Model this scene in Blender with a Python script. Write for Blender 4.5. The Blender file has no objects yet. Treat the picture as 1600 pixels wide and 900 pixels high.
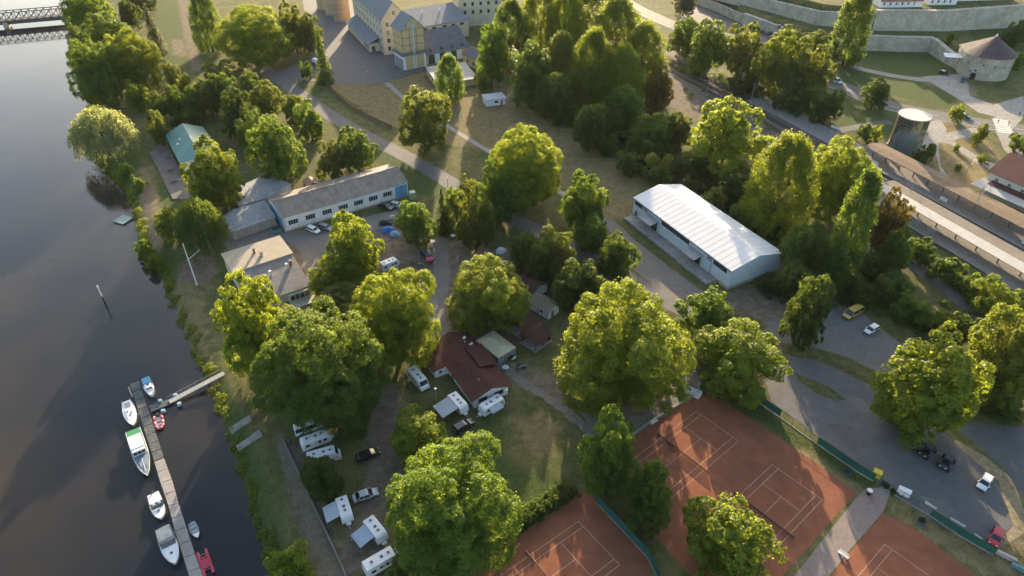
import bpy, bmesh, math, random
import numpy as np
from mathutils import Vector, Matrix
R = math.radians
SC = bpy.context.scene
COL = SC.collection

# ------------------------------------------------------------------ camera
CAM_H = 111.5; PITCH = 37.0; FOC = 1067.0
cam_d = bpy.data.cameras.new('camera'); cam = bpy.data.objects.new('camera', cam_d); COL.objects.link(cam)
cam.location = (0, 0, CAM_H); cam.rotation_euler = (R(90 - PITCH), 0, 0)
cam_d.sensor_width = 36.0; cam_d.lens = 24.0; cam_d.clip_start = 0.5; cam_d.clip_end = 12000
SC.camera = cam
# ------------------------------------------------------------------ sky and sun
SUN_EL = 13.2; SUN_AZ = 3.0            # degrees above the horizon; degrees right of +y
wd = bpy.data.worlds.new('World'); SC.world = wd; wd.use_nodes = True
nt = wd.node_tree; nt.nodes.clear()
sky = nt.nodes.new('ShaderNodeTexSky'); sky.sky_type = 'NISHITA'; sky.sun_disc = False
sky.sun_elevation = R(SUN_EL); sky.sun_rotation = R(SUN_AZ)
sky.air_density = 1.0; sky.dust_density = 3.0; sky.ozone_density = 0.6; sky.altitude = 200
bg = nt.nodes.new('ShaderNodeBackground'); bg.inputs['Strength'].default_value = 0.15
wo = nt.nodes.new('ShaderNodeOutputWorld')
nt.links.new(sky.outputs[0], bg.inputs[0]); nt.links.new(bg.outputs[0], wo.inputs[0])
sl = bpy.data.lights.new('sun', 'SUN'); sl.energy = 5.0; sl.angle = R(0.5); sl.color = (1.0, 0.79, 0.52)
so = bpy.data.objects.new('sun', sl); COL.objects.link(so)
sdir = Vector((math.sin(R(SUN_AZ)) * math.cos(R(SUN_EL)), math.cos(R(SUN_AZ)) * math.cos(R(SUN_EL)), math.sin(R(SUN_EL))))
so.rotation_euler = sdir.to_track_quat('Z', 'Y').to_euler()
# ------------------------------------------------------------------ exposure and sampling
vs = SC.view_settings; vs.view_transform = 'Standard'; vs.look = 'None'; vs.exposure = 1.62; vs.gamma = 1.0
vs.use_curve_mapping = False
SC.render.engine = 'CYCLES'
cy = SC.cycles; cy.use_denoising = True; cy.max_bounces = 8; cy.diffuse_bounces = 5; cy.glossy_bounces = 3
cy.transmission_bounces = 5; cy.transparent_max_bounces = 6; cy.caustics_reflective = False; cy.caustics_refractive = False
cy.sample_clamp_indirect = 6.0; cy.volume_bounces = 0

# ------------------------------------------------------------------ photo geometry: point of the place seen at a pixel
_p = R(PITCH); _sp, _cp = math.sin(_p), math.cos(_p)
def G(u, w, z=0.0):
    a = u - 800.0; b = w - 450.0
    dy = FOC * _cp - b * _sp; dz = -FOC * _sp - b * _cp
    t = (z - CAM_H) / dz
    return (a * t, dy * t)
def GV(u, w, z=0.0):
    x, y = G(u, w, z); return Vector((x, y, z))
def pxm(x, y, z=0.0):
    return FOC / (y * _cp + (CAM_H - z) * _sp)

# ------------------------------------------------------------------ terrain heights
WATER_Z = -1.7
_shore_px = [(60,-60),(100,-10),(104,30),(110,70),(118,110),(140,162),(124,200),(132,240),(165,268),(196,300),(206,330),(214,362),(226,398),
             (246,414),(256,440),(270,482),(292,535),(318,590),(338,640),(358,695),(374,745),(390,795),(404,845),(416,890),(426,930),(440,1010)]
_sh = np.array([G(u, w, WATER_Z) for u, w in _shore_px]); _sh = _sh[np.argsort(_sh[:, 1])]
def shore_x(y): return np.interp(y, _sh[:, 1], _sh[:, 0])
_creek_px = [(790,70),(840,120),(880,155),(925,185),(962,212),(1010,255),(1075,290),(1150,335),(1215,378),(1275,420)]
_ck = np.array([G(u, w, -1.5) for u, w in _creek_px])
def seg_dist(x, y, P):
    d = np.full(np.shape(x), 1e9)
    for (x0, y0), (x1, y1) in zip(P[:-1], P[1:]):
        vx, vy = x1 - x0, y1 - y0
        t = np.clip(((x - x0) * vx + (y - y0) * vy) / (vx * vx + vy * vy), 0, 1)
        d = np.minimum(d, np.hypot(x - x0 - t * vx, y - y0 - t * vy))
    return d
def inpoly(x, y, P):
    x = np.asarray(x); y = np.asarray(y); c = np.zeros(x.shape, bool); n = len(P)
    for i in range(n):
        x0, y0 = P[i]; x1, y1 = P[(i + 1) % n]
        if y0 == y1: continue
        c ^= ((y0 > y) != (y1 > y)) & (x < (x1 - x0) * (y - y0) / (y1 - y0) + x0)
    return c
def polydist(x, y, P):                      # metres inside (+) / outside (-)
    d = seg_dist(x, y, list(P) + [P[0]]); return np.where(inpoly(x, y, P), d, -d)
def sstep(t): t = np.clip(t, 0, 1); return t * t * (3 - 2 * t)
# town hill behind the walls
LOWER_WALL = [G(*q) for q in [(1158,37),(1230,64),(1292,74),(1350,77),(1452,80)]]
_terr_poly = LOWER_WALL + [G(1478,97), G(1506,104), G(1560,78), G(1640,75), (420, 620), (90, 620), G(1090,-30)]
_up_poly = [G(u, w, 6.0) for u, w in [(1105,-8),(1190,14),(1276,38),(1360,46),(1470,47),(1600,40),(1760,36)]] + [(520, 760), (150, 760)]
def terr(x, y):
    x = np.asarray(x, float); y = np.asarray(y, float)
    d = (x - shore_x(y)) * 0.9
    z = -3.4 + 3.4 * sstep((d + 5) / 11.0)
    z = np.where(d > 6, 0.0, z)
    dc = seg_dist(x, y, _ck)
    z = z - 2.6 * sstep((7.5 - dc) / 5.0)
    a = polydist(x, y, _terr_poly); z = z + 6.0 * sstep((a - 0.8) / 2.2)
    a = polydist(x, y, _up_poly); z = z + 9.0 * sstep((a - 0.8) / 2.5)
    return z
def T(x, y): return float(terr(np.array([x]), np.array([y]))[0])
def GT(u, w):                               # ground point under a pixel, on the terrain
    z = 0.0
    for _ in range(6):
        x, y = G(u, w, z); z = 0.5 * z + 0.5 * T(x, y)
    x, y = G(u, w, z); return Vector((x, y, T(x, y)))

# ------------------------------------------------------------------ object helpers
def tag(o, label=None, cat=None, group=None, kind=None):
    if label: o['label'] = label
    if cat: o['category'] = cat
    if group: o['group'] = group
    if kind: o['kind'] = kind
    return o
def empty(name, loc, rz=0.0, label=None, cat=None, group=None):
    o = bpy.data.objects.new(name, None); COL.objects.link(o); o.location = loc; o.rotation_euler = (0, 0, rz)
    o.empty_display_size = 0.2
    return tag(o, label, cat, group)
def link(name, me, parent=None, loc=None, rot=None, scale=None):
    o = bpy.data.objects.new(name, me); COL.objects.link(o)
    if parent is not None: o.parent = parent
    if loc is not None: o.location = loc
    if rot is not None: o.rotation_euler = rot
    if scale is not None: o.scale = scale
    return o
def copy_tree(o, parent=None, loc=None, rz=None):
    c = o.copy(); COL.objects.link(c); c.parent = parent
    if loc is not None: c.location = loc
    if rz is not None: c.rotation_euler = (0, 0, rz)
    for ch in list(o.children): copy_tree(ch, c)
    return c
class MB:
    def __init__(s): s.v = []; s.f = []
    def add(s, vs, fs):
        b = len(s.v); s.v += [tuple(p) for p in vs]; s.f += [tuple(i + b for i in q) for q in fs]; return s
    def box(s, x0, x1, y0, y1, z0, z1):
        return s.add([(x0,y0,z0),(x1,y0,z0),(x1,y1,z0),(x0,y1,z0),(x0,y0,z1),(x1,y0,z1),(x1,y1,z1),(x0,y1,z1)],
                     [(0,3,2,1),(4,5,6,7),(0,1,5,4),(1,2,6,5),(2,3,7,6),(3,0,4,7)])
    def cbox(s, cx, cy, cz, sx, sy, sz, rz=0.0):
        c, n = math.cos(rz), math.sin(rz); vs = []
        for dz in (-.5, .5):
            for dx, dy in ((-.5,-.5),(.5,-.5),(.5,.5),(-.5,.5)):
                x, y = dx * sx, dy * sy; vs.append((cx + x*c - y*n, cy + x*n + y*c, cz + dz*sz))
        return s.add(vs, [(0,3,2,1),(4,5,6,7),(0,1,5,4),(1,2,6,5),(2,3,7,6),(3,0,4,7)])
    def prism(s, poly, z0, z1):
        n = len(poly); z0s = z0 if hasattr(z0, '__len__') else [z0]*n; z1s = z1 if hasattr(z1, '__len__') else [z1]*n
        vs = [(p[0], p[1], z) for p, z in zip(poly, z0s)] + [(p[0], p[1], z) for p, z in zip(poly, z1s)]
        fs = [tuple(range(n-1, -1, -1)), tuple(range(n, 2*n))] + [(i, (i+1) % n, n + (i+1) % n, n + i) for i in range(n)]
        return s.add(vs, fs)
    def prof(s, pts, w, axis='y', off=0.0, taper=None):      # side profile (a,z) extruded across
        n = len(pts); L = []; Rr = []
        for a, z in pts:
            k = w * (taper(a, z) if taper else 1.0)
            L.append((a, -k + off, z)); Rr.append((a, k + off, z))
        if axis == 'x': L = [(q[1], q[0], q[2]) for q in L]; Rr = [(q[1], q[0], q[2]) for q in Rr]
        return s.add(L + Rr, [tuple(range(n)), tuple(range(2*n-1, n-1, -1))] + [(i, n + i, n + (i+1) % n, (i+1) % n) for i in range(n)])
    def tube(s, p0, p1, r0, r1=None, n=8, cap=True):
        r1 = r0 if r1 is None else r1; p0 = Vector(p0); p1 = Vector(p1); d = (p1 - p0).normalized()
        a = d.orthogonal().normalized(); b = d.cross(a)
        vs = [p0 + (a*math.cos(t) + b*math.sin(t))*r0 for t in [2*math.pi*i/n for i in range(n)]]
        vs += [p1 + (a*math.cos(t) + b*math.sin(t))*r1 for t in [2*math.pi*i/n for i in range(n)]]
        fs = [(i, (i+1) % n, n + (i+1) % n, n + i) for i in range(n)]
        if cap: fs += [tuple(range(n-1, -1, -1)), tuple(range(n, 2*n))]
        return s.add(vs, fs)
    def lathe(s, prof, n=24, cx=0, cy=0, a0=0, a1=2*math.pi):
        full = abs(a1 - a0 - 2*math.pi) < 1e-6; m = n if full else n + 1; vs = []
        for r, z in prof:
            for i in range(m):
                t = a0 + (a1 - a0) * i / n; vs.append((cx + r*math.cos(t), cy + r*math.sin(t), z))
        fs = []
        for j in range(len(prof) - 1):
            for i in range(n):
                k = (i + 1) % m; fs.append((j*m + i, j*m + k, (j+1)*m + k, (j+1)*m + i))
        return s.add(vs, fs)
    def quad(s, a, b, c, d): return s.add([a, b, c, d], [(0, 1, 2, 3)])
    def xf(s, M):
        s.v = [tuple(M @ Vector(p)) for p in s.v]; return s
    def mesh(s, name, m, bevel=0.0, smooth=False, segs=2, fix=True):
        me = bpy.data.meshes.new(name); me.from_pydata(s.v, [], s.f)
        if fix or bevel:
            bm = bmesh.new(); bm.from_mesh(me); bmesh.ops.recalc_face_normals(bm, faces=bm.faces)
            if bevel:
                bm.edges.ensure_lookup_table()
                es = [e for e in bm.edges if len(e.link_faces) == 2 and e.calc_face_angle(0) > 0.35]
                bmesh.ops.bevel(bm, geom=es, offset=bevel, segments=segs, profile=0.5, affect='EDGES', clamp_overlap=True)
            bm.to_mesh(me); bm.free()
        if smooth: me.polygons.foreach_set('use_smooth', [True]*len(me.polygons))
        if m is not None: me.materials.append(m)
        me.update(); return me
    def build(s, name, m, parent=None, bevel=0.0, smooth=False, loc=None, rot=None, segs=2):
        return link(name, s.mesh(name, m, bevel, smooth, segs), parent, loc, rot)

# ------------------------------------------------------------------ materials
MATS = {}
def nodes_of(name):
    m = bpy.data.materials.new(name); m.use_nodes = True; t = m.node_tree; t.nodes.clear()
    out = t.nodes.new('ShaderNodeOutputMaterial'); return m, t, out
def N(t, typ, **kw):
    n = t.nodes.new(typ)
    for k, v in kw.items():
        if k in n.inputs: n.inputs[k].default_value = v
        else: setattr(n, k, v)
    return n
def ramp(t, fac, stops, interp='LINEAR'):
    r = t.nodes.new('ShaderNodeValToRGB'); cr = r.color_ramp; cr.interpolation = interp
    while len(cr.elements) < len(stops): cr.elements.new(0.5)
    for e, (p, c) in zip(cr.elements, stops): e.position = p; e.color = (*c, 1) if len(c) == 3 else c
    t.links.new(fac, r.inputs[0]); return r
def mixc(t, fac, a, b, mode='MIX'):
    m = t.nodes.new('ShaderNodeMix'); m.data_type = 'RGBA'; m.blend_type = mode
    for sock, v in ((m.inputs[0], fac), (m.inputs[6], a), (m.inputs[7], b)):
        if isinstance(v, (int, float)): sock.default_value = v
        elif isinstance(v, (tuple, list)): sock.default_value = (*v, 1) if len(v) == 3 else v
        else: t.links.new(v, sock)
    return m.outputs[2]
def mat(name, col, rough=0.7, var=0.25, scale=1.5, metal=0.0, spec=0.4, bump=0.0, coat=0.0, dirt=None, world=False, stretch=None):
    """painted / built surface: base colour broken up by two noises, optional dirt tint and relief"""
    if name in MATS: return MATS[name]
    m, t, out = nodes_of(name)
    b = N(t, 'ShaderNodeBsdfPrincipled'); t.links.new(b.outputs[0], out.inputs[0])
    b.inputs['Roughness'].default_value = rough; b.inputs['Metallic'].default_value = metal
    b.inputs['Specular IOR Level'].default_value = spec
    if coat: b.inputs['Coat Weight'].default_value = coat; b.inputs['Coat Roughness'].default_value = 0.08
    if world: co = N(t, 'ShaderNodeNewGeometry').outputs['Position']
    else: co = N(t, 'ShaderNodeTexCoord').outputs['Object']
    if stretch:
        mp = N(t, 'ShaderNodeMapping'); mp.inputs['Scale'].default_value = stretch; t.links.new(co, mp.inputs[0]); co = mp.outputs[0]
    n1 = N(t, 'ShaderNodeTexNoise', Scale=scale, Detail=5.0, Roughness=0.65); t.links.new(co, n1.inputs['Vector'])
    n2 = N(t, 'ShaderNodeTexNoise', Scale=scale * 0.17, Detail=3.0); t.links.new(co, n2.inputs['Vector'])
    lo = tuple(c * (1 - var) for c in col); hi = tuple(min(1, c * (1 + var)) for c in col)
    r = ramp(t, n1.outputs[0], [(0.28, lo), (0.72, hi)])
    r2 = ramp(t, n2.outputs[0], [(0.3, tuple(c * (1 - var * .7) for c in (1, 1, 1))), (0.7, (1, 1, 1))])
    c = mixc(t, 1.0, r.outputs[0], r2.outputs[0], 'MULTIPLY')
    if dirt:
        n3 = N(t, 'ShaderNodeTexNoise', Scale=scale * 0.6, Detail=6.0, Roughness=0.7); t.links.new(co, n3.inputs['Vector'])
        f = ramp(t, n3.outputs[0], [(0.5, (0, 0, 0)), (0.68, (1, 1, 1))])
        c = mixc(t, f.outputs[0], c, dirt)
    t.links.new(c, b.inputs['Base Color'])
    if bump:
        bp = N(t, 'ShaderNodeBump', Strength=bump, Distance=0.05); t.links.new(n1.outputs[0], bp.inputs['Height']); t.links.new(bp.outputs[0], b.inputs['Normal'])
    MATS[name] = m; return m

# ================================================================== SETTING: ground, water, roads
def ground_material():
    m, t, out = nodes_of('ground_grass_and_soil')
    b = N(t, 'ShaderNodeBsdfPrincipled'); t.links.new(b.outputs[0], out.inputs[0])
    b.inputs['Roughness'].default_value = 0.95; b.inputs['Specular IOR Level'].default_value = 0.1
    pos = N(t, 'ShaderNodeNewGeometry').outputs['Position']
    def noise(s, d=5.0, r=0.6, dist=0.0):
        n = N(t, 'ShaderNodeTexNoise', Scale=s, Detail=d, Roughness=r, Distortion=dist); t.links.new(pos, n.inputs['Vector']); return n.outputs[0]
    nf, nm, nl, nb = noise(2.6, 4, .7), noise(0.42, 6, .68, .4), noise(0.085, 5, .6, .6), noise(0.9, 5, .7)
    at = N(t, 'ShaderNodeAttribute', attribute_name='zone'); sep = N(t, 'ShaderNodeSeparateColor'); t.links.new(at.outputs['Color'], sep.inputs[0])
    def soft(ch, n, amt=0.9):                                 # break the zone edges up with noise
        a = N(t, 'ShaderNodeMath', operation='MULTIPLY_ADD'); t.links.new(n, a.inputs[0]); a.inputs[1].default_value = amt; a.inputs[2].default_value = -amt / 2
        s = N(t, 'ShaderNodeMath', operation='ADD'); t.links.new(a.outputs[0], s.inputs[0]); t.links.new(ch, s.inputs[1])
        return ramp(t, s.outputs[0], [(0.3, (0, 0, 0)), (0.72, (1, 1, 1))]).outputs[0]
    green = ramp(t, nm, [(0.25, (0.038, 0.055, 0.018)), (0.5, (0.075, 0.092, 0.03)), (0.75, (0.13, 0.125, 0.05))]).outputs[0]
    lush = ramp(t, nb, [(0.25, (0.038, 0.055, 0.018)), (0.7, (0.085, 0.115, 0.035))]).outputs[0]
    dry = ramp(t, nm, [(0.22, (0.10, 0.086, 0.045)), (0.5, (0.19, 0.152, 0.075)), (0.78, (0.27, 0.215, 0.12))]).outputs[0]
    dirt = ramp(t, nm, [(0.22, (0.085, 0.068, 0.05)), (0.5, (0.155, 0.125, 0.095)), (0.8, (0.24, 0.20, 0.16))]).outputs[0]
    lmix = ramp(t, nl, [(0.35, (0, 0, 0)), (0.66, (1, 1, 1))]).outputs[0]
    base = mixc(t, lmix, green, mixc(t, 0.55, green, dry))
    c = mixc(t, soft(sep.outputs[2], nm), base, lush)
    c = mixc(t, soft(sep.outputs[0], nm), c, dry)
    c = mixc(t, soft(sep.outputs[1], nm), c, dirt)
    fine = ramp(t, nf, [(0.25, (0.62, 0.62, 0.6)), (0.75, (1.3, 1.3, 1.25))]).outputs[0]
    c = mixc(t, 1.0, c, fine, 'MULTIPLY')
    t.links.new(c, b.inputs['Base Color'])
    bp = N(t, 'ShaderNodeBump', Strength=0.7, Distance=0.25); t.links.new(nf, bp.inputs['Height']); t.links.new(bp.outputs[0], b.inputs['Normal'])
    return m
ZONES = {0: [  # dry grass
    [(500,128),(590,132),(660,112),(775,120),(885,192),(1005,284),(985,342),(945,343),(880,297),(830,262),(755,232),(690,225),(600,192)],
    [(1452,182),(1520,197),(1548,225),(1575,262),(1530,300),(1430,262)],
    [(262,430),(312,440),(330,560),(352,640),(330,600),(285,520)],
    [(800,660),(850,640),(880,680),(840,720)],
    [(1225,700),(1260,700),(1350,765),(1335,768)],
    [(1395,780),(1590,880),(1600,910),(1530,900),(1400,812)],
    [(590,640),(640,610),(640,690),(600,700)],
    [(212,265),(236,258),(252,330),(226,352)],
    [(1470,700),(1560,760),(1600,830),(1600,930),(1550,850)],
    ], 1: [  # bare soil and gravel
    [(340,345),(440,362),(520,350),(660,330),(700,372),(830,400),(850,520),(770,560),(700,530),(660,480),(560,400),(480,440),(440,380),(350,395)],
    [(432,680),(470,690),(545,900),(500,905),(455,790)],
    [(800,560),(900,600),(1000,620),(1000,660),(900,640),(800,600)],
    [(985,590),(1110,560),(1215,560),(1200,600),(1110,612),(990,680)],
    [(1150,450),(1230,440),(1330,460),(1310,500),(1200,510),(1130,475)],
    [(228,275),(238,290),(240,345),(255,370),(245,400),(228,370),(222,310)],
    [(285,405),(330,395),(345,420),(320,445),(275,440)],
    [(276,-10),(292,-10),(300,60),(318,110),(300,112),(288,60)], [(268,60),(285,62),(290,90),(270,85)],
    [(1010,60),(1060,70),(1640,400),(1640,480),(1380,330),(1120,210),(990,130)],
    [(580,600),(620,600),(640,760),(600,860),(560,900),(520,900),(570,740)],
    [(1560,830),(1600,800),(1600,860)],
    [(1480,125),(1520,130),(1530,150),(1500,160)],
    ], 2: [  # lush green
    [(118,220),(190,190),(215,240),(240,330),(290,430),(275,440),(330,590),(360,640),(400,760),(430,900),(400,900),(330,640),(255,440),(205,330)],
    [(225,-20),(330,-20),(345,110),(250,130),(230,60)],
    [(1310,95),(1410,120),(1500,150),(1480,170),(1320,130)], [(1300,150),(1420,175),(1400,215),(1310,205)], [(1500,60),(1600,50),(1600,110),(1560,140)],
    [(545,190),(620,235),(700,290),(690,310),(640,300),(560,225)],
    [(1330,80),(1460,85),(1510,118),(1400,118),(1340,95)],
    [(1400,90),(1430,95),(1430,110)],
    [(760,700),(830,740),(900,750),(850,800),(780,830)],
    [(240,280),(270,290),(290,340),(262,340)],
    [(335,380),(365,400),(360,440),(330,430)],
    [(1150,632),(1166,620),(1362,756),(1342,764),(1228,686)],
    ]}
def make_ground():
    def axis(lo, hi, st, far):
        a = np.arange(lo, hi + st/2, st); o1 = []; d = st * 3; p = lo
        while p > far[0]: p -= d; d *= 1.8; o1.append(p)
        o2 = []; d = st * 3; p = hi
        while p < far[1]: p += d; d *= 1.8; o2.append(p)
        return np.concatenate([o1[::-1], a, o2])
    xs = axis(-330, 345, 1.8, (-6000, 6000)); ys = axis(52, 480, 1.8, (-3000, 9000))
    X, Y = np.meshgrid(xs, ys); Z = terr(X, Y)
    rng = np.random.default_rng(3)
    k = 8; Z = Z + 0.0
    n, mm = Y.shape; V = np.stack([X, Y, Z], -1).reshape(-1, 3)
    i = np.arange(n * mm).reshape(n, mm); F = np.stack([i[:-1, :-1], i[:-1, 1:], i[1:, 1:], i[1:, :-1]], -1).reshape(-1, 4)
    me = bpy.data.meshes.new('ground'); me.vertices.add(len(V)); me.vertices.foreach_set('co', V.ravel())
    me.loops.add(F.size); me.loops.foreach_set('vertex_index', F.ravel().astype(np.int32))
    me.polygons.add(len(F)); me.polygons.foreach_set('loop_start', np.arange(0, F.size, 4, dtype=np.int32))
    me.polygons.foreach_set('use_smooth', np.ones(len(F), bool))
    C = np.zeros((n * mm, 4), np.float32); C[:, 3] = 1
    for ch, polys in ZONES.items():
        a = np.zeros(X.shape)
        for P in polys:
            W = [G(u, w) for u, w in P]; a = np.maximum(a, np.clip(0.5 + polydist(X, Y, W) / 5.0, 0, 1))
        C[:, ch] = a.ravel()
    # weeds just inland of the waterline, bare strip under creek trees
    d = (X - shore_x(Y)); C[:, 2] = np.maximum(C[:, 2], (np.clip(1 - np.abs(d - 2.5) / 4.5, 0, 1)).ravel())
    at = me.color_attributes.new('zone', 'FLOAT_COLOR', 'POINT'); at.data.foreach_set('color', C.ravel())
    me.update(calc_edges=True); me.validate(); me.materials.append(ground_material())
    return tag(link('ground', me), kind='structure')
make_ground()

def water_material(name, deep, turbid):
    m, t, out = nodes_of(name)
    b = N(t, 'ShaderNodeBsdfPrincipled'); t.links.new(b.outputs[0], out.inputs[0])
    pos = N(t, 'ShaderNodeNewGeometry').outputs['Position']
    n0 = N(t, 'ShaderNodeTexNoise', Scale=0.02, Detail=4.0); t.links.new(pos, n0.inputs['Vector'])
    t.links.new(ramp(t, n0.outputs[0], [(0.35, deep), (0.7, turbid)]).outputs[0], b.inputs['Base Color'])
    b.inputs['Roughness'].default_value = 0.06; b.inputs['IOR'].default_value = 1.33
    mp = N(t, 'ShaderNodeMapping'); mp.inputs['Scale'].default_value = (0.55, 1.3, 1); mp.inputs['Rotation'].default_value = (0, 0, R(12)); t.links.new(pos, mp.inputs[0])
    n1 = N(t, 'ShaderNodeTexNoise', Scale=1.1, Detail=5.0, Roughness=0.6); t.links.new(mp.outputs[0], n1.inputs['Vector'])
    n2 = N(t, 'ShaderNodeTexNoise', Scale=0.16, Detail=3.0, Roughness=0.5); t.links.new(mp.outputs[0], n2.inputs['Vector'])
    bp = N(t, 'ShaderNodeBump', Strength=0.06, Distance=0.16); t.links.new(n1.outputs[0], bp.inputs['Height'])
    b2 = N(t, 'ShaderNodeBump', Strength=0.06, Distance=0.5); t.links.new(n2.outputs[0], b2.inputs['Height']); t.links.new(bp.outputs[0], b2.inputs['Normal'])
    t.links.new(b2.outputs[0], b.inputs['Normal']); return m
river = MB(); ys_ = [-3000] + list(np.linspace(40, 640, 41)) + [1400, 5000]
vl = [(-5000, y, WATER_Z) for y in ys_] + [(float(shore_x(y)) + 5, y, WATER_Z) for y in ys_]; nn = len(ys_)
river.add(vl, [(i, nn + i, nn + i + 1, i + 1) for i in range(nn - 1)])
tag(river.build('river_water', water_material('river_water', (0.009, 0.013, 0.018), (0.046, 0.036, 0.025))), kind='structure')
def ribbon(P, w, z):                                        # flat strip along a polyline
    P = [Vector(q[:2]) for q in P]; L = []; Rr = []; ws = w if hasattr(w, '__len__') else [w] * len(P)
    for i, q in enumerate(P):
        d = (P[min(i + 1, len(P) - 1)] - P[max(i - 1, 0)]).normalized(); n = Vector((-d.y, d.x))
        L.append(q + n * ws[i] / 2); Rr.append(q - n * ws[i] / 2)
    return [(p.x, p.y, z) for p in L], [(p.x, p.y, z) for p in Rr]
def smooth_line(P, k=6):
    P = [Vector((q[0], q[1], 0)) for q in P]; out = []
    for i in range(len(P) - 1):
        p0, p1, p2, p3 = P[max(i-1, 0)], P[i], P[i+1], P[min(i+2, len(P)-1)]
        for j in range(k):
            t = j / k; out.append(0.5 * ((2*p1) + (p2-p0)*t + (2*p0-5*p1+4*p2-p3)*t*t + (3*p1-p0-3*p2+p3)*t**3))
    out.append(P[-1]); return out
def strip(name, pts, w, m, z, k=6, jit=0.0, seed=1, kind='structure'):
    P = smooth_line(pts, k); rnd = random.Random(seed); L, Rr = ribbon(P, w, z)
    if jit:
        L = [(x + rnd.uniform(-jit, jit), y + rnd.uniform(-jit, jit), z) for x, y, z in L]; Rr = [(x + rnd.uniform(-jit, jit), y + rnd.uniform(-jit, jit), z) for x, y, z in Rr]
    n = len(L); return tag(MB().add(L + Rr, [(i, i + 1, n + i + 1, n + i) for i in range(n - 1)]).build(name, m), kind=kind)
def sheet(name, px, m, z, jit=0.0, seed=1, world=False, kind='structure', sub=3.0):
    P = [Vector(q if world else G(*q, z)) for q in px]; rnd = random.Random(seed); out = []
    for i, a in enumerate(P):
        b = P[(i + 1) % len(P)]; d = b - a; k = max(1, int(d.length / sub)) if jit else 1
        for j in range(k):
            q = a + d * j / k
            if jit: q = q + Vector((rnd.uniform(-jit, jit), rnd.uniform(-jit, jit)))
            out.append((q.x, q.y, z))
    return tag(MB().add(out, [tuple(range(len(out)))]).build(name, m), kind=kind)
creek = smooth_line(_ck, 4)
tag(MB().add(*(lambda LR: (LR[0] + LR[1], [(i, i+1, len(LR[0])+i+1, len(LR[0])+i) for i in range(len(LR[0])-1)]))(ribbon(creek, 9.0, -1.9))).build('creek_water', water_material('creek_water', (0.02, 0.02, 0.014), (0.03, 0.03, 0.02))), kind='structure')

ASPH = mat('asphalt', (0.112, 0.109, 0.110), 0.85, 0.13, 0.5, spec=0.35, bump=0.05, dirt=(0.135, 0.128, 0.122), world=True)
ASPH_D = mat('asphalt_dark', (0.100, 0.099, 0.103), 0.85, 0.13, 0.5, spec=0.35, bump=0.05, dirt=(0.125, 0.12, 0.118), world=True)
GRAVEL = mat('gravel', (0.175, 0.162, 0.148), 0.95, 0.2, 1.3, spec=0.2, bump=0.25, dirt=(0.14, 0.13, 0.105), world=True)
CONC = mat('concrete', (0.30, 0.285, 0.26), 0.9, 0.25, 0.8, spec=0.2, bump=0.2, dirt=(0.2, 0.185, 0.16), world=True)
SAND = mat('sandy_verge', (0.30, 0.235, 0.15), 0.95, 0.35, 1.2, spec=0.1, bump=0.4, dirt=(0.13, 0.125, 0.06), world=True)
CLAY = mat('court_clay', (0.250, 0.099, 0.056), 0.95, 0.24, 0.24, spec=0.1, bump=0.1, dirt=(0.185, 0.080, 0.052), world=True)
BALLAST = mat('ballast', (0.15, 0.135, 0.12), 0.95, 0.4, 2.5, spec=0.1, bump=0.8, dirt=(0.10, 0.085, 0.07), world=True)
LINEW = mat('line_paint', (0.72, 0.68, 0.62), 0.8, 0.25, 0.7, spec=0.2)
CLAYLINE = mat('court_line_tape', (0.56, 0.42, 0.34), 0.85, 0.3, 0.4, spec=0.1)
VERGE = mat('verge_grass', (0.10, 0.10, 0.04), 0.95, 0.45, 1.1, spec=0.1, bump=0.6, dirt=(0.16, 0.135, 0.07), world=True)

road = strip('road', [G(*q) for q in [(398,96),(445,130),(485,158),(530,189),(580,217),(630,242),(672,266),(712,291),(745,312),(800,342),(860,368),(920,402),(1000,446),(1060,478),(1130,512),(1200,548),(1240,570)]], 6.6, ASPH, 0.012, jit=0.15)
sheet('yard', [(470,-20),(545,-20),(556,30),(592,72),(650,104),(672,108),(652,112),(600,130),(545,133),(498,126),(455,128),(432,112),(486,92)], ASPH_D, 0.008, 0.2)
strip('gravel_path', [G(*q) for q in [(604,129),(640,160),(700,197),(755,231),(812,262),(872,298),(925,331),(950,350)]], 2.2, CONC, 0.010, jit=0.12)
sheet('driveway', [(940,338),(960,345),(998,380),(1050,420),(1090,448),(1112,462),(1080,470),(1040,455),(1000,432),(972,395)], GRAVEL, 0.016, 0.3)
sheet('access_road', [(1195,592),(1222,553),(1290,566),(1345,592),(1405,620),(1470,668),(1510,708),(1558,752),(1581,822),(1550,862),(1470,822),(1395,772),(1345,735),(1252,662),(1205,628)], ASPH, 0.016, 0.15, 2)
sheet('parking_gravel', [(1205,500),(1260,500),(1300,474),(1352,492),(1420,548),(1414,602),(1330,562),(1285,545),(1225,536),(1195,520)], GRAVEL, 0.014, 0.35, 5)
sheet('grass_island', [(1240,583),(1262,590),(1300,606),(1322,625),(1308,628),(1278,616),(1248,596)], VERGE, 0.03, 0.3, 6)
sheet('road_verge', [(1222,546),(1290,557),(1345,585),(1402,607),(1402,617),(1340,593),(1288,566),(1222,553)], VERGE, 0.03, 0.25, 7)
sheet('side_road', [(1492,668),(1530,662),(1610,668),(2300,800),(2300,1150),(1612,800),(1575,740),(1535,700)], ASPH_D, 0.017, 0.2, 8)
sheet('sandy_strip', [(1470,690),(1500,690),(1540,712),(1578,745),(1604,800),(1600,832),(1556,858),(1584,822),(1560,752),(1520,722)], SAND, 0.013, 0.3, 9)
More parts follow.
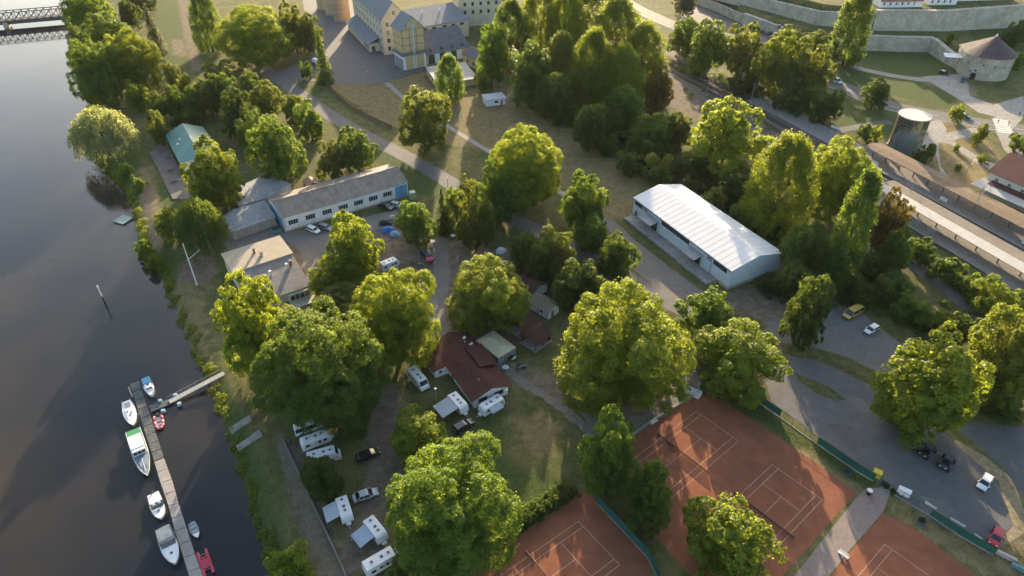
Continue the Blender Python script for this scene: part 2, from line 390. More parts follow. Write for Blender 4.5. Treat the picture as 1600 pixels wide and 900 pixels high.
sheet('court_path', [(1342,774),(1356,762),(1386,762),(1394,768),(1379,800),(1290,905),(1240,960),(1180,960),(1236,905)], mat('path_paving', (0.225, 0.175, 0.155), 0.9, 0.2, 1.2, bump=0.2, dirt=(0.2, 0.17, 0.15), world=True), 0.012, 0.1, 3)
sheet('terrace_path', [(905,640),(1000,650),(1100,595),(1112,606),(1000,680),(940,690)], GRAVEL, 0.010, 0.3, 4)
sheet('yard_gravel', [(352,352),(440,348),(442,362),(520,352),(640,322),(658,338),(560,368),(500,396),(480,442),(470,392),(440,372),(350,392)], GRAVEL, 0.010, 0.3, 11)
strip('camp_track', [G(*q) for q in [(640,330),(680,372),(690,430),(680,490),(700,535),(720,560)]], 4.5, GRAVEL, 0.011, jit=0.35, seed=4)
strip('camp_footpath', [G(*q) for q in [(770,560),(810,592),(860,625),(905,660),(935,690)]], 2.2, GRAVEL, 0.013, jit=0.3, seed=5)
strip('bank_path', [G(*q) for q in [(440,690),(462,745),(484,800),(505,850),(528,905),(550,960)]], 2.6, mat('dirt_path', (0.165, 0.135, 0.098), 0.95, 0.3, 0.8, bump=0.4, dirt=(0.11, 0.105, 0.06), world=True), 0.012, jit=0.25, seed=6)
# top right: main street, park paths, bastion lane
strip('main_street', [G(*q) for q in [(930,-30),(985,8),(1060,42),(1140,75),(1230,104),(1310,133),(1380,162),(1450,178),(1530,192),(1620,206),(1720,222)]], 11.0, ASPH, 0.012, jit=0.05)
sheet('parking_bay', [(1060,30),(1090,8),(1160,38),(1240,64),(1300,82),(1290,92),(1200,70),(1140,55)], ASPH_D, 0.008, 0.1, 4)
strip('bastion_lane', [G(*q) for q in [(1285,82),(1320,100),(1370,113),(1420,122),(1450,125),(1490,128)]], 5.0, CONC, 0.010, jit=0.1)
sheet('bastion_forecourt', [(1440,120),(1500,115),(1512,128),(1516,150),(1552,163),(1556,182),(1530,176),(1490,150)], CONC, 0.014, 0.15, 5)
sheet('park_path', [(1451,190),(1470,187),(1480,202),(1478,208),(1520,199),(1545,205),(1545,212),(1500,216),(1490,220),(1540,252),(1585,262),(1600,256),(1600,275),(1560,270),(1530,258),(1485,225),(1466,222),(1470,260),(1484,278),(1472,276),(1462,240),(1438,232),(1446,210)], CONC, 0.011, 0.1, 6)
sheet('footway', [(1552,163),(1600,150),(1600,182),(1580,205),(1605,250),(1600,262),(1570,235),(1556,205)], CONC, 0.018, 0.1, 7)
strip('foot_lane', [G(*q) for q in [(1300,206),(1340,198),(1392,190)]], 4.0, ASPH_D, 0.010)
strip('bushes_lane', [G(*q) for q in [(1330,360),(1375,400),(1430,418),(1500,470),(1560,520)]], 4.0, ASPH, 0.010)
sheet('asphalt_patch', [(1322,618),(1346,624),(1366,640),(1352,647),(1330,632)], GRAVEL, 0.022, 0.2, 12)
sheet('asphalt_patch', [(1440,776),(1478,784),(1502,812),(1470,810)], mat('asphalt_pale', (0.15, 0.142, 0.132), 0.9, 0.2, 0.6, world=True), 0.022, 0.35, 13)
sheet('asphalt_patch', [(1290,660),(1330,668),(1362,700),(1330,704)], mat('asphalt_worn', (0.095, 0.092, 0.092), 0.85, 0.2, 0.6, world=True), 0.022, 0.35, 14)
# street markings
def dashes(name, pts, off, on, gap, w, z=0.018):
    P = smooth_line(pts, 12); q = MB(); acc = 0.0; seg = []
    tot = [0.0]
    for a, b in zip(P[:-1], P[1:]): tot.append(tot[-1] + (b - a).length)
    def at(s):
        for i in range(len(P) - 1):
            if s <= tot[i + 1]:
                d = (P[i+1] - P[i]).normalized(); n = Vector((-d.y, d.x, 0)); return P[i] + d * (s - tot[i]) + n * off, n
        return None
    s = 0.0
    while s + on < tot[-1]:
        A, n = at(s); B, n2 = at(s + on)
        q.quad((*(A + n*w/2).xy, z), (*(A - n*w/2).xy, z), (*(B - n2*w/2).xy, z), (*(B + n2*w/2).xy, z)); s += on + gap
    return tag(q.build(name, LINEW), kind='structure')
_ms = [G(*q) for q in [(985,8),(1060,42),(1140,75),(1230,104),(1310,133),(1380,162),(1450,178),(1530,192),(1620,206)]]
dashes('centre_line', _ms, 0.0, 3.0, 4.5, 0.16); dashes('edge_line', _ms, 4.9, 400, 1, 0.16); dashes('edge_line', _ms, -4.9, 6, 0.3, 0.16)
_cw0, _cw1 = Vector((*G(1562,186), 0)), Vector((*G(1572,208), 0)); _d = (_cw1 - _cw0).normalized(); _n = Vector((-_d.y, _d.x, 0))
for i in range(8):
    c = _cw0 + (_cw1 - _cw0) * ((i + .5) / 8)
    tag(MB().cbox(c.x, c.y, 0.018, (_cw1-_cw0).length / 16, 5.5, 0.004, math.atan2(_d.y, _d.x)).build('crossing_stripe', LINEW), kind='structure')

# ------------------------------------------------------------------ clay tennis courts
sheet('clay_court', [(1096,610),(1142,634),(1225,688),(1338,770),(1222,902),(1165,965),(1062,884),(1008,815),(975,740),(990,682)], CLAY, 0.022)
sheet('clay_court', [(1380,802),(1424,822),(1524,898),(1640,990),(1560,1100),(1250,960),(1292,906)], CLAY, 0.022)
sheet('clay_court', [(906,766),(926,776),(972,822),(1010,858),(1017,886),(990,990),(820,1010),(690,930),(745,886)], CLAY, 0.022)
COURTS = {'A': (-50.1, (40.34, 103.14)), 'B': (-49.5, (52.55, 88.65)), 'C': (-50.2, (67.54, 70.79)), 'D': (-53.1, (12.40, 75.57))}
def court_xf(k):
    t, o = COURTS[k]; return Matrix.Translation((o[0], o[1], 0)) @ Matrix.Rotation(R(t), 4, 'Z') @ Matrix.Diagonal((1, -1, 1, 1))
for k in COURTS:
    q = MB(); w = 0.075
    def ln(x0, y0, x1, y1, w=w):
        q.box(min(x0, x1) - (w/2 if x0 == x1 else -w/2), max(x0, x1) + (w/2 if x0 == x1 else -w/2), min(y0, y1) - w/2, max(y0, y1) + w/2, 0.026, 0.030)
    for y in (0, 23.77): ln(0, y, 10.97, y)
    for x in (0, 10.97): ln(x, 0, x, 23.77)
    for x in (1.37, 9.60): ln(x, w, x, 23.77 - w)
    for y in (5.485, 18.285): ln(1.37 + w/2, y, 9.60 - w/2, y)
    ln(5.485, 5.485 + w, 5.485, 18.285 - w)
    tag(q.xf(court_xf(k)).build('court_lines', CLAYLINE), kind='structure')

# ================================================================== TREES
def leaf_material():
    """every crown wears this one; its leaf colour is the object's own colour, so the meshes stay shared"""
    m, t, out = nodes_of('leaves')
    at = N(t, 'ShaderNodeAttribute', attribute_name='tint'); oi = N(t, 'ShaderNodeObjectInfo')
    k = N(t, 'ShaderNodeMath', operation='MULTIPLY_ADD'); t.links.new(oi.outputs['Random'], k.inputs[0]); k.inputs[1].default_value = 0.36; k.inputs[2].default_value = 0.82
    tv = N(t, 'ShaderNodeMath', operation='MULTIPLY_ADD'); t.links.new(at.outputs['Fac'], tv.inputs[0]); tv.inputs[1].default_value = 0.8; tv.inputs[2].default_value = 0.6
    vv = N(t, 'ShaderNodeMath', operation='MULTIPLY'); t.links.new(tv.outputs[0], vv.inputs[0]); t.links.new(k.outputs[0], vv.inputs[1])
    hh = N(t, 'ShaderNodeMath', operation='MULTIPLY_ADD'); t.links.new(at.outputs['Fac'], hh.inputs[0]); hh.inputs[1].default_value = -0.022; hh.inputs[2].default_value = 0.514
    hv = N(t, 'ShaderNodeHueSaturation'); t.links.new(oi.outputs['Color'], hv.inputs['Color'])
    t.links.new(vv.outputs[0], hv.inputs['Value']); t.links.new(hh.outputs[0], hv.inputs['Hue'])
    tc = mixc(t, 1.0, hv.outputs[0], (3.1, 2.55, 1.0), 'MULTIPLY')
    d = N(t, 'ShaderNodeBsdfPrincipled'); d.inputs['Roughness'].default_value = 0.5; d.inputs['Specular IOR Level'].default_value = 0.3
    t.links.new(hv.outputs[0], d.inputs['Base Color'])
    tr = N(t, 'ShaderNodeBsdfTranslucent'); t.links.new(tc, tr.inputs['Color'])
    mx = N(t, 'ShaderNodeMixShader'); mx.inputs[0].default_value = 0.55
    t.links.new(d.outputs[0], mx.inputs[1]); t.links.new(tr.outputs[0], mx.inputs[2]); t.links.new(mx.outputs[0], out.inputs[0]); return m
LEAVES = leaf_material()
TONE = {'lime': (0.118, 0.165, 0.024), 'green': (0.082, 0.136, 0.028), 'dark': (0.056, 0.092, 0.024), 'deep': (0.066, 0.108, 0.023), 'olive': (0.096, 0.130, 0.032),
        'pale': (0.135, 0.175, 0.115), 'blue': (0.070, 0.092, 0.078), 'rust': (0.105, 0.098, 0.030), 'straw': (0.095, 0.082, 0.036)}
BARK = mat('bark', (0.12, 0.095, 0.072), 0.95, 0.35, 3.0, spec=0.1, bump=0.6)
def leaf_mesh(name, P, Nn, size, tint, rng):
    """one mesh of small folded leaf sprays: centres P, facing Nn"""
    n = len(P); Nn = Nn / np.linalg.norm(Nn, axis=1, keepdims=True)
    r = rng.normal(size=(n, 3)); A = np.cross(Nn, r); A /= np.linalg.norm(A, axis=1, keepdims=True); B = np.cross(Nn, A)
    s = size * rng.uniform(0.65, 1.35, (n, 1)); l = s * 0.62; w = s * 0.42
    fold = Nn * (s * 0.16)
    V = np.stack([P - A * l, P + B * w + fold, P + A * l, P - B * w + fold], 1).reshape(-1, 3)
    F = np.arange(4 * n, dtype=np.int32)
    me = bpy.data.meshes.new(name); me.vertices.add(4 * n); me.vertices.foreach_set('co', V.ravel().astype(np.float32))
    me.loops.add(4 * n); me.loops.foreach_set('vertex_index', F); me.polygons.add(n)
    me.polygons.foreach_set('loop_start', np.arange(0, 4 * n, 4, dtype=np.int32))
    a = me.attributes.new('tint', 'FLOAT', 'FACE'); a.data.foreach_set('value', tint.astype(np.float32))
    me.update(calc_edges=True); return me
def rand_dirs(n, rng):
    d = rng.normal(size=(n, 3)); return d / np.linalg.norm(d, axis=1, keepdims=True)
def crown_round(seed, Rr, ratio, nlobe, nclump, per, leaf, rough=0.2, open_=0.0):
    """broadleaf crown about its own centre: uneven limbs' lobes carry separate clumps of leaf sprays, hollows between"""
    rng = np.random.default_rng(seed); L = []; LR = []
    stretch = 1 + rng.uniform(-.12, .12, 2); skew = rng.uniform(-.12, .12, 2)
    for i in range(nlobe):
        z = 1 - 1.78 * (i + .5) / nlobe; a = i * 2.39996 + rng.uniform(-.5, .5); h = math.sqrt(max(0.02, 1 - z * z))
        lr = rng.uniform(0.20, 0.40); k = (1 - lr * .85) * rng.uniform(0.78, 1.04 + rough)
        L.append((math.cos(a) * h * k * stretch[0] + skew[0] * z, math.sin(a) * h * k * stretch[1] + skew[1] * z, z * k)); LR.append(lr)
    L = np.array(L); LR = np.array(LR); wgt = LR ** 2; wgt /= wgt.sum(); M = nclump * 5; li = rng.choice(len(L), M, p=wgt); q = rand_dirs(M, rng)
    C = L[li] + q * LR[li][:, None] * rng.uniform(0.82, 1.06, (M, 1))
    dd = np.linalg.norm(C[:, None, :] - L[None], axis=2) / LR[None]; out = np.linalg.norm(C * np.array([1, 1, .9]), axis=1)
    keep = (dd.min(1) > 0.80) & (C[:, 2] > -0.95) & (out > .45); C, q = C[keep], q[keep]
    r0 = 0.075 + 0.26 / Rr; sel = []                                        # keep the clumps apart so that dark gaps stay between them
    for i in range(len(C)):
        if len(sel) >= nclump: break
        if not sel or np.min(np.linalg.norm(C[sel] - C[i], axis=1)) > r0 * (0.95 + open_): sel.append(i)
    C, q = C[sel], q[sel]; m = len(C); cr = rng.uniform(0.72, 1.3, m) * r0
    Ps, Ns, Ts = [], [], []; ct = rng.uniform(0, 1, m); up = np.array([0, 0, .6])
    for i in range(m):
        k = max(8, int(per * rng.uniform(.75, 1.25))); ax = q[i] * .75 + up; ax /= np.linalg.norm(ax); g = rand_dirs(k * 3, rng); g = g[(g @ ax) > -0.1][:k]; k = len(g)
        P = C[i] + g * cr[i] * rng.uniform(0.66, 1.12, (k, 1)) * np.array([1, 1, .78]); Ps.append(P)
        Ns.append(g + ax * .3 + 0.5 * rng.normal(size=(k, 3))); Ts.append(np.clip(ct[i] * 0.55 + rng.uniform(0, 0.45, k), 0, 1))
    k = int(m * per * 0.22); g = rand_dirs(k, rng); Ps.append(g * rng.uniform(0.25, .80, (k, 1))); Ns.append(g + rng.normal(size=(k, 3))); Ts.append(rng.uniform(0, .4, k))  # inner filler leaves get only dark tints: crown shade put into their colour
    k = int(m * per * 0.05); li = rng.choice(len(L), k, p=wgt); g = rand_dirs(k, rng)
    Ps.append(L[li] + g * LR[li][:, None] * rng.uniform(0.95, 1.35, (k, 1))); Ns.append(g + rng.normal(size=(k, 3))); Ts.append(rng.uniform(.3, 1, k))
    P = np.concatenate(Ps); P[:, :2] *= 0.98 / np.percentile(np.hypot(P[:, 0], P[:, 1]), 98); P[:, 2] -= (np.percentile(P[:, 2], 99) + np.percentile(P[:, 2], 1)) / 2; P[:, 2] *= 0.98 / np.percentile(np.abs(P[:, 2]), 98)
    P *= Rr; P[:, 2] *= ratio
    return leaf_mesh('crown', P, np.concatenate(Ns), leaf, np.concatenate(Ts), rng)
def crown_poplar(seed, Rr, ratio, n, leaf, cl=(.2, .34), skirt=.25, per=60):
    rng = np.random.default_rng(seed); H = Rr * ratio; Ps, Ns, Ts = [], [], []
    for i in range(n):
        u = rng.uniform(-1, 1); prof = max(0.12, (1 - abs((u + skirt) / (1 + skirt)) ** 2.2)) ** 0.6; a = rng.uniform(0, 6.28)
        r = Rr * prof * rng.uniform(0.45, 0.98); c = np.array([r * math.cos(a), r * math.sin(a), u * H]); cr = Rr * rng.uniform(*cl)
        k = per; q = rand_dirs(k, rng); Ps.append(c + q * cr * rng.uniform(.5, 1.1, (k, 1)) * np.array([.8, .8, 1.7]))
        Ns.append(q + np.array([math.cos(a), math.sin(a), .3]) * .6 + .7 * rng.normal(size=(k, 3))); Ts.append(np.clip(rng.uniform(0, .55) + rng.uniform(0, .45, k), 0, 1))
    return leaf_mesh('crown', np.concatenate(Ps), np.concatenate(Ns), leaf, np.concatenate(Ts), rng)
def crown_conifer(seed, Rr, ratio, leaf):
    rng = np.random.default_rng(seed); H = 2 * Rr * ratio; Ps, Ns, Ts = [], [], []
    for lv in range(20):
        u = lv / 19.0; z = -H / 2 + H * u; rad = Rr * (1 - u) ** 0.85 + 0.12; nb = int(6 + 10 * (1 - u))
        for j in range(nb):
            a = rng.uniform(0, 6.28); L = rad * rng.uniform(.75, 1.1); k = int(14 + 30 * L / Rr); s = rng.uniform(.1, 1, k)
            w = rng.normal(size=k) * .10 * Rr * s; P = np.stack([np.cos(a)*L*s - np.sin(a)*w, np.sin(a)*L*s + np.cos(a)*w, z - 0.28*L*s*s + rng.normal(size=k)*.05*Rr], 1)
            Ps.append(P); Ns.append(np.stack([np.full(k, math.cos(a)*.4), np.full(k, math.sin(a)*.4), np.ones(k)], 1) + .6*rng.normal(size=(k, 3))); Ts.append(np.clip(rng.uniform(0, .5) + rng.uniform(0, .5, k), 0, 1))
    return leaf_mesh('crown', np.concatenate(Ps), np.concatenate(Ns), leaf, np.concatenate(Ts), rng)
def crown_willow(seed, Rr, ratio, leaf):
    rng = np.random.default_rng(seed); Ps, Ns, Ts = [], [], []
    for i in range(430):
        d = rand_dirs(1, rng)[0]; d[2] = abs(d[2]) * 1.0 - 0.12; top = d * Rr * rng.uniform(.7, 1.0) * np.array([1, 1, ratio]); L = Rr * rng.uniform(.25, .75) * (1.1 - .5 * max(0, d[2]))
        k = 38; s = rng.uniform(0, 1, k); out = np.array([d[0], d[1], 0]) * 0.16 * Rr
        P = top + np.stack([out[0]*s, out[1]*s, -L*s], 1) + rng.normal(size=(k, 3)) * .035 * Rr
        Ps.append(P); Ns.append(np.array([d[0], d[1], .35]) + .7 * rng.normal(size=(k, 3))); Ts.append(np.clip(rng.uniform(0, .5) + rng.uniform(0, .5, k), 0, 1))
    return leaf_mesh('crown', np.concatenate(Ps), np.concatenate(Ns), leaf, np.concatenate(Ts), rng)
PROTO = {
    'huge': [(crown_round(5 + i, 12.0, 0.95, 36, 640, 165, 0.27, 0.22), 12.0, 0.95) for i in range(2)],
    'big': [(crown_round(11 + i, 8.0, 0.95, 24, 400, 135, 0.25, 0.28, .1*(i % 2)), 8.0, 0.95) for i in range(4)],
    'mid': [(crown_round(31 + i, 5.5, 1.0, 17, 240, 105, 0.235, 0.32, .12*(i % 3)), 5.5, 1.0) for i in range(6)],
    'tall': [(crown_round(51 + i, 4.5, 1.55, 26, 290, 95, 0.24, 0.34, .1), 4.5, 1.55) for i in range(4)],
    'small': [(crown_round(71 + i, 3.0, 1.0, 11, 130, 70, 0.20, 0.3), 3.0, 1.0) for i in range(4)],
    'bush': [(crown_round(91 + i, 2.0, 0.75, 9, 60, 60, 0.17, 0.4), 2.0, 0.75) for i in range(4)],
    'poplar': [(crown_poplar(101 + i, 3.2, 3.4, 300, 0.32), 3.2, 3.4) for i in range(2)],
    'plume': [(crown_poplar(141 + i, 6.5, 1.75, 780, 0.27, (.085, .17), .35, 62), 6.5, 1.75) for i in range(3)],
    'conifer': [(crown_conifer(111 + i, 3.0, 2.0, 0.28), 3.0, 2.0) for i in range(2)],
    'willow': [(crown_willow(121 + i, 6.0, 0.95, 0.28), 6.0, 0.95) for i in range(2)]}
for k_ in PROTO:
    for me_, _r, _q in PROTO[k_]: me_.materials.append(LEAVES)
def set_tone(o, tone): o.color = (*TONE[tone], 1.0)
def trunk_mesh(seed, conifer=False):
    """unit tree skeleton: foot at 0, crown centre at z = 1; radii for a 10 m tree"""
    rnd = random.Random(seed); q = MB(); x = y = 0.0; pts = []
    for i in range(6):
        z = i / 5; pts.append((x, y, z)); x += rnd.uniform(-.02, .02); y += rnd.uniform(-.02, .02)
    r = lambda z: 0.05 * (1 - .55 * z) * (1.35 if z < .05 else 1)
    for a, b in zip(pts[:-1], pts[1:]): q.tube(a, b, r(a[2]), r(b[2]), 8, cap=False)
    q.tube(pts[-1], (x * 1.5, y * 1.5, 1.45), r(1), 0.008, 6)
    if not conifer:
        for i in range(9):
            z0 = rnd.uniform(.45, .98); a = i * 2.4 + rnd.uniform(-.3, .3); L = rnd.uniform(.28, .5); k = min(4, int(z0 * 5)); b = pts[k]
            m = (b[0] + math.cos(a) * L * .5, b[1] + math.sin(a) * L * .5, z0 + L * .38); e = (b[0] + math.cos(a) * L, b[1] + math.sin(a) * L, z0 + L * .95)
            q.tube((b[0], b[1], z0), m, 0.022, 0.015, 6, cap=False); q.tube(m, e, 0.015, 0.004, 5)
            for s in (-.6, .6):
                q.tube(m, (m[0] + math.cos(a + s) * L * .45, m[1] + math.sin(a + s) * L * .45, m[2] + L * .35), 0.009, 0.003, 4)
    return q.mesh('trunk', BARK, smooth=True, fix=False)
TRUNKS = [trunk_mesh(s) for s in (1, 2, 3)]; TRUNK_C = trunk_mesh(9, True)
_tn = [0]
def tree(cx, cy, w, h, kind, tone, label, name=None, clear=None, group=None, lean=0.0, cat=None):
    """crown seen at pixel (cx, cy), w wide and h high there; the crown's real axes and the foot on the ground follow"""
    _tn[0] += 1; i = _tn[0]; rnd = random.Random(i * 7 + 1); hc = 5.0
    for _ in range(12):
        x, y = G(cx, cy, hc); s = pxm(x, y, hc); a = w / 2 / s; dep = math.atan2(CAM_H - hc, math.hypot(x, y))
        v2 = (h / 2 / s) ** 2 - (a * math.sin(dep)) ** 2; c = math.sqrt(max(v2, (0.45 * a) ** 2)) / math.cos(dep); c = min(c, a * (5 if kind in ('poplar', 'conifer', 'plume') else 1.9), 16.0 if kind in ('tall', 'poplar', 'plume') else 12.0)
        cl = clear if clear is not None else {'bush': 0.0, 'conifer': 0.15, 'poplar': 0.14, 'small': 0.08, 'willow': .05}.get(kind, 0.16)
        hc = c * (1 + cl) + T(x, y)
    gz = T(x, y); hh = hc - gz
    nm = name or {'bush': 'bush', 'poplar': 'poplar_tree', 'conifer': 'conifer_tree', 'willow': 'willow_tree'}.get(kind, 'tree')
    cat = cat or ('bush' if nm == 'bush' else 'tree')
    t = empty(nm, (x, y, gz - 0.1), rnd.uniform(0, 6.28), label, cat, group)
    pk = PROTO['huge' if kind == 'big' and a > 9.5 else kind]; me, pr, pq = pk[rnd.randrange(12) % len(pk)]
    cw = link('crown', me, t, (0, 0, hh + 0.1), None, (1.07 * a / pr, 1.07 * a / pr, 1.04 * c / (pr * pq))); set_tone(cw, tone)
    tr = max(0.35, min(1.3, a / 6.0)) * 6.5 if kind != 'bush' else 1.2
    tr *= 1.0 if kind != 'conifer' else 0.6
    link('trunk', TRUNK_C if kind == 'conifer' else TRUNKS[i % 3], t, None, None, (max(tr, a * 0.75 if kind not in ('conifer', 'poplar') else tr), max(tr, a * 0.75 if kind not in ('conifer', 'poplar') else tr), hh + 0.1))
    return t
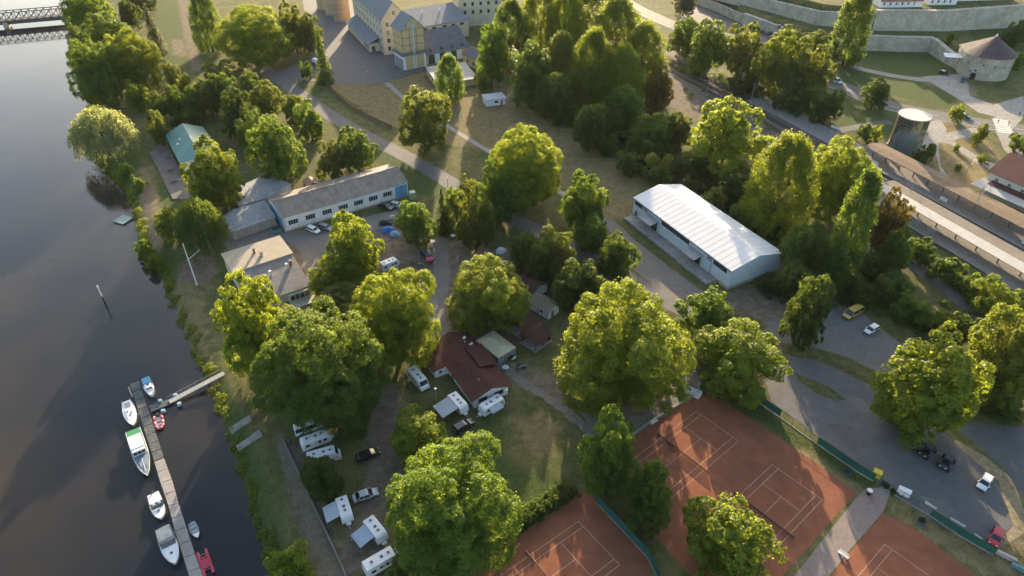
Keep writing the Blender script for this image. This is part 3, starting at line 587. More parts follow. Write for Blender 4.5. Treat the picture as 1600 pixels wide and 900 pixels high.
TREES = [
 # --- upper left bank
 (136,22,72,92,'big','green','tall green tree at the water beside the far end of the truss bridge'),
 (200,21,34,38,'mid','dark','small round dark tree behind the tall tree near the truss bridge'),
 (215,0,52,34,'mid','dark','dark tree cut by the top edge left of the long lawn'),
 (172,62,78,74,'mid','green','upper crown of the big bank clump, just below the bridge end tree'),
 (150,114,76,102,'big','green','darker bank tree leaning over the river left in the big clump'),
 (207,97,78,118,'big','lime','brightest sunlit tree on the lawn side of the big bank clump'),
 (125,70,34,52,'small','dark','small dark tree at the water under the bridge end tree'),
 (157,204,84,84,'willow','pale','pale yellowish round willow at the river edge'),
 (212,150,38,46,'small','lime','small sunlit tree at the foot of the big bank clump'),
 (271,124,30,44,'small','olive','left small conical tree at the end of the lawn'),
 (290,140,28,42,'small','olive','small conical tree touching the hedge row at the lawn end'),
 (244,168,34,44,'small','dark','dark shrubby tree left of the hedge row above the green roof'),
 (273,160,34,52,'small','dark','second dark tree of the hedge row above the green roof'),
 (303,160,32,52,'small','dark','third dark tree of the hedge row above the green roof'),
 (331,152,40,60,'small','dark','fourth dark tree of the hedge row, above the green ridge'),
 (362,148,40,58,'small','dark','fifth dark tree of the hedge row, under the big lawn tree'),
 (392,142,40,54,'small','dark','last dark tree of the hedge row, nearest the road bend'),
 (248,200,30,48,'small','olive','small olive tree by the left corner of the green roof'),
 (279,192,28,30,'bush','dark','dark bush against the upper eave of the green roof'),
 (303,186,28,28,'bush','dark','dark bush behind the ridge end of the green roof'),
 (320,32,46,82,'plume','green','tall narrow tree between the lawn and the big road tree'),
 (395,55,112,116,'big','lime','large bright tree at the bend of the upper road'),
 (458,42,46,66,'mid','olive','olive tree between the road tree and the brewery yard'),
 (485,52,36,54,'mid','olive','olive tree beside the parked white truck'),
 (478,110,24,26,'bush','green','bush at the yard gate below the white truck'),
 (237,44,30,66,'conifer','blue','blue grey spruce standing alone beside the long lawn'),
 (502,86,30,74,'conifer','dark','dark spruce hiding the middle of the white truck'),
 (216,286,26,26,'bush','green','bush at the waterline below the pale willow'),
 (226,392,30,34,'bush','green','bush at the waterline left of the dark weeping willow'),
 (240,412,30,30,'bush','lime','bright bush at the waterline left of the signal mast'),
 (196,268,26,26,'bush','green','low bush hanging over the water beside the willow'),
 (340,112,46,30,'bush','olive','low olive bush at the foot of the large road bend tree'),
 # --- centre left
 (372,178,56,72,'mid','dark','dark tree at the left of the clump above the round green tree'),
 (412,158,54,56,'mid','olive','brownish olive tree on top of the clump by the road'),
 (396,205,60,64,'mid','green','green tree in the middle of the clump right of the green roof'),
 (435,237,82,94,'mid','green','round green tree overhanging the corrugated grey shed roofs'),
 (483,188,44,58,'small','green','green tree with pale foliage on the right of the road clump'),
 (460,172,40,46,'small','olive','grey olive tree between the road clump trees'),
 (517,250,50,56,'small','olive','left of the two trees behind the long white building'),
 (557,233,66,64,'mid','green','right of the two trees behind the long white building'),
 (337,276,92,106,'mid','lime','sunlit tree hiding the right half of the green roofed house'),
 (312,352,70,98,'willow','dark','dark weeping willow left of the grey sheds'),
 (264,350,42,52,'small','olive','small yellow topped tree left of the dark weeping willow'),
 (661,188,84,90,'mid','olive','round brownish tree alone in the field beside the upper road'),
 (702,122,46,64,'plume','green','slim wispy tree in front of the low grey roofed shed'),
 (757,128,28,34,'bush','green','bush beside the small white hut'),
 # --- centre belt along creek, back
 (768,84,50,80,'mid','green','tree at the right end of the brewery wing'),
 (798,52,62,92,'plume','green','tall tree between the brewery and the creek poplars'),
 (832,116,64,90,'tall','green','drooping green tree over the creek beside the field hut'),
 (846,30,70,112,'plume','lime','back left tree of the tall creek grove'),
 (884,40,62,124,'plume','lime','tall slender tree left in the creek grove'),
 (918,30,76,124,'plume','lime','back tree in the middle of the tall creek grove'),
 (926,112,72,116,'plume','lime','front tree in the middle of the tall creek grove'),
 (962,60,90,132,'plume','lime','tallest bright tree of the creek grove beside the railway'),
 (1004,92,76,98,'plume','lime','bright right hand tree of the creek grove above the tracks'),

 (876,104,60,92,'plume','olive','olive tree low in the left half of the creek grove'),
 (972,122,66,90,'plume','lime','green tree low in the right half of the creek grove'),
 (978,162,70,74,'mid','green','lower tree at the foot of the creek grove'),
 (1030,142,46,70,'mid','rust','rusty brown tree at the railway edge of the creek grove'),
 (868,152,60,70,'mid','dark','dark tree standing in the creek bed under the grove'),
 (922,200,56,66,'mid','dark','dark bush like tree on the field side of the creek'),
 (1020,206,80,66,'mid','green','grey green tree between the creek and the railway'),
 (1060,206,56,56,'mid','olive','willowy tree left of the big bright railway tree'),
 (1137,214,118,106,'mid','lime','big bright round tree beside the tracks behind the white hall'),
 (1096,266,66,40,'bush','dark','dark tree in the gully behind the white hall roof'),
 (1150,296,76,46,'bush','dark','dark tree under the big railway tree behind the hall'),
 (1194,340,56,46,'bush','dark','dark tree in the shade at the far eave of the hall'),
 (985,256,46,38,'bush','dark','first bush of the creek hedge at the field edge'),
 (1028,264,50,46,'bush','olive','second bush of the creek hedge, above the hall gable'),
 (1080,290,44,36,'bush','olive','third bush of the creek hedge, along the hall ridge'),
 (1118,314,44,40,'bush','olive','fourth bush of the creek hedge, half along the hall'),
 (1152,336,40,38,'bush','green','fifth bush of the creek hedge, at the shaded roof end'),
 (950,225,40,36,'bush','dark','bush where the creek glints between the trees'),
 (900,180,38,34,'bush','green','bush on the field bank of the creek'),
 # --- trees between tracks and street
 (1070,58,54,50,'mid','green','first tree of the trackside row, beside the blue street sign'),
 (1108,74,66,74,'mid','green','second tree of the trackside row below the street'),
 (1160,80,58,76,'mid','olive','third tree of the trackside row below the parked cars'),
 (1212,98,74,94,'mid','lime','fourth tree of the trackside row with bright crown'),
 (1262,110,80,96,'mid','olive','last tall olive tree of the trackside row'),
 (1294,168,44,52,'small','dark','low dark tree at the end of the trackside row'),
 (1240,150,60,50,'bush','dark','dark undergrowth bush beneath the trackside row'),
 (1170,128,60,40,'bush','dark','dark undergrowth bush beside the tracks near the lamp post'),
 (1369,147,42,44,'mid','dark','single dark round tree between street and water tower'),
 (1334,40,50,112,'poplar','green','columnar poplar in front of the town wall'),
 (1252,8,60,40,'mid','dark','left dark tree on the terrace of the town wall'),
 (1292,18,44,48,'mid','dark','right dark tree on the terrace of the town wall'),
 (1070,2,40,36,'mid','blue','greyish tree on the far side of the street at the top edge'),
 (1594,36,30,44,'small','dark','dark tree at the foot of the upper wall at the right edge'),
 (1496,178,22,26,'small','lime','small yellow green tree beside the passing car'),
 (1352,208,26,28,'bush','dark','dark shrub left of the round glass tower'),
 (1371,208,18,24,'bush','lime','yellow green shrub left of the round glass tower'),
 (1440,244,26,30,'bush','dark','dark shrub at the right foot of the round glass tower'),
 (1453,238,18,26,'bush','green','slim shrub at the right foot of the round glass tower'),
 (1533,211,20,32,'small','olive','young tree on the triangular lawn by the crossing'),
 (1495,230,10,12,'small','lime','tiny bright sapling on the lawn by the station path'),
 (1590,224,22,26,'bush','green','clipped green hedge bush at the right edge by the crossing'),
 (1592,95,22,24,'bush','green','bush right of the round bastion'),
 (1486,58,16,18,'bush','green','sapling on the terrace between the walls'),
 (1498,262,12,12,'bush','green','small shrub on the lawn near the station gable'),
 (1537,248,20,14,'bush','lime','low bright shrub on the lawn near the station roof'),
 # --- middle
 (822,264,112,118,'big','lime','big bright tree at the road in the middle of the field edge'),
 (778,300,64,90,'mid','green','green tree left of the big bright tree in the middle'),
 (912,312,72,90,'mid','green','soft dark green tree beside the gravel drive'),
 (650,346,62,66,'mid','green','round tree with blue tent at its left foot'),
 (691,328,32,62,'conifer','dark','dark conifer between the round tree and the bushy tree'),
 (712,318,36,50,'small','green','small green tree right of the dark conifer'),
 (744,338,70,90,'mid','olive','bushy olive tree right of the dark conifer'),
 (730,294,34,40,'small','olive','small tree at the roadside above the bushy olive tree'),
 (555,386,88,100,'mid','lime','bright leafy tree beside the white camper under the car yard'),
 (520,430,86,68,'mid','lime','broad low bright tree right of the beige flat roof'),
 (763,460,124,110,'big','lime','bright yellow green tree in the middle of the camp'),
 (868,392,74,78,'mid','olive','olive tree topping the dark grove left of the drive'),
 (905,440,84,80,'mid','dark','dark tree in front of the grove left of the drive'),
 (928,368,56,56,'mid','green','green tree at the back of the grove beside the drive'),
 (962,404,62,76,'mid','dark','dark tree at the drive side of the grove'),
 (818,392,44,60,'small','dark','dark tree at the left end of the grove'),
 (842,424,36,40,'small','dark','dark tree behind the white hut'),
 (620,492,134,142,'big','lime','bright tree left of the red roofed house'),
 (397,512,112,166,'big','lime','tall sunlit tree at the left end of the camp by the bank'),
 (502,572,190,226,'big','deep','largest dark chestnut tree over the caravans'),
 (528,478,90,70,'mid','olive','olive tree crown at the lower eave of the shingled roof'),
 (470,545,110,120,'big','olive','warm olive crown between the bank tree and the chestnut'),
 (652,677,96,62,'mid','lime','small bright tree in the middle of the camp lawn'),
 (706,788,202,202,'big','green','largest round tree at the bottom beside the clay court'),
 (502,744,62,70,'mid','dark','small dark tree covering the end of a caravan'),
 (640,888,70,44,'mid','dark','dark tree over the lowest caravan at the bottom edge'),
 (452,888,92,56,'bush','lime','bright bush at the bottom edge on the river bank'),
 (976,545,200,200,'big','lime','largest bright tree above the clay court entrance'),
 (1104,492,86,84,'mid','green','round tree in front of the white hall corner'),
 (1156,560,146,116,'mid','lime','broad sunlit tree above the far clay court corner'),
 (955,712,96,128,'mid','green','green tree at the left side of the upper clay court'),
 (1012,772,84,104,'mid','green','tree beside the windscreen between the clay courts'),
 (1146,846,158,134,'mid','lime','bright tree at the bottom edge over the clay court'),
 # --- right
 (1222,292,108,150,'plume','lime','bright tall tree right of the white hall'),
 (1312,282,112,112,'big','lime','bright broad tree beside the platform canopy'),
 (1331,362,54,172,'poplar','green','dark columnar poplar right of the white hall'),
 (1393,348,60,96,'mid','rust','rusty green tree at the end of the island platform'),
 (1398,390,50,70,'mid','green','green tree below the rusty tree by the platform'),
 (1255,390,70,90,'mid','dark','dark tree in the hollow right of the white hall'),
 (1240,440,56,60,'mid','dark','dark tree at the lower right corner of the hall'),
 (1264,487,72,106,'mid','dark','dark tree left of the yellow van'),
 (1300,420,56,70,'mid','dark','dark tree at the foot of the columnar poplar'),
 (1340,452,56,50,'bush','dark','dark thicket bush above the yellow van'),
 (1388,450,60,50,'bush','dark','dark thicket bush behind the white parked car'),
 (1420,478,56,50,'bush','green','green thicket bush left of the lane'),
 (1450,498,50,44,'bush','green','light green thicket bush beside the gravel parking'),
 (1478,508,50,50,'bush','olive','olive thicket bush with pale sprays beside the parking'),
 (1440,392,56,44,'bush','dark','first dark bush below the island platform'),
 (1482,422,54,44,'bush','dark','second dark bush below the island platform'),
 (1520,448,44,40,'bush','green','third bush below the island platform'),
 (1552,462,66,58,'mid','lime','bright tree top above the big tree at the right edge'),
 (1452,604,136,160,'tall','lime','bright tree in the middle of the parking area'),
 (1572,562,112,160,'big','olive','big tree at the right edge behind the parked dark car'),
 (1512,520,44,50,'small','dark','dark young tree between the two parking trees'),
 (1590,478,40,44,'small','green','green tree at the right edge below the platform'),
 (1570,640,60,40,'bush','dark','dark bush at the foot of the big right edge tree'),
 (1420,660,50,36,'bush','green','low bush at the foot of the parking tree'),
 (1205,445,50,36,'bush','dark','dark scrub under the short end of the hall'),
 (1368,420,50,44,'bush','dark','dark scrub right of the columnar poplar'),
]
for r in TREES: tree(*r)

# ================================================================== BUILDINGS
GLASS = mat('window_glass', (0.035, 0.045, 0.055), 0.08, 0.1, 0.5, spec=0.8)
FRAME_W = mat('window_frame_white', (0.70, 0.70, 0.68), 0.6, 0.1, 2.0)
FRAME_D = mat('window_frame_dark', (0.16, 0.16, 0.16), 0.6, 0.2, 2.0)
WHITE = mat('white_render', (0.74, 0.745, 0.74), 0.85, 0.06, 0.6, spec=0.2, dirt=(0.60, 0.59, 0.56))
CREAM = mat('cream_render', (0.55, 0.50, 0.38), 0.9, 0.10, 0.5, spec=0.15, dirt=(0.44, 0.40, 0.31))
YELLOW = mat('yellow_render', (0.56, 0.43, 0.22), 0.9, 0.10, 0.5, spec=0.15, dirt=(0.46, 0.34, 0.16))
TIMBER = mat('timber_dark', (0.09, 0.07, 0.055), 0.85, 0.25, 3.0, spec=0.2)
BLUEP = mat('blue_paint', (0.10, 0.33, 0.55), 0.6, 0.12, 1.0, dirt=(0.16, 0.34, 0.5))
PLINTH = mat('plinth', (0.46, 0.41, 0.31), 0.9, 0.18, 0.8, dirt=(0.3, 0.27, 0.22))
DARKV = mat('dark_opening', (0.025, 0.025, 0.025), 0.8, 0.2, 1.0)
STEEL = mat('galvanised_steel', (0.42, 0.43, 0.44), 0.45, 0.15, 2.0, metal=0.6)
def ribbed(name, col, scale, axis=0, rough=0.6, spec=0.35, var=0.18, dirt=None, depth=0.05, metal=0.0):
    """sheet or tile roof: fine ribs in relief and streaks along the fall"""
    m, t, out = nodes_of(name); b = N(t, 'ShaderNodeBsdfPrincipled'); t.links.new(b.outputs[0], out.inputs[0])
    b.inputs['Roughness'].default_value = rough; b.inputs['Specular IOR Level'].default_value = spec; b.inputs['Metallic'].default_value = metal
    co = N(t, 'ShaderNodeTexCoord').outputs['Object']
    w = N(t, 'ShaderNodeTexWave', Scale=scale, wave_type='BANDS'); w.bands_direction = 'XYZ'[axis]; w.inputs['Distortion'].default_value = 0.15; t.links.new(co, w.inputs['Vector'])
    mp = N(t, 'ShaderNodeMapping'); mp.inputs['Scale'].default_value = (0.9, 0.12, 0.12) if axis == 0 else (0.12, 0.9, 0.12); t.links.new(co, mp.inputs[0])
    n = N(t, 'ShaderNodeTexNoise', Scale=1.3, Detail=5.0, Roughness=0.7); t.links.new(mp.outputs[0], n.inputs['Vector'])
    n2 = N(t, 'ShaderNodeTexNoise', Scale=0.35, Detail=5.0, Roughness=0.65); t.links.new(co, n2.inputs['Vector'])
    c = ramp(t, n.outputs[0], [(0.3, tuple(v * (1 - var) for v in col)), (0.7, tuple(min(1, v * (1 + var)) for v in col))]).outputs[0]
    c = mixc(t, ramp(t, n2.outputs[0], [(0.48, (0, 0, 0)), (0.68, (1, 1, 1))]).outputs[0], c, dirt or tuple(v * .8 for v in col))
    t.links.new(c, b.inputs['Base Color'])
    bp = N(t, 'ShaderNodeBump', Strength=0.5, Distance=depth); t.links.new(w.outputs[0], bp.inputs['Height']); t.links.new(bp.outputs[0], b.inputs['Normal'])
    MATS[name] = m; return m
R_WHITE = ribbed('white_sheet_roof', (0.70, 0.69, 0.675), 2.2, 0, 0.8, 0.15, 0.05, (0.665, 0.655, 0.64), 0.008)
R_GREY = ribbed('old_grey_sheet_roof', (0.205, 0.18, 0.155), 1.6, 0, 0.75, 0.2, 0.25, (0.145, 0.122, 0.102))
R_SHED = ribbed('corrugated_shed_roof', (0.28, 0.295, 0.31), 2.4, 0, 0.7, 0.3, 0.22, (0.21, 0.21, 0.21))
R_SHING = ribbed('shingle_roof', (0.21, 0.195, 0.18), 3.2, 1, 0.85, 0.2, 0.22, (0.15, 0.135, 0.12))
R_FELT = mat('beige_felt_roof', (0.35, 0.30, 0.23), 0.85, 0.12, 0.6, spec=0.2, dirt=(0.33, 0.285, 0.21))
R_GREEN = ribbed('green_metal_roof', (0.10, 0.235, 0.205), 1.2, 0, 0.35, 0.5, 0.08, (0.12, 0.25, 0.22))
R_MAROON = ribbed('maroon_tile_roof', (0.100, 0.042, 0.034), 2.6, 1, 0.85, 0.15, 0.2, (0.072, 0.034, 0.029))
R_BROWNT = ribbed('dark_brown_tile_roof', (0.075, 0.040, 0.033), 2.6, 1, 0.9, 0.12, 0.2, (0.055, 0.032, 0.027))
R_RED = ribbed('red_tile_roof', (0.30, 0.13, 0.085), 2.6, 1, 0.8, 0.2, 0.15, (0.25, 0.115, 0.08))
R_SLATE = ribbed('slate_roof', (0.185, 0.21, 0.235), 2.0, 1, 0.9, 0.1, 0.12, (0.165, 0.18, 0.20))
R_DSLATE = ribbed('dark_slate_roof', (0.135, 0.14, 0.155), 2.0, 1, 0.9, 0.1, 0.14, (0.11, 0.115, 0.125))
R_BROWN = ribbed('brown_canopy_roof', (0.21, 0.158, 0.108), 1.4, 0, 0.9, 0.1, 0.15, (0.165, 0.125, 0.088))
R_CANW = ribbed('grey_canopy_roof', (0.38, 0.36, 0.335), 1.4, 0, 0.6, 0.4, 0.12, (0.34, 0.32, 0.30))

_wc = {}
def window(parent, loc, rz, w, h, nx=2, nz=1, fm=FRAME_W, gm=GLASS, name='window', t=0.09):
    """framed window: local x across, -y out of the wall; the pane is its own piece"""
    key = (round(w, 2), round(h, 2), nx, nz, fm.name, gm.name, name)
    if key not in _wc:
        q = MB(); q.box(-w/2, w/2, -.05, .06, -h/2, -h/2 + t); q.box(-w/2, w/2, -.05, .06, h/2 - t, h/2)
        q.box(-w/2, -w/2 + t, -.05, .06, -h/2 + t, h/2 - t); q.box(w/2 - t, w/2, -.05, .06, -h/2 + t, h/2 - t)
        for i in range(1, nx): x = -w/2 + w*i/nx; q.box(x - t*.35, x + t*.35, -.045, .06, -h/2 + t, h/2 - t)
        for i in range(1, nz): z = -h/2 + h*i/nz; q.box(-w/2 + t, w/2 - t, -.04, .055, z - t*.35, z + t*.35)
        p = MB().box(-w/2 + t*.5, w/2 - t*.5, -.02, .03, -h/2 + t*.5, h/2 - t*.5)
        _wc[key] = (q.mesh(name, fm), p.mesh('pane', gm))
    f = link(name, _wc[key][0], parent, loc, (0, 0, rz)); link('pane', _wc[key][1], f); return f
def slab(q, a, b, c, d, th=0.14):                            # thick sloping sheet from four corners
    n = (Vector(b) - Vector(a)).cross(Vector(d) - Vector(a)).normalized()
    if n.z < 0: n = -n
    lo = [Vector(p) for p in (a, b, c, d)]; hi = [p + n * th for p in lo]
    q.add(lo + hi, [(0,3,2,1),(4,5,6,7),(0,1,5,4),(1,2,6,5),(2,3,7,6),(3,0,4,7)])
def house(name, label, cat, O, ang, L, W, eave, ridge, wm, rm, over=0.35, rpos=0.5, end_over=None, plinth=None, ridge_axis='x', z0=0.0):
    """gabled building: local x along L, y along W; ridge along x at y = W*rpos"""
    e = empty(name, (O[0], O[1], z0), R(ang), label, cat)
    eo = over if end_over is None else end_over
    if ridge_axis == 'x':
        prof = [(0, -0.3), (W, -0.3), (W, eave), (W*rpos, ridge), (0, eave)]
        q = MB().add([(0, y, z) for y, z in prof] + [(L, y, z) for y, z in prof], [(0,1,2,3,4), (9,8,7,6,5)] + [(i, (i+1) % 5, 5 + (i+1) % 5, 5 + i) for i in range(5)])
        q.build('wall', wm, e)
        k1 = (ridge - eave) / (W*rpos); k2 = (ridge - eave) / (W*(1 - rpos)); up = 0.02
        r = MB(); slab(r, (-eo, -over, eave - k1*over + up), (L + eo, -over, eave - k1*over + up), (L + eo, W*rpos, ridge + up), (-eo, W*rpos, ridge + up))
        slab(r, (-eo, W*rpos, ridge + up), (L + eo, W*rpos, ridge + up), (L + eo, W + over, eave - k2*over + up), (-eo, W + over, eave - k2*over + up))
        r.build('roof', rm, e)
    else:
        prof = [(0, -0.3), (L, -0.3), (L, eave), (L*rpos, ridge), (0, eave)]
        q = MB().add([(x, 0, z) for x, z in prof] + [(x, W, z) for x, z in prof], [(4,3,2,1,0), (5,6,7,8,9)] + [(i, (i+1) % 5, 5 + (i+1) % 5, 5 + i) for i in range(5)])
        q.build('wall', wm, e)
        k1 = (ridge - eave) / (L*rpos); k2 = (ridge - eave) / (L*(1 - rpos)); up = 0.02
        r = MB(); slab(r, (-over, -eo, eave - k1*over + up), (L*rpos, -eo, ridge + up), (L*rpos, W + eo, ridge + up), (-over, W + eo, eave - k1*over + up))
        slab(r, (L*rpos, -eo, ridge + up), (L + over, -eo, eave - k2*over + up), (L + over, W + eo, eave - k2*over + up), (L*rpos, W + eo, ridge + up))
        r.build('roof', rm, e)
    if plinth is not None: MB().box(-.06, L + .06, -.06, W + .06, -.3, 0.9).build('plinth', plinth, e)
    return e
def chimney(parent, x, y, z, m, h=1.4, s=0.6, capm=None):
    c = MB().box(x - s/2, x + s/2, y - s/2, y + s/2, z - .4, z + h).build('chimney', m, parent)
    MB().box(x - s*.65, x + s*.65, y - s*.65, y + s*.65, z + h, z + h + .15).build('chimney_cap', capm or CONC, c); return c
HP = math.pi / 2
BRICK = mat('chimney_brick', (0.30, 0.15, 0.10), 0.9, 0.25, 4.0)

# --- white warehouse hall
H = house('warehouse', 'long white hall with bright white low gabled roof beside the gravel drive', 'hall', (38.0, 186.3), -62.6, 44.0, 18.2, 6.2, 8.3, mat('hall_cladding', (0.62, 0.70, 0.735), 0.8, 0.05, 0.6, dirt=(0.55, 0.62, 0.65)), R_WHITE, 0.25, plinth=PLINTH)
for s0, s1, n in ((.015, .105, 4), (.32, .61, 12), (.845, .965, 5)): window(H, ((s0 + s1)/2*44, 0, 5.0), 0, (s1 - s0)*44, 1.35, n, 2, FRAME_D)
for s in (.138, .805): MB().box(44*s - 1.1, 44*s + 1.1, -.06, .0, 4.3, 5.6).build('vent_panel', mat('grey_panel', (0.35, 0.36, 0.37), 0.7), H)
for s in (.235, .69):
    d = MB().box(44*s - 1.9, 44*s + 1.9, -.08, .02, .7, 4.2).build('door', mat('dark_green_door', (0.035, 0.06, 0.05), 0.6), H)
    MB().box(44*s + 1.2, 44*s + 1.4, -.14, -.08, 2.2, 2.5).build('handle', STEEL, d)
    c = MB(); slab(c, (44*s - 2.9, -3.4, 3.9), (44*s + 2.7, -3.4, 3.9), (44*s + 2.7, .0, 4.6), (44*s - 2.9, .0, 4.6), .12); cn = c.build('canopy', R_SHED, H)
    for x in (-2.7, 2.5): MB().tube((44*s + x, -3.2, 0), (44*s + x, -3.2, 3.9), .06).build('canopy_post', STEEL, cn)
MB().box(1.3, 2.3, -.07, .02, .3, 2.4).build('door', mat('maroon_door', (0.16, 0.07, 0.05), 0.6), H)
for x in (8.6, 36.6): MB().tube((x, -.15, .2), (x, -.15, 6.0), .08).build('downpipe', STEEL, H)
MB().box(-.25, 44.25, -.42, -.27, 5.95, 6.12).build('gutter', mat('dark_gutter', (0.10, 0.10, 0.11), 0.5), H)
_k = (8.3 - 6.2) / 9.1; _sl = math.atan(_k); _len = 9.35 / math.cos(_sl)
_seam = MB().box(-.04, .04, 0, _len, 0, .025).mesh('roof_seam', mat('roof_seam_grey', (0.62, 0.615, 0.605), 0.8))
for i in range(21):
    link('roof_seam', _seam, H, (1.0 + i*2.1, -.25, 6.2 - _k*.25 + .162), (_sl, 0, 0)); link('roof_seam', _seam, H, (1.0 + i*2.1, 18.45, 6.2 - _k*.25 + .162), (_sl, 0, math.pi))
lp = MB().box(1.0, 40, -4.1, -.1, -.3, .75).build('loading_platform', CONC, H)
for i in range(5): MB().box(44.06, 44.15, 3 + i*3.2, 3.6 + i*3.2, .35, .65).build('plinth_vent', mat('rust_red', (0.25, 0.10, 0.07), 0.8), H)

# --- long white workshop with blue gate
B2 = house('workshop', 'long low white building with old grey roof and blue gate', 'building', (-68.9, 176.2), 33.2, 41.4, 14.6, 5.0, 7.2, WHITE, R_GREY, 0.3, plinth=None)
for s in (.07, .20, .33, .458, .582, .704, .824): window(B2, (s*41.4, 0, 2.75), 0, 3.1, 1.7, 4, 1, FRAME_W)
g = MB().box(.892*41.4, .993*41.4, -.08, .0, .1, 4.4).build('gate', BLUEP, B2); MB().box(.94*41.4, .945*41.4, -.1, -.08, .1, 4.4).build('gate_seam', FRAME_D, g)
MB().box(-.08, .0, .4, 13, .3, 4.3).build('blue_side_panel', BLUEP, B2)
MB().box(0, 41.4, -.06, 0, -.3, .5).build('plinth', PLINTH, B2)
MB().tube((.3, -.12, .1), (.3, -.12, 4.8), .07).build('downpipe', FRAME_D, B2)
for x in (9, 20, 31): MB().tube((x, 8.6, 6.7), (x, 8.6, 7.6), .14).build('roof_vent', STEEL, B2)
MB().box(-.3, 41.7, 7.1, 7.5, 7.28, 7.42).build('ridge_cap', mat('ridge_grey', (0.17, 0.16, 0.15), 0.6), B2)

# --- clubhouse with beige flat roof and shingled lower roof
CB = empty('clubhouse', (-73.7, 146.9, 0), R(34.5), 'clubhouse with beige flat roof stepping down to a shingled roof', 'building')
MB().box(0, 15.9, 0, 10.6, -.3, 5.7).build('wall', CREAM, CB)
MB().box(-.35, 16.25, 0, 10.95, 5.72, 5.98).build('flat_roof', R_FELT, CB)
MB().box(.3, 15.4, -12.2, -.02, -.3, 2.9).build('lower_wall', CREAM, CB)
r = MB(); slab(r, (-.3, -13.0, 3.0), (15.9, -13.0, 3.0), (15.9, -.03, 5.45), (-.3, -.03, 5.45)); r.build('shingle_roof', R_SHING, CB)
MB().box(9.3, 15.2, -13.6, -12.25, -.3, 2.6).build('bay', CREAM, CB)
for x in (10.3, 11.6, 12.9, 14.2): window(CB, (x, -13.6, 1.5), 0, 1.1, 1.5, 1, 1, FRAME_D)
MB().box(6, 15.9, -16.5, -13.62, -.3, .25).build('terrace', PLINTH, CB)
chimney(CB, 7.4, 6.0, 5.98, BRICK, 1.5, .55); chimney(CB, 8.6, 3.6, 5.98, CREAM, 1.1, .8)
chimney(CB, 8.0, -5.2, 4.6, WHITE, 1.6, .5, WHITE); chimney(CB, 12.7, -4.6, 4.7, WHITE, 1.6, .5, WHITE); chimney(CB, 14.1, -3.6, 4.8, BRICK, 1.5, .55)
MB().box(-4.6, 0, -9, -1.5, -.3, .35).build('side_deck', mat('deck_boards', (0.16, 0.13, 0.12), 0.8, 0.3, 3.0), CB)
MB().tube((-4.5, -9, .35), (-4.5, -1.5, .35), .04).tube((-4.5, -9, 1.3), (-4.5, -1.5, 1.3), .04).tube((-4.5, -9, .3), (-4.5, -9, 1.3), .04).tube((-4.5, -1.5, .3), (-4.5, -1.5, 1.3), .04).tube((-4.5, -5, .3), (-4.5, -5, 1.3), .04).build('railing', STEEL, CB)

# --- riverside restaurant with green hipped roof
GH = empty('restaurant', (-129.4, 237.8, 0), R(-58.0), 'house with green hipped metal roof and paved river terrace', 'house')
L_, W_ = 26.5, 13.6
MB().box(.5, L_ - .5, .5, W_ - .5, -.3, 3.9).build('wall', WHITE, GH)
q = MB().add([(0,0,3.9),(L_,0,3.9),(L_,W_,3.9),(0,W_,3.9),(0,W_/2,6.9),(L_-7.2,W_/2,6.9),(0,0,3.78),(L_,0,3.78),(L_,W_,3.78),(0,W_,3.78)],
             [(0,1,5,4),(2,3,4,5),(1,2,5),(3,0,4),(9,8,7,6),(0,6,7,1),(1,7,8,2),(2,8,9,3),(3,9,6,0)]); rf = q.build('roof', R_GREEN, GH)
for x, y in ((11, 3.6), (13.5, 2.2)):
    z = 3.9 + 3.0 * y / (W_/2); MB().cbox(x, y, z + .1, 1.0, .7, .12).build('skylight', STEEL, rf)
for x in (16.5, 19.5, 22.5): window(GH, (x, .5, 1.7), 0, 1.8, 1.8, 2, 1, FRAME_D)
for y in (4, 8, 11): window(GH, (L_ - .5, y, 1.7), HP, 1.4, 1.6, 2, 1, FRAME_D)
tag(MB().prism([G(*q_) for q_ in [(234,240),(252,222),(262,228),(292,290),(298,312),(270,312),(262,296)]], -.4, .35).build('terrace_paving', mat('terrace_paving', (0.135, 0.118, 0.112), 0.85, 0.2, 1.2, bump=0.2), None), kind='structure')

# --- corrugated sheds left of the workshop
def shed(name, label, poly, z1, wm, rm, tilt=0.0):
    cx = sum(p[0] for p in poly) / len(poly); cyy = sum(p[1] for p in poly) / len(poly); e = empty(name, (cx, cyy, 0), R(33), label, 'shed')
    c, s = math.cos(-R(33)), math.sin(-R(33)); lp = [((x - cx)*c - (y - cyy)*s, (x - cx)*s + (y - cyy)*c) for x, y in poly]
    zt = [z1 + tilt * p[1] for p in lp]
    MB().prism(lp, -.3, [z - .02 for z in zt]).build('wall', wm, e)
    big = [(p[0]*1.04, p[1]*1.04) for p in lp]; MB().prism(big, [z for z in zt], [z + .16 for z in zt]).build('roof', rm, e); return e
S1 = shed('storage_shed', 'wide grey corrugated shed behind the gable of the white workshop', [(-89.5,195.5),(-82,205),(-72.5,199),(-78,190.6),(-85.2,185.6)], 4.0, mat('shed_wall', (0.30, 0.29, 0.27), 0.8), R_SHED, 0.05)
S2 = shed('garage_shed', 'long low grey shed with open front left of the workshop gable', [(-88.5,178.2),(-86.2,183.6),(-78.3,189.0),(-72.6,180.2),(-83.0,171.8)], 3.2, mat('shed_wall', (0.30, 0.29, 0.27), 0.8), R_SHED, 0.06)
S3 = house('red_shed', 'small reddish shed behind the workshop roof', 'shed', (-67.8, 200.6), 32, 4.4, 4.6, 2.3, 3.2, mat('red_boards', (0.28, 0.11, 0.07), 0.8), mat('tan_roof', (0.36, 0.25, 0.17), 0.8), 0.15, ridge_axis='y')
MB().box(1.5, 2.9, -.06, .0, 0, 2.0).build('door', TIMBER, S3)

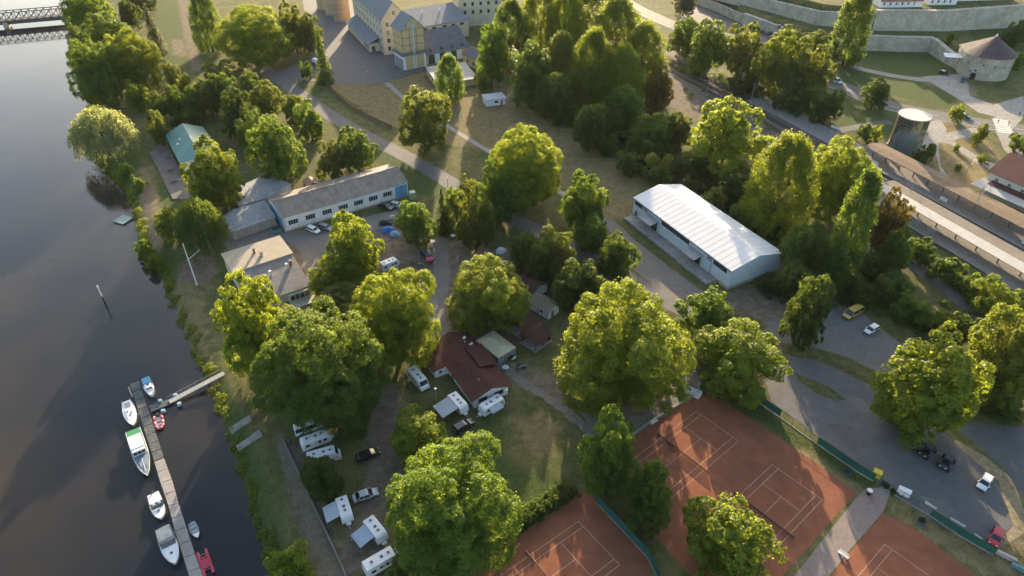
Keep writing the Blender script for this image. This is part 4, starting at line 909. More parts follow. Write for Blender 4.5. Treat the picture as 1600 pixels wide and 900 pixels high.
# --- camp reception with maroon roof
RH = house('camp_house', 'white camp house with large maroon tiled gable roof', 'house', (-18.6, 121.6), -59.8, 20.4, 8.6, 2.9, 4.5, WHITE, R_MAROON, 0.7, 0.5, 0.6)
for x in (7.5, 11.5, 15.5): window(RH, (x, 0, 1.6), 0, 1.8, 1.3, 2, 1, FRAME_D)
MB().box(9.4, 10.3, -.06, .02, 0, 2.1).build('door', TIMBER, RH)
for y in (2.2, 6.3): window(RH, (20.4, y, 1.7), HP, 2.2, 1.2, 2, 1, FRAME_D)
an = MB().box(.8, 7.6, -3.4, -.02, -.3, 2.35).build('annex', WHITE, RH)
r = MB(); slab(r, (.3, -4.0, 2.3), (8.0, -4.0, 2.3), (8.0, -.75, 2.75), (.3, -.75, 2.75), .12); r.build('annex_roof', R_MAROON, an)
window(an, (7.6, -2.0, 1.4), HP, .8, .7, 1, 1, FRAME_D); window(an, (3.2, -3.4, 1.4), 0, 1.0, .8, 1, 1, FRAME_D)
up_ = MB(); slab(up_, (6.0, 5.0, 4.75), (14.0, 5.0, 4.75), (14.0, 9.6, 3.6), (6.0, 9.6, 3.6), .12); up_.build('raised_roof', R_MAROON, RH)
for x, y in ((2.2, 7.0), (3.4, 6.2), (5.0, 7.4)): MB().cbox(x, y, 3.75, 1.0, .5, .3, x).build('roof_debris', WHITE, RH)
chimney(RH, 17.2, 3.0, 3.9, STEEL, .7, .3)
# --- event tent
ET = empty('event_tent', (-8.7, 123.6, 0), R(-48.5), 'beige marquee tent with striped side curtains by the maroon roof', 'tent')
q = MB().add([(0,0,2.6),(8.3,0,2.6),(8.3,5.6,2.6),(0,5.6,2.6),(2.2,2.8,3.5),(6.1,2.8,3.5),(0,0,2.35),(8.3,0,2.35),(8.3,5.6,2.35),(0,5.6,2.35)],
             [(0,1,5,4),(1,2,5),(2,3,4,5),(3,0,4),(0,6,7,1),(1,7,8,2),(2,8,9,3),(3,9,6,0)]); q.build('canopy', mat('beige_canvas', (0.46, 0.42, 0.28), 0.85, 0.08, 0.8), ET)
for x in (.1, 2.8, 5.5, 8.2):
    for y in (.1, 5.5): MB().tube((x, y, 0), (x, y, 2.5), .05).build('pole', STEEL, ET)
for i in range(9): MB().box(8.16, 8.2, .25 + i*.6, .6 + i*.6, .1, 2.4).build('side_curtain', mat('grey_canvas', (0.38, 0.38, 0.37), 0.85), ET)
for i in range(7): MB().box(.6 + i*1.1, 1.2 + i*1.1, .06, .1, .1, 2.4).build('side_curtain', mat('dark_canvas', (0.10, 0.09, 0.08), 0.85), ET)
# --- small camp huts
HW = house('half_timbered_hut', 'small white hut with dark timber frame and grey brown roof', 'hut', (4.4, 138.9), -45, 6.5, 4.4, 2.6, 3.7, WHITE, mat('hut_roof', (0.17, 0.145, 0.105), 0.85, 0.2, 2.0), 0.4)
for x in (.05, 3.2, 6.45): MB().box(x - .1, x + .1, -.05, .05, 0, 2.55).build('timber_post', TIMBER, HW)
MB().box(0, 6.5, -.06, .04, .0, .2).build('timber_sill', TIMBER, HW); MB().box(0, 6.5, -.06, .04, 2.4, 2.6).build('timber_rail', TIMBER, HW)
window(HW, (4.4, 0, 1.8), 0, 1.0, .8, 2, 1, FRAME_D); MB().box(6.49, 6.55, 1.4, 2.5, 0, 2.1).build('door', mat('olive_door', (0.16, 0.17, 0.13), 0.7), HW)
HM = house('maroon_hut', 'hut with dark red roof between the bright camp tree and the half timbered hut', 'hut', (.6, 146.8), -45, 6.4, 6.0, 2.6, 3.8, WHITE, R_BROWNT, 0.5)
window(HM, (2.0, 0, 1.5), 0, 1.2, 1.0, 2, 1, FRAME_D); MB().box(4.0, 4.9, -.06, 0, 0, 2.0).build('door', TIMBER, HM)
def pavilion(label, O, ang, L, W):
    e = empty('pavilion', (O[0], O[1], 0), R(ang), label, 'pavilion', 'brown roofed picnic pavilions'); r = MB()
    slab(r, (-.4, -.5, 2.15), (-.4, W/2, 3.4), (L + .3, W/2, 3.4), (L + .3, -.5, 2.15), .12); slab(r, (-.4, W + .5, 2.15), (-.4, W/2, 3.4), (L + .3, W/2, 3.4), (L + .3, W + .5, 2.15), .12); r.build('roof', R_BROWNT, e)
    for x in (.1, L/2, L - .1):
        for y in (.1, W - .1): MB().box(x - .08, x + .08, y - .08, y + .08, 0, 2.4).build('post', TIMBER, e)
    MB().box(-.3, L + .3, -.4, W + .4, -.1, .12).build('floor_slab', CONC, e)
    MB().box(L - .12, L, .2, W - .2, .12, 2.3).build('back_wall', TIMBER, e)
    MB().box(.2, L - .3, W - .12, W, .12, 1.1).build('parapet', TIMBER, e); return e
pavilion('front brown open pavilion with gable toward the camp lawn', (5.6, 122.4), 46, 5.6, 4.8)
pavilion('rear brown open pavilion behind the front one, under the bright camp tree', (2.6, 126.9), 46, 5.8, 5.0)
# --- tennis clubhouse
TC = empty('tennis_clubhouse', (*G(1056, 606), 0), R(-38), 'white walled flat dark roofed clubhouse at the top of the clay courts', 'building')
MB().box(0, 4.4, 0, 9.5, -.2, 2.8).build('wall', WHITE, TC); MB().box(-.4, 4.9, -.3, 9.9, 2.82, 3.05).build('roof', mat('bitumen_roof', (0.075, 0.065, 0.068), 0.85, 0.2, 1.0), TC)
MB().box(.6, 1.6, -.06, .02, 0, 2.2).build('door', DARKV, TC); MB().box(4.42, 5.6, -.2, 1.6, -.2, 1.1).build('low_wall', WHITE, TC)
window(TC, (3.0, 0, 1.6), 0, 1.0, .8, 2, 1, FRAME_D)

# ------------------------------------------------------------------ brewery complex at the top
MILL = R(32)
TIMB2 = mat('weathered_timber', (0.21, 0.185, 0.15), 0.9, 0.2, 2.0)
TW = empty('timber_tower', (-50.5, 317.9, 0), MILL, 'yellow half timbered tower house with slate gable roof in the brewery yard', 'building')
MB().box(0, 11.6, 0, 10.4, -.3, 7.0).build('base_wall', WHITE, TW)
for x in (3.0, 8.6):
    MB().box(x - 1.9, x + 1.9, -.06, .0, .2, 6.0).build('arch_panel', YELLOW, TW)
MB().box(-.06, 0, .8, 9.8, .2, 4.6).build('side_panel', mat('blue_grey_panel', (0.24, 0.28, 0.32), 0.7), TW)
r = MB()
for a, b, c, d in (((-.9,-.9,6.6),(12.5,-.9,6.6),(11.7,.1,7.6),(-.1,.1,7.6)), ((12.5,-.9,6.6),(12.5,11.3,6.6),(11.7,10.3,7.6),(11.7,.1,7.6)), ((-.9,11.3,6.6),(-.9,-.9,6.6),(-.1,.1,7.6),(-.1,10.3,7.6))): slab(r, a, b, c, d, .1)
r.build('pent_roof', R_DSLATE, TW)
u = MB().add([(.1,.1,7.0),(11.5,.1,7.0),(11.5,.1,18.3),(5.8,.1,23.6),(.1,.1,18.3),(.1,10.3,7.0),(11.5,10.3,7.0),(11.5,10.3,18.3),(5.8,10.3,23.6),(.1,10.3,18.3)], [(0,1,2,3,4),(9,8,7,6,5),(0,4,9,5),(1,6,7,2),(4,3,8,9),(3,2,7,8),(0,5,6,1)]); u.build('upper_wall', YELLOW, TW)
r = MB(); slab(r, (-.5,-.6,17.6),(5.8,-.6,23.7),(5.8,11,23.7),(-.5,11,17.6)); slab(r, (12.1,-.6,17.6),(5.8,-.6,23.7),(5.8,11,23.7),(12.1,11,17.6)); r.build('roof', R_SLATE, TW)
for z in (7.8, 11.0, 14.4, 17.9): MB().box(.1, 11.5, -.0, .08, z, z + .3).build('timber_beam', TIMB2, TW); MB().box(.0, .09, .1, 10.3, z, z + .3).build('timber_beam', TIMB2, TW)
for x in (.1, 3.8, 7.4, 11.2): MB().box(x, x + .3, -.02, .1, 7.6, 18.2).build('timber_beam', TIMB2, TW)
for x in (2.6, 5.6, 8.6): MB().box(x, x + .25, -.02, .1, 18.2, 20.4 if x != 5.6 else 22.8).build('timber_beam', TIMB2, TW)
MB().tube((5.7, -.3, .2), (5.7, -.3, 19.5), .45, n=8).build('downpipe', mat('pale_blue_pipe', (0.42, 0.52, 0.58), 0.5), TW)
MB().box(5.0, 6.4, -1.2, .05, 19.3, 20.6).build('hoist_box', mat('pale_blue_pipe', (0.42, 0.52, 0.58), 0.5), TW)
WG = house('brewery_wing', 'tall cream brewery wing with slate roof and rows of small windows', 'building', (-62.8, 339.5), 25.3, 12.5, 56, 17.0, 24.5, CREAM, R_SLATE, 0.5, ridge_axis='y')
for z in (3.0, 6.8, 10.6, 14.4):
    for y in range(9): window(WG, (0, 4 + y*5.6, z), -HP, 1.2, 1.7, 1, 2, FRAME_D)
    for x in (2.6, 6.2, 9.8): window(WG, (x, 0, z), 0, 1.4, 1.9, 1, 2, FRAME_D)
window(WG, (6.2, 0, 19.5), 0, 1.4, 1.9, 1, 2, FRAME_D)
LT = empty('lean_to', (-62.8, 339.5, 0), R(25.3), 'long blue grey lean-to roof along the cream brewery wing', 'building')
MB().box(-5.6, -.35, 8, 50, -.3, 4.0).build('wall', CREAM, LT); r = MB(); slab(r, (-6.6, 7, 3.9), (-.35, 7, 6.6), (-.35, 51, 6.6), (-6.6, 51, 3.9)); r.build('roof', R_SLATE, LT)
for y in (10, 13, 16): window(LT, (-5.6, y, 1.8), -HP, 1.6, 2.2, 1, 1, FRAME_D)
MB().box(-4.2, -2.6, 7.9, 8.0, 0, 2.6).build('door', TIMBER, LT)
for i, (x, y, lab) in enumerate(((-96.0, 401, 'nearest'), (-103.0, 412, 'middle'), (-110.5, 423, 'farthest'))):
    e = empty('grain_silo', (x, y, 0), 0, lab + ' of three round tan brewery silos at the top edge', 'silo', 'brewery silos')
    MB().lathe([(0, 20), (4.7, 20), (4.7, -.2)], 28).build('shaft', mat('tan_render' if i else 'orange_render', (0.46, 0.36, 0.22) if i else (0.40, 0.265, 0.165), 0.9, 0.12, 0.5), e, smooth=False)
    MB().lathe([(5.0, -.2), (5.0, .9), (4.7, .9)], 28).build('plinth', CONC, e)
    for k in (5, 10, 15): MB().lathe([(4.7, k), (4.78, k), (4.78, k + .3), (4.7, k + .3)], 28).build('band', PLINTH, e)
GHL = house('garage_hall', 'brewery garage hall with dark slate roof and white bay doors', 'building', (-40.5, 325.2), 30, 22.5, 25, 5.2, 12.2, YELLOW, R_DSLATE, 0.5)
for x in (2.5, 8.3, 14.1): MB().box(x - 1.6, x + 1.6, -.08, 0, .2, 4.6).build('bay_door', mat('bay_glass', (0.06, 0.07, 0.08), 0.2, spec=.6), GHL)
for x in (5.4, 11.2, 17.2): MB().box(x - 1.3, x + 1.3, -.12, 0, .2, 4.9).build('white_panel', WHITE, GHL)
for x in (2.5, 8.3, 14.1, 19.5):
    d = MB().add([(x-1.0,1.0,6.0),(x+1.0,1.0,6.0),(x,1.0,7.4),(x,4.6,7.3)], [(0,1,2),(0,2,3),(1,3,2)]).build('dormer', R_DSLATE, GHL); MB().box(x - .45, x + .45, .93, 1.0, 6.1, 6.7).build('dormer_window', GLASS, d)
MR = house('middle_wing', 'low brewery wing with blue grey roof between tower and rear block', 'building', (-47, 357), 30, 28, 22, 8.5, 12.5, CREAM, R_SLATE, 0.4, 0.9)
for x in (3, 8, 14, 19, 24): window(MR, (x, 0, 6.9), 0, 2.2, 1.2, 2, 1, FRAME_D)
for x in (7, 17): chimney(MR, x, 12, 11, WHITE, 1.6, .5, WHITE)
BB = empty('rear_block', (-28.5, 387, 0), R(14.5), 'large beige brewery block with four rows of windows at the top edge', 'building')
MB().box(0, 27, 0, 22, -.3, 24).build('wall', CREAM, BB); MB().box(-.3, 27.3, -.3, 22.3, 24.02, 24.5).build('roof', R_DSLATE, BB)
for z in (7.4, 11.6, 15.8, 20.0):
    for k in range(6): window(BB, (3 + k*4.4, 0, z), 0, 1.5, 1.9, 1, 2, FRAME_D)
SH = house('gate_house', 'small yellow house with hipped slate roof right of the garage hall', 'house', (-16.4, 318.6), 36, 9.6, 12, 4.4, 7.0, YELLOW, R_DSLATE, 0.4, ridge_axis='y')
for x in (2.4, 6.8): window(SH, (x, 0, 2.2), 0, 1.5, 2.2, 2, 2, FRAME_D)
for y in (3, 8): window(SH, (0, y, 2.2), -HP, 1.3, 1.8, 2, 1, FRAME_D)
LS = empty('low_shed', (-32.6, 293.2, 0), R(20), 'low yellow shed with pale grey flat roof behind the wispy tree', 'shed')
MB().box(0, 18.3, 0, 20, -.3, 2.9).build('wall', YELLOW, LS); r = MB(); slab(r, (-.4, -.4, 2.95), (18.7, -.4, 2.95), (18.7, 20.4, 3.6), (-.4, 20.4, 3.6)); r.build('roof', mat('pale_felt', (0.30, 0.30, 0.295), 0.8, 0.15, 0.7), LS)
for y in (4, 9, 14): window(LS, (0, y, 1.7), -HP, 1.6, 1.2, 2, 1, FRAME_D)
WH = empty('white_hut', (-8.6, 274.8, 0), R(18), 'small flat roofed white hut alone on the dry field', 'hut')
MB().box(-2.2, 6.2, 0, 6.2, -.2, 2.7).build('wall', WHITE, WH); MB().box(-2.6, 6.6, -.5, 6.6, 2.72, 2.95).build('roof', mat('pale_metal', (0.52, 0.54, 0.56), 0.5), WH)
window(WH, (2.2, 0, 1.6), 0, 1.6, .9, 2, 1, FRAME_D); MB().box(4.0, 4.9, -.06, 0, 0, 2.0).build('door', FRAME_D, WH)

# ------------------------------------------------------------------ town walls, bastion
def stone_mat(name, a, b, scale=1.0):
    m, t, out = nodes_of(name); s = N(t, 'ShaderNodeBsdfPrincipled'); t.links.new(s.outputs[0], out.inputs[0]); s.inputs['Roughness'].default_value = 0.95; s.inputs['Specular IOR Level'].default_value = 0.1
    co = N(t, 'ShaderNodeNewGeometry').outputs['Position']
    mp = N(t, 'ShaderNodeMapping'); mp.inputs['Scale'].default_value = (1, 1, 1.7); t.links.new(co, mp.inputs[0])
    v = N(t, 'ShaderNodeTexVoronoi', Scale=1.1 * scale); t.links.new(mp.outputs[0], v.inputs['Vector'])
    e = N(t, 'ShaderNodeTexVoronoi', Scale=1.1 * scale, feature='DISTANCE_TO_EDGE'); t.links.new(mp.outputs[0], e.inputs['Vector'])
    n = N(t, 'ShaderNodeTexNoise', Scale=0.22, Detail=6.0, Roughness=0.7); t.links.new(co, n.inputs['Vector'])
    sx = N(t, 'ShaderNodeSeparateColor'); t.links.new(v.outputs['Color'], sx.inputs[0])
    c = ramp(t, sx.outputs[0], [(0, a), (1, b)]).outputs[0]
    c = mixc(t, ramp(t, n.outputs[0], [(0.4, (0, 0, 0)), (0.7, (1, 1, 1))]).outputs[0], c, tuple(x * .68 for x in a))
    c = mixc(t, ramp(t, e.outputs['Distance'], [(0.0, (1, 1, 1)), (0.07, (0, 0, 0))]).outputs[0], c, tuple(x * .6 for x in a))
    t.links.new(c, s.inputs['Base Color'])
    bp = N(t, 'ShaderNodeBump', Strength=0.6, Distance=0.12); t.links.new(e.outputs['Distance'], bp.inputs['Height']); t.links.new(bp.outputs[0], s.inputs['Normal']); MATS[name] = m; return m
STONE = stone_mat('town_wall_stone', (0.42, 0.385, 0.31), (0.56, 0.52, 0.43))
STONE_C = stone_mat('wall_coping_stone', (0.44, 0.41, 0.35), (0.54, 0.50, 0.43), 0.6)
def stone_wall(label, P, z0, tops, th=1.2, batter=0.5, capw=.25):
    e = empty('town_wall', (P[0][0], P[0][1], 0), 0, label, 'wall', 'old town walls'); ox, oy = P[0]
    P = [(x - ox, y - oy) for x, y in P]; z0s = z0 if hasattr(z0, '__len__') else [z0]*len(P); tps = tops if hasattr(tops, '__len__') else [tops]*len(P)
    L, Rr = ribbon(P, th * 2, 0); q = MB(); n = len(P); c = MB()
    F = [(Rr[i][0]*1.0, Rr[i][1]) for i in range(n)]; Bk = [(L[i][0], L[i][1]) for i in range(n)]
    vs = []
    for i in range(n):
        fx, fy = F[i]; bx, by = Bk[i]; mx, my = (fx + bx)/2, (fy + by)/2
        ux, uy = (fx - mx)/th, (fy - my)/th
        vs += [(fx + ux*batter, fy + uy*batter, z0s[i] - 1.0), (fx, fy, tps[i]), (bx, by, tps[i]), (bx, by, z0s[i] - 1.0)]
    fs = []
    for i in range(n - 1):
        a = 4*i; b = a + 4; fs += [(a, b, b+1, a+1), (a+1, b+1, b+2, a+2), (a+2, b+2, b+3, a+3), (a+3, b+3, b, a)]
    fs += [(0, 1, 2, 3), (4*n-1, 4*n-2, 4*n-3, 4*n-4)]
    q.add(vs, fs).build('wall_body', STONE, e)
    for i in range(n - 1):
        a, b = Vector((*F[i], 0)), Vector((*F[i+1], 0)); m = max(1, int((b - a).length / 2.4)); pm = Vector((*Bk[i], 0)); pn = Vector((*Bk[i+1], 0))
        for k in range(m):                                   # coping stones, one by one
            s0, s1 = k/m + .006, (k+1)/m - .006; zz0 = tps[i] + (tps[i+1]-tps[i])*s0; zz1 = tps[i] + (tps[i+1]-tps[i])*s1; h = .2 + .06*((k*7) % 5)/5
            o = (a - pm).normalized() * .12
            MB().prism([((a + (b-a)*s0 + o).x, (a + (b-a)*s0 + o).y), ((a + (b-a)*s1 + o).x, (a + (b-a)*s1 + o).y), ((pm + (pn-pm)*s1 - o).x, (pm + (pn-pm)*s1 - o).y), ((pm + (pn-pm)*s0 - o).x, (pm + (pn-pm)*s0 - o).y)], [zz0 + .003, zz1 + .003, zz1 + .003, zz0 + .003], [zz0 + h, zz1 + h, zz1 + h, zz0 + h]).build('coping_stone', STONE_C, e)
    return e
LW = LOWER_WALL
stone_wall('lower town wall right of the columnar poplar, above the sloping lawn', [G(1296,74), G(1350,77), G(1400,79), G(1452,80)], 0, 6.8)
stone_wall('curved wall running down from the lower town wall to the round bastion', [G(1453,81), G(1478,97), G(1500,109), G(1514,116)], 0, [6.6, 5.4, 4.6, 4.2])
stone_wall('low retaining wall above the parked cars by the street', [G(1160,37), G(1200,50), G(1238,64)], 0, [5.5, 5.0, 4.6])
stone_wall('square stepped wall end beside the wall gate', [G(1238,66), G(1262,73), G(1277,74)], 0, 5.2)
_u = [G(u, w, 6.0) for u, w in [(1105,-8),(1190,14),(1276,38),(1360,46),(1470,47),(1600,40),(1760,36)]]
stone_wall('high upper town wall with pale coping under the red roofs', _u[3:], 6.0, [15.6, 15.6, 16.6, 16.6], 1.4, .9)
stone_wall('lower part of the upper town wall under the dark terrace trees', _u[:4], 6.0, [11.5, 11.5, 12.5, 13.5], 1.2, .6)
stone_wall('grey noise wall beside the street at the top edge', [G(1085,5), G(1120,18), G(1158,36)], 0, 4.5, .4, .05)
BA = empty('bastion', (218.0, 313.0, 0), 0, 'round stone bastion with dark conical roof below the town wall', 'tower')
arc = []
for i in range(15):
    t = R(178 + 178 * i / 14); arc.append((10.6*math.cos(t), 9.6*math.sin(t)))
poly = arc + [(9.4, 9.5), (-8.0, 10.5)]
MB().prism(poly, -1.0, 9.6).build('wall', STONE, BA)
rim = [(x*1.05, y*1.05) for x, y in poly]; MB().prism(rim, 9.62, 9.95).build('eave_ring', STONE_C, BA)
ap = (2.6, 4.0, 16.2); rim2 = [(x*1.08, y*1.08, 10.0) for x, y in poly]; n = len(rim2)
MB().add(rim2 + [ap], [(i, (i+1) % n, n) for i in range(n)] + [tuple(range(n-1, -1, -1))]).build('roof', ribbed('dark_bastion_roof', (0.062, 0.048, 0.055), 2.0, 1, 0.75, 0.25, 0.15), BA)
MB().tube((ap[0], ap[1], 15.8), (ap[0], ap[1], 17.0), .4, .3).build('finial', WHITE, BA)
for k, (i, z) in enumerate([(1,6.5),(3,4.0),(4,6.8),(6,6.4),(8,6.0),(10,5.6),(11,2.6),(12,6.0),(2,3.2)]):
    x, y = arc[i]; x2, y2 = arc[i+1]; mx, my = (x+x2)/2, (y+y2)/2; a = math.atan2(y2-y, x2-x); window(BA, (mx, my, z), a, .9, 1.1, 1, 1, STONE_C, DARKV, t=.14)
MB().cbox(-8.2, -6.6, 1.4, 2.0, .5, 2.9, R(-45)).build('gateway', DARKV, BA)
pa = MB(); slab(pa, (-17, 4.5, 6.4), (-10, 1.5, 6.9), (-9.4, 6.5, 7.3), (-16, 8.5, 7.0), .15); pa.build('porch_roof', WHITE, BA)
for x, y in ((-15.5, 5.2), (-11.0, 3.0)): MB().tube((x, y, 3.5), (x, y, 6.5), .12).build('porch_post', TIMBER, BA)
# houses behind the upper wall
def town_house(label, u, w, ang, L, W, ev, rd, wm, rm, rows=2):
    x, y = G(u, w, 15.0); e = house('town_house', label, 'house', (x, y), ang, L, W, ev, rd, wm, rm, 0.4, z0=T(x, y))
    for r_ in range(rows):
        for k in range(max(1, int(L/3.2))): window(e, (1.8 + k*3.2, 0, 1.8 + r_*3), 0, 1.1, 1.5, 2, 1, FRAME_W)
    return e
town_house('white house with red roof right behind the upper town wall', 1375, 12, 4, 22, 10, 3.2, 7.5, WHITE, R_RED, 1)
town_house('grey walled house with dark red roof behind the wall coping', 1450, 8, 3, 15, 9, 4.0, 7.0, WHITE, R_MAROON, 1)
town_house('long white town house with many windows at the top right edge', 1488, 2, 6, 34, 10, 7.0, 11.0, WHITE, R_RED, 2)

# ------------------------------------------------------------------ round glazed tower
GT_ = empty('round_tower', (146.3, 235.5, 0), 0, 'round glazed tower with pale flat roof at the station park', 'tower')
MB().lathe([(5.9, -.2), (5.9, .6), (5.55, .7), (5.2, 12.4)], 40).build('wall', mat('dark_glass_wall', (0.055, 0.058, 0.05), 0.16, 0.3, 0.6, spec=0.7), GT_, smooth=True)
MB().lathe([(0, 12.75), (5.6, 12.75), (5.6, 12.4), (5.2, 12.4)], 40).build('roof_disc', mat('pale_roof_disc', (0.56, 0.50, 0.42), 0.8, 0.1, 0.5), GT_)
for k in range(28):
    a = 2*math.pi*k/28; c, s = math.cos(a), math.sin(a); MB().tube((5.62*c, 5.62*s, .6), (5.27*c, 5.27*s, 12.4), .05, n=5).build('mullion', mat('olive_steel', (0.20, 0.19, 0.11), 0.6), GT_)
for z in np.linspace(1.8, 11.4, 9): r_ = 5.6 - .35*z/12.4 + .03; MB().lathe([(r_ - .05, z), (r_ + .05, z), (r_ + .05, z + .1), (r_ - .05, z + .1)], 40).build('ring', mat('olive_steel', (0.20, 0.19, 0.11), 0.6), GT_)
rng_ = random.Random(4); _pan = MB().box(-.46, .46, -.02, .02, -.5, .5).mesh('panel', mat('translucent_panel', (0.30, 0.27, 0.13), 0.5, 0.3, 1.0))
for k in range(28):
    for j in range(8):
        a = 2*math.pi*(k+.5)/28
        if rng_.random() < .42 and -2.0 < (a if a < math.pi else a - 2*math.pi) < .4:
            z = 2.45 + j*1.2; r_ = 5.6 - .35*z/12.4 + .04; link('panel', _pan, GT_, (r_*math.cos(a), r_*math.sin(a), z), (0, 0, a + HP))

# ------------------------------------------------------------------ station and railway
RD = Vector((150.6 - 129.2, 167.5 - 214.9, 0)).normalized()     # along the tracks, towards the viewer
RN = Vector((RD.y, -RD.x, 0))                                    # towards the left of the picture
if RN.x > 0: RN = -RN
TRK = [G(*q) for q in [(900,0),(960,42),(1040,88),(1120,130),(1200,172),(1260,205),(1320,238),(1377,270),(1480,325),(1600,387),(1720,450)]]
def offs(P, d):
    P = [Vector((*q, 0)) for q in P]; out = []
    for i, q in enumerate(P):
        t = (P[min(i+1, len(P)-1)] - P[max(i-1, 0)]).normalized(); n = Vector((t.y, -t.x, 0))
        if n.x > 0: n = -n
        out.append((q + n*d).xy)
    return out
strip('ballast_bed', offs(TRK, 8.5), 24.0, BALLAST, 0.02, jit=0.2)
for d_ in (0.0, 4.8): strip('track_bed', offs(TRK, d_), 3.6, mat('rusty_ballast', (0.085, 0.068, 0.055), 0.95, 0.35, 2.5, bump=.6, world=True), 0.028, jit=0.15)
strip('trackside_path', offs(TRK, -6.0), 6.0, GRAVEL, 0.026, jit=0.15, seed=3)
RAILM = mat('rail_steel', (0.20, 0.15, 0.12), 0.5, 0.2, 2.0, metal=0.5); SLEEP = mat('sleeper', (0.085, 0.068, 0.055), 0.9, 0.3, 2.0)
for j, (d, lab) in enumerate(((0.0, 'railway track nearest the street and the station'), (4.8, 'middle railway track between the two platform canopies'), (21.5, 'railway track on the near side of the island platform'))):
    P = smooth_line(offs(TRK, d) if d < 20 else [offs(TRK, v_)[k_] for k_, v_ in enumerate((9.5, 9.5, 9.5, 9.5, 9.5, 10.5, 13.5, 18.0, 21.5, 21.5, 21.5))], 8); e = empty('railway_track', (P[0].x, P[0].y, 0.02), 0, lab, 'railway', 'railway tracks')
    o = P[0].copy(); P = [p - o for p in P]; q = MB()
    for s in (-.75, .75):
        L, Rr = ribbon([p + Vector((0, 0, 0)) for p in P], .14, 0.0); r = MB(); pts = []
        for i in range(len(P)):
            t = (P[min(i+1, len(P)-1)] - P[max(i-1, 0)]).normalized(); n = Vector((-t.y, t.x, 0)); c = P[i] + n*s
            pts += [(*(c + n*.06).xy, .12), (*(c - n*.06).xy, .12), (*(c - n*.06).xy, .30), (*(c + n*.06).xy, .30)]
        r.add(pts, [(4*i + a, 4*i + (a+1) % 4, 4*i + 4 + (a+1) % 4, 4*i + 4 + a) for i in range(len(P)-1) for a in range(4)]).build('rail', RAILM, e)
    acc = 0.0
    for a, b in zip(P[:-1], P[1:]):
        t = (b - a); L_ = t.length; t.normalize(); ang = math.atan2(t.y, t.x); s = -acc
        while s < L_:
            if s >= 0: c = a + t*s; q.cbox(c.x, c.y, .07, .28, 2.5, .16, ang)
            s += .8
        acc = (L_ + acc) % .8
    tag(q.build('sleepers', SLEEP, e), kind='stuff')
def platform_frame(P0, P1):
    a, b = Vector((*P0, 0)), Vector((*P1, 0)); d = b - a; return a, math.atan2(d.y, d.x), d.length
# platforms
a_, ang_, len_ = platform_frame((128.6, 227.5), (152.5, 172.5))
PAV = mat('platform_paving', (0.215, 0.20, 0.185), 0.9, 0.2, 1.0, bump=0.15, dirt=(0.17, 0.16, 0.15))
def platform(name, label, a, ang, x0, x1, y0, y1, h=.55):
    e = empty(name, a, ang, label, 'platform'); MB().box(x0, x1, y0, y1, -.2, h).build('platform_slab', PAV, e)
    for s in (y0 + .02, y1 - .32): MB().box(x0, x1, s, s + .3, h + .002, h + .05).build('edge_strip', CONC, e)
    return e
platform('station_platform', 'main station platform under the brown canopy', a_, ang_, -60, 85, -5.2, 5.2)
def canopy(label, a, ang, x0, x1, yw, z_edge, z_mid, m1, m2, ymid=0.0, n=12, group=None):
    e = empty('platform_canopy', a, ang, label, 'canopy'); r = MB(); slab(r, (x0, -yw[0], z_edge), (x1, -yw[0], z_edge), (x1, ymid, z_mid), (x0, ymid, z_mid), .16); r.build('roof_slope', m1, e)
    r = MB(); slab(r, (x0, ymid, z_mid), (x1, ymid, z_mid), (x1, yw[1], z_edge), (x0, yw[1], z_edge), .16); r.build('roof_slope', m2, e)
    for i in range(n):
        x = x0 + 2 + (x1 - x0 - 4)*i/(n - 1); MB().box(x - .14, x + .14, -.14 + ymid, .14 + ymid, .5, z_mid).build('column', mat('canopy_steel', (0.12, 0.13, 0.14), 0.6), e)
        MB().box(x - .1, x + .1, -yw[0] + .3, yw[1] - .3, z_edge - .35, z_edge - .06).build('beam', mat('canopy_steel', (0.12, 0.13, 0.14), 0.6), e)
    return e
canopy('long brown station canopy between the park and the tracks', a_ + Vector((1.5, .5, 0)), ang_, -.5, 80, (3.6, 4.2), 4.3, 4.6, R_BROWN, R_BROWN, 0.0, 14)
a2, ang2, len2 = platform_frame((121.3, 199.3), (140.1, 153.4))
platform('island_platform', 'island platform under the grey and white canopy', a2, ang2, -22, 80, -7.4, 4.4)
canopy('long island platform canopy with brown grey and white roof slopes', a2, ang2, 0, 80, (4.2, 5.2), 4.2, 4.55, R_CANW, ribbed('canopy_tan', (0.20, 0.172, 0.142), 1.4, 0, 0.9, 0.1, 0.15), -.2, 12)
for i, x in enumerate((14, 20, 25)):
    MB().box(x - 1.2, x + 1.2, -6.6, -6.4, .6, 2.6).build('x', None) if False else None
    e = empty('shelter_screen', a2 + Matrix.Rotation(ang2, 3, 'Z') @ Vector((x, -5.6, .55)), ang2, ['first', 'second', 'third'][i] + ' grey glass screen under the island platform canopy', 'screen', 'platform screens')
    MB().box(-1.6, 1.6, -.05, .05, .3, 2.3).build('pane', mat('grey_screen', (0.34, 0.37, 0.38), 0.3), e)
    for s in (-1.6, 1.6): MB().box(s - .06, s + .06, -.08, .08, 0, 2.4).build('post', STEEL, e)
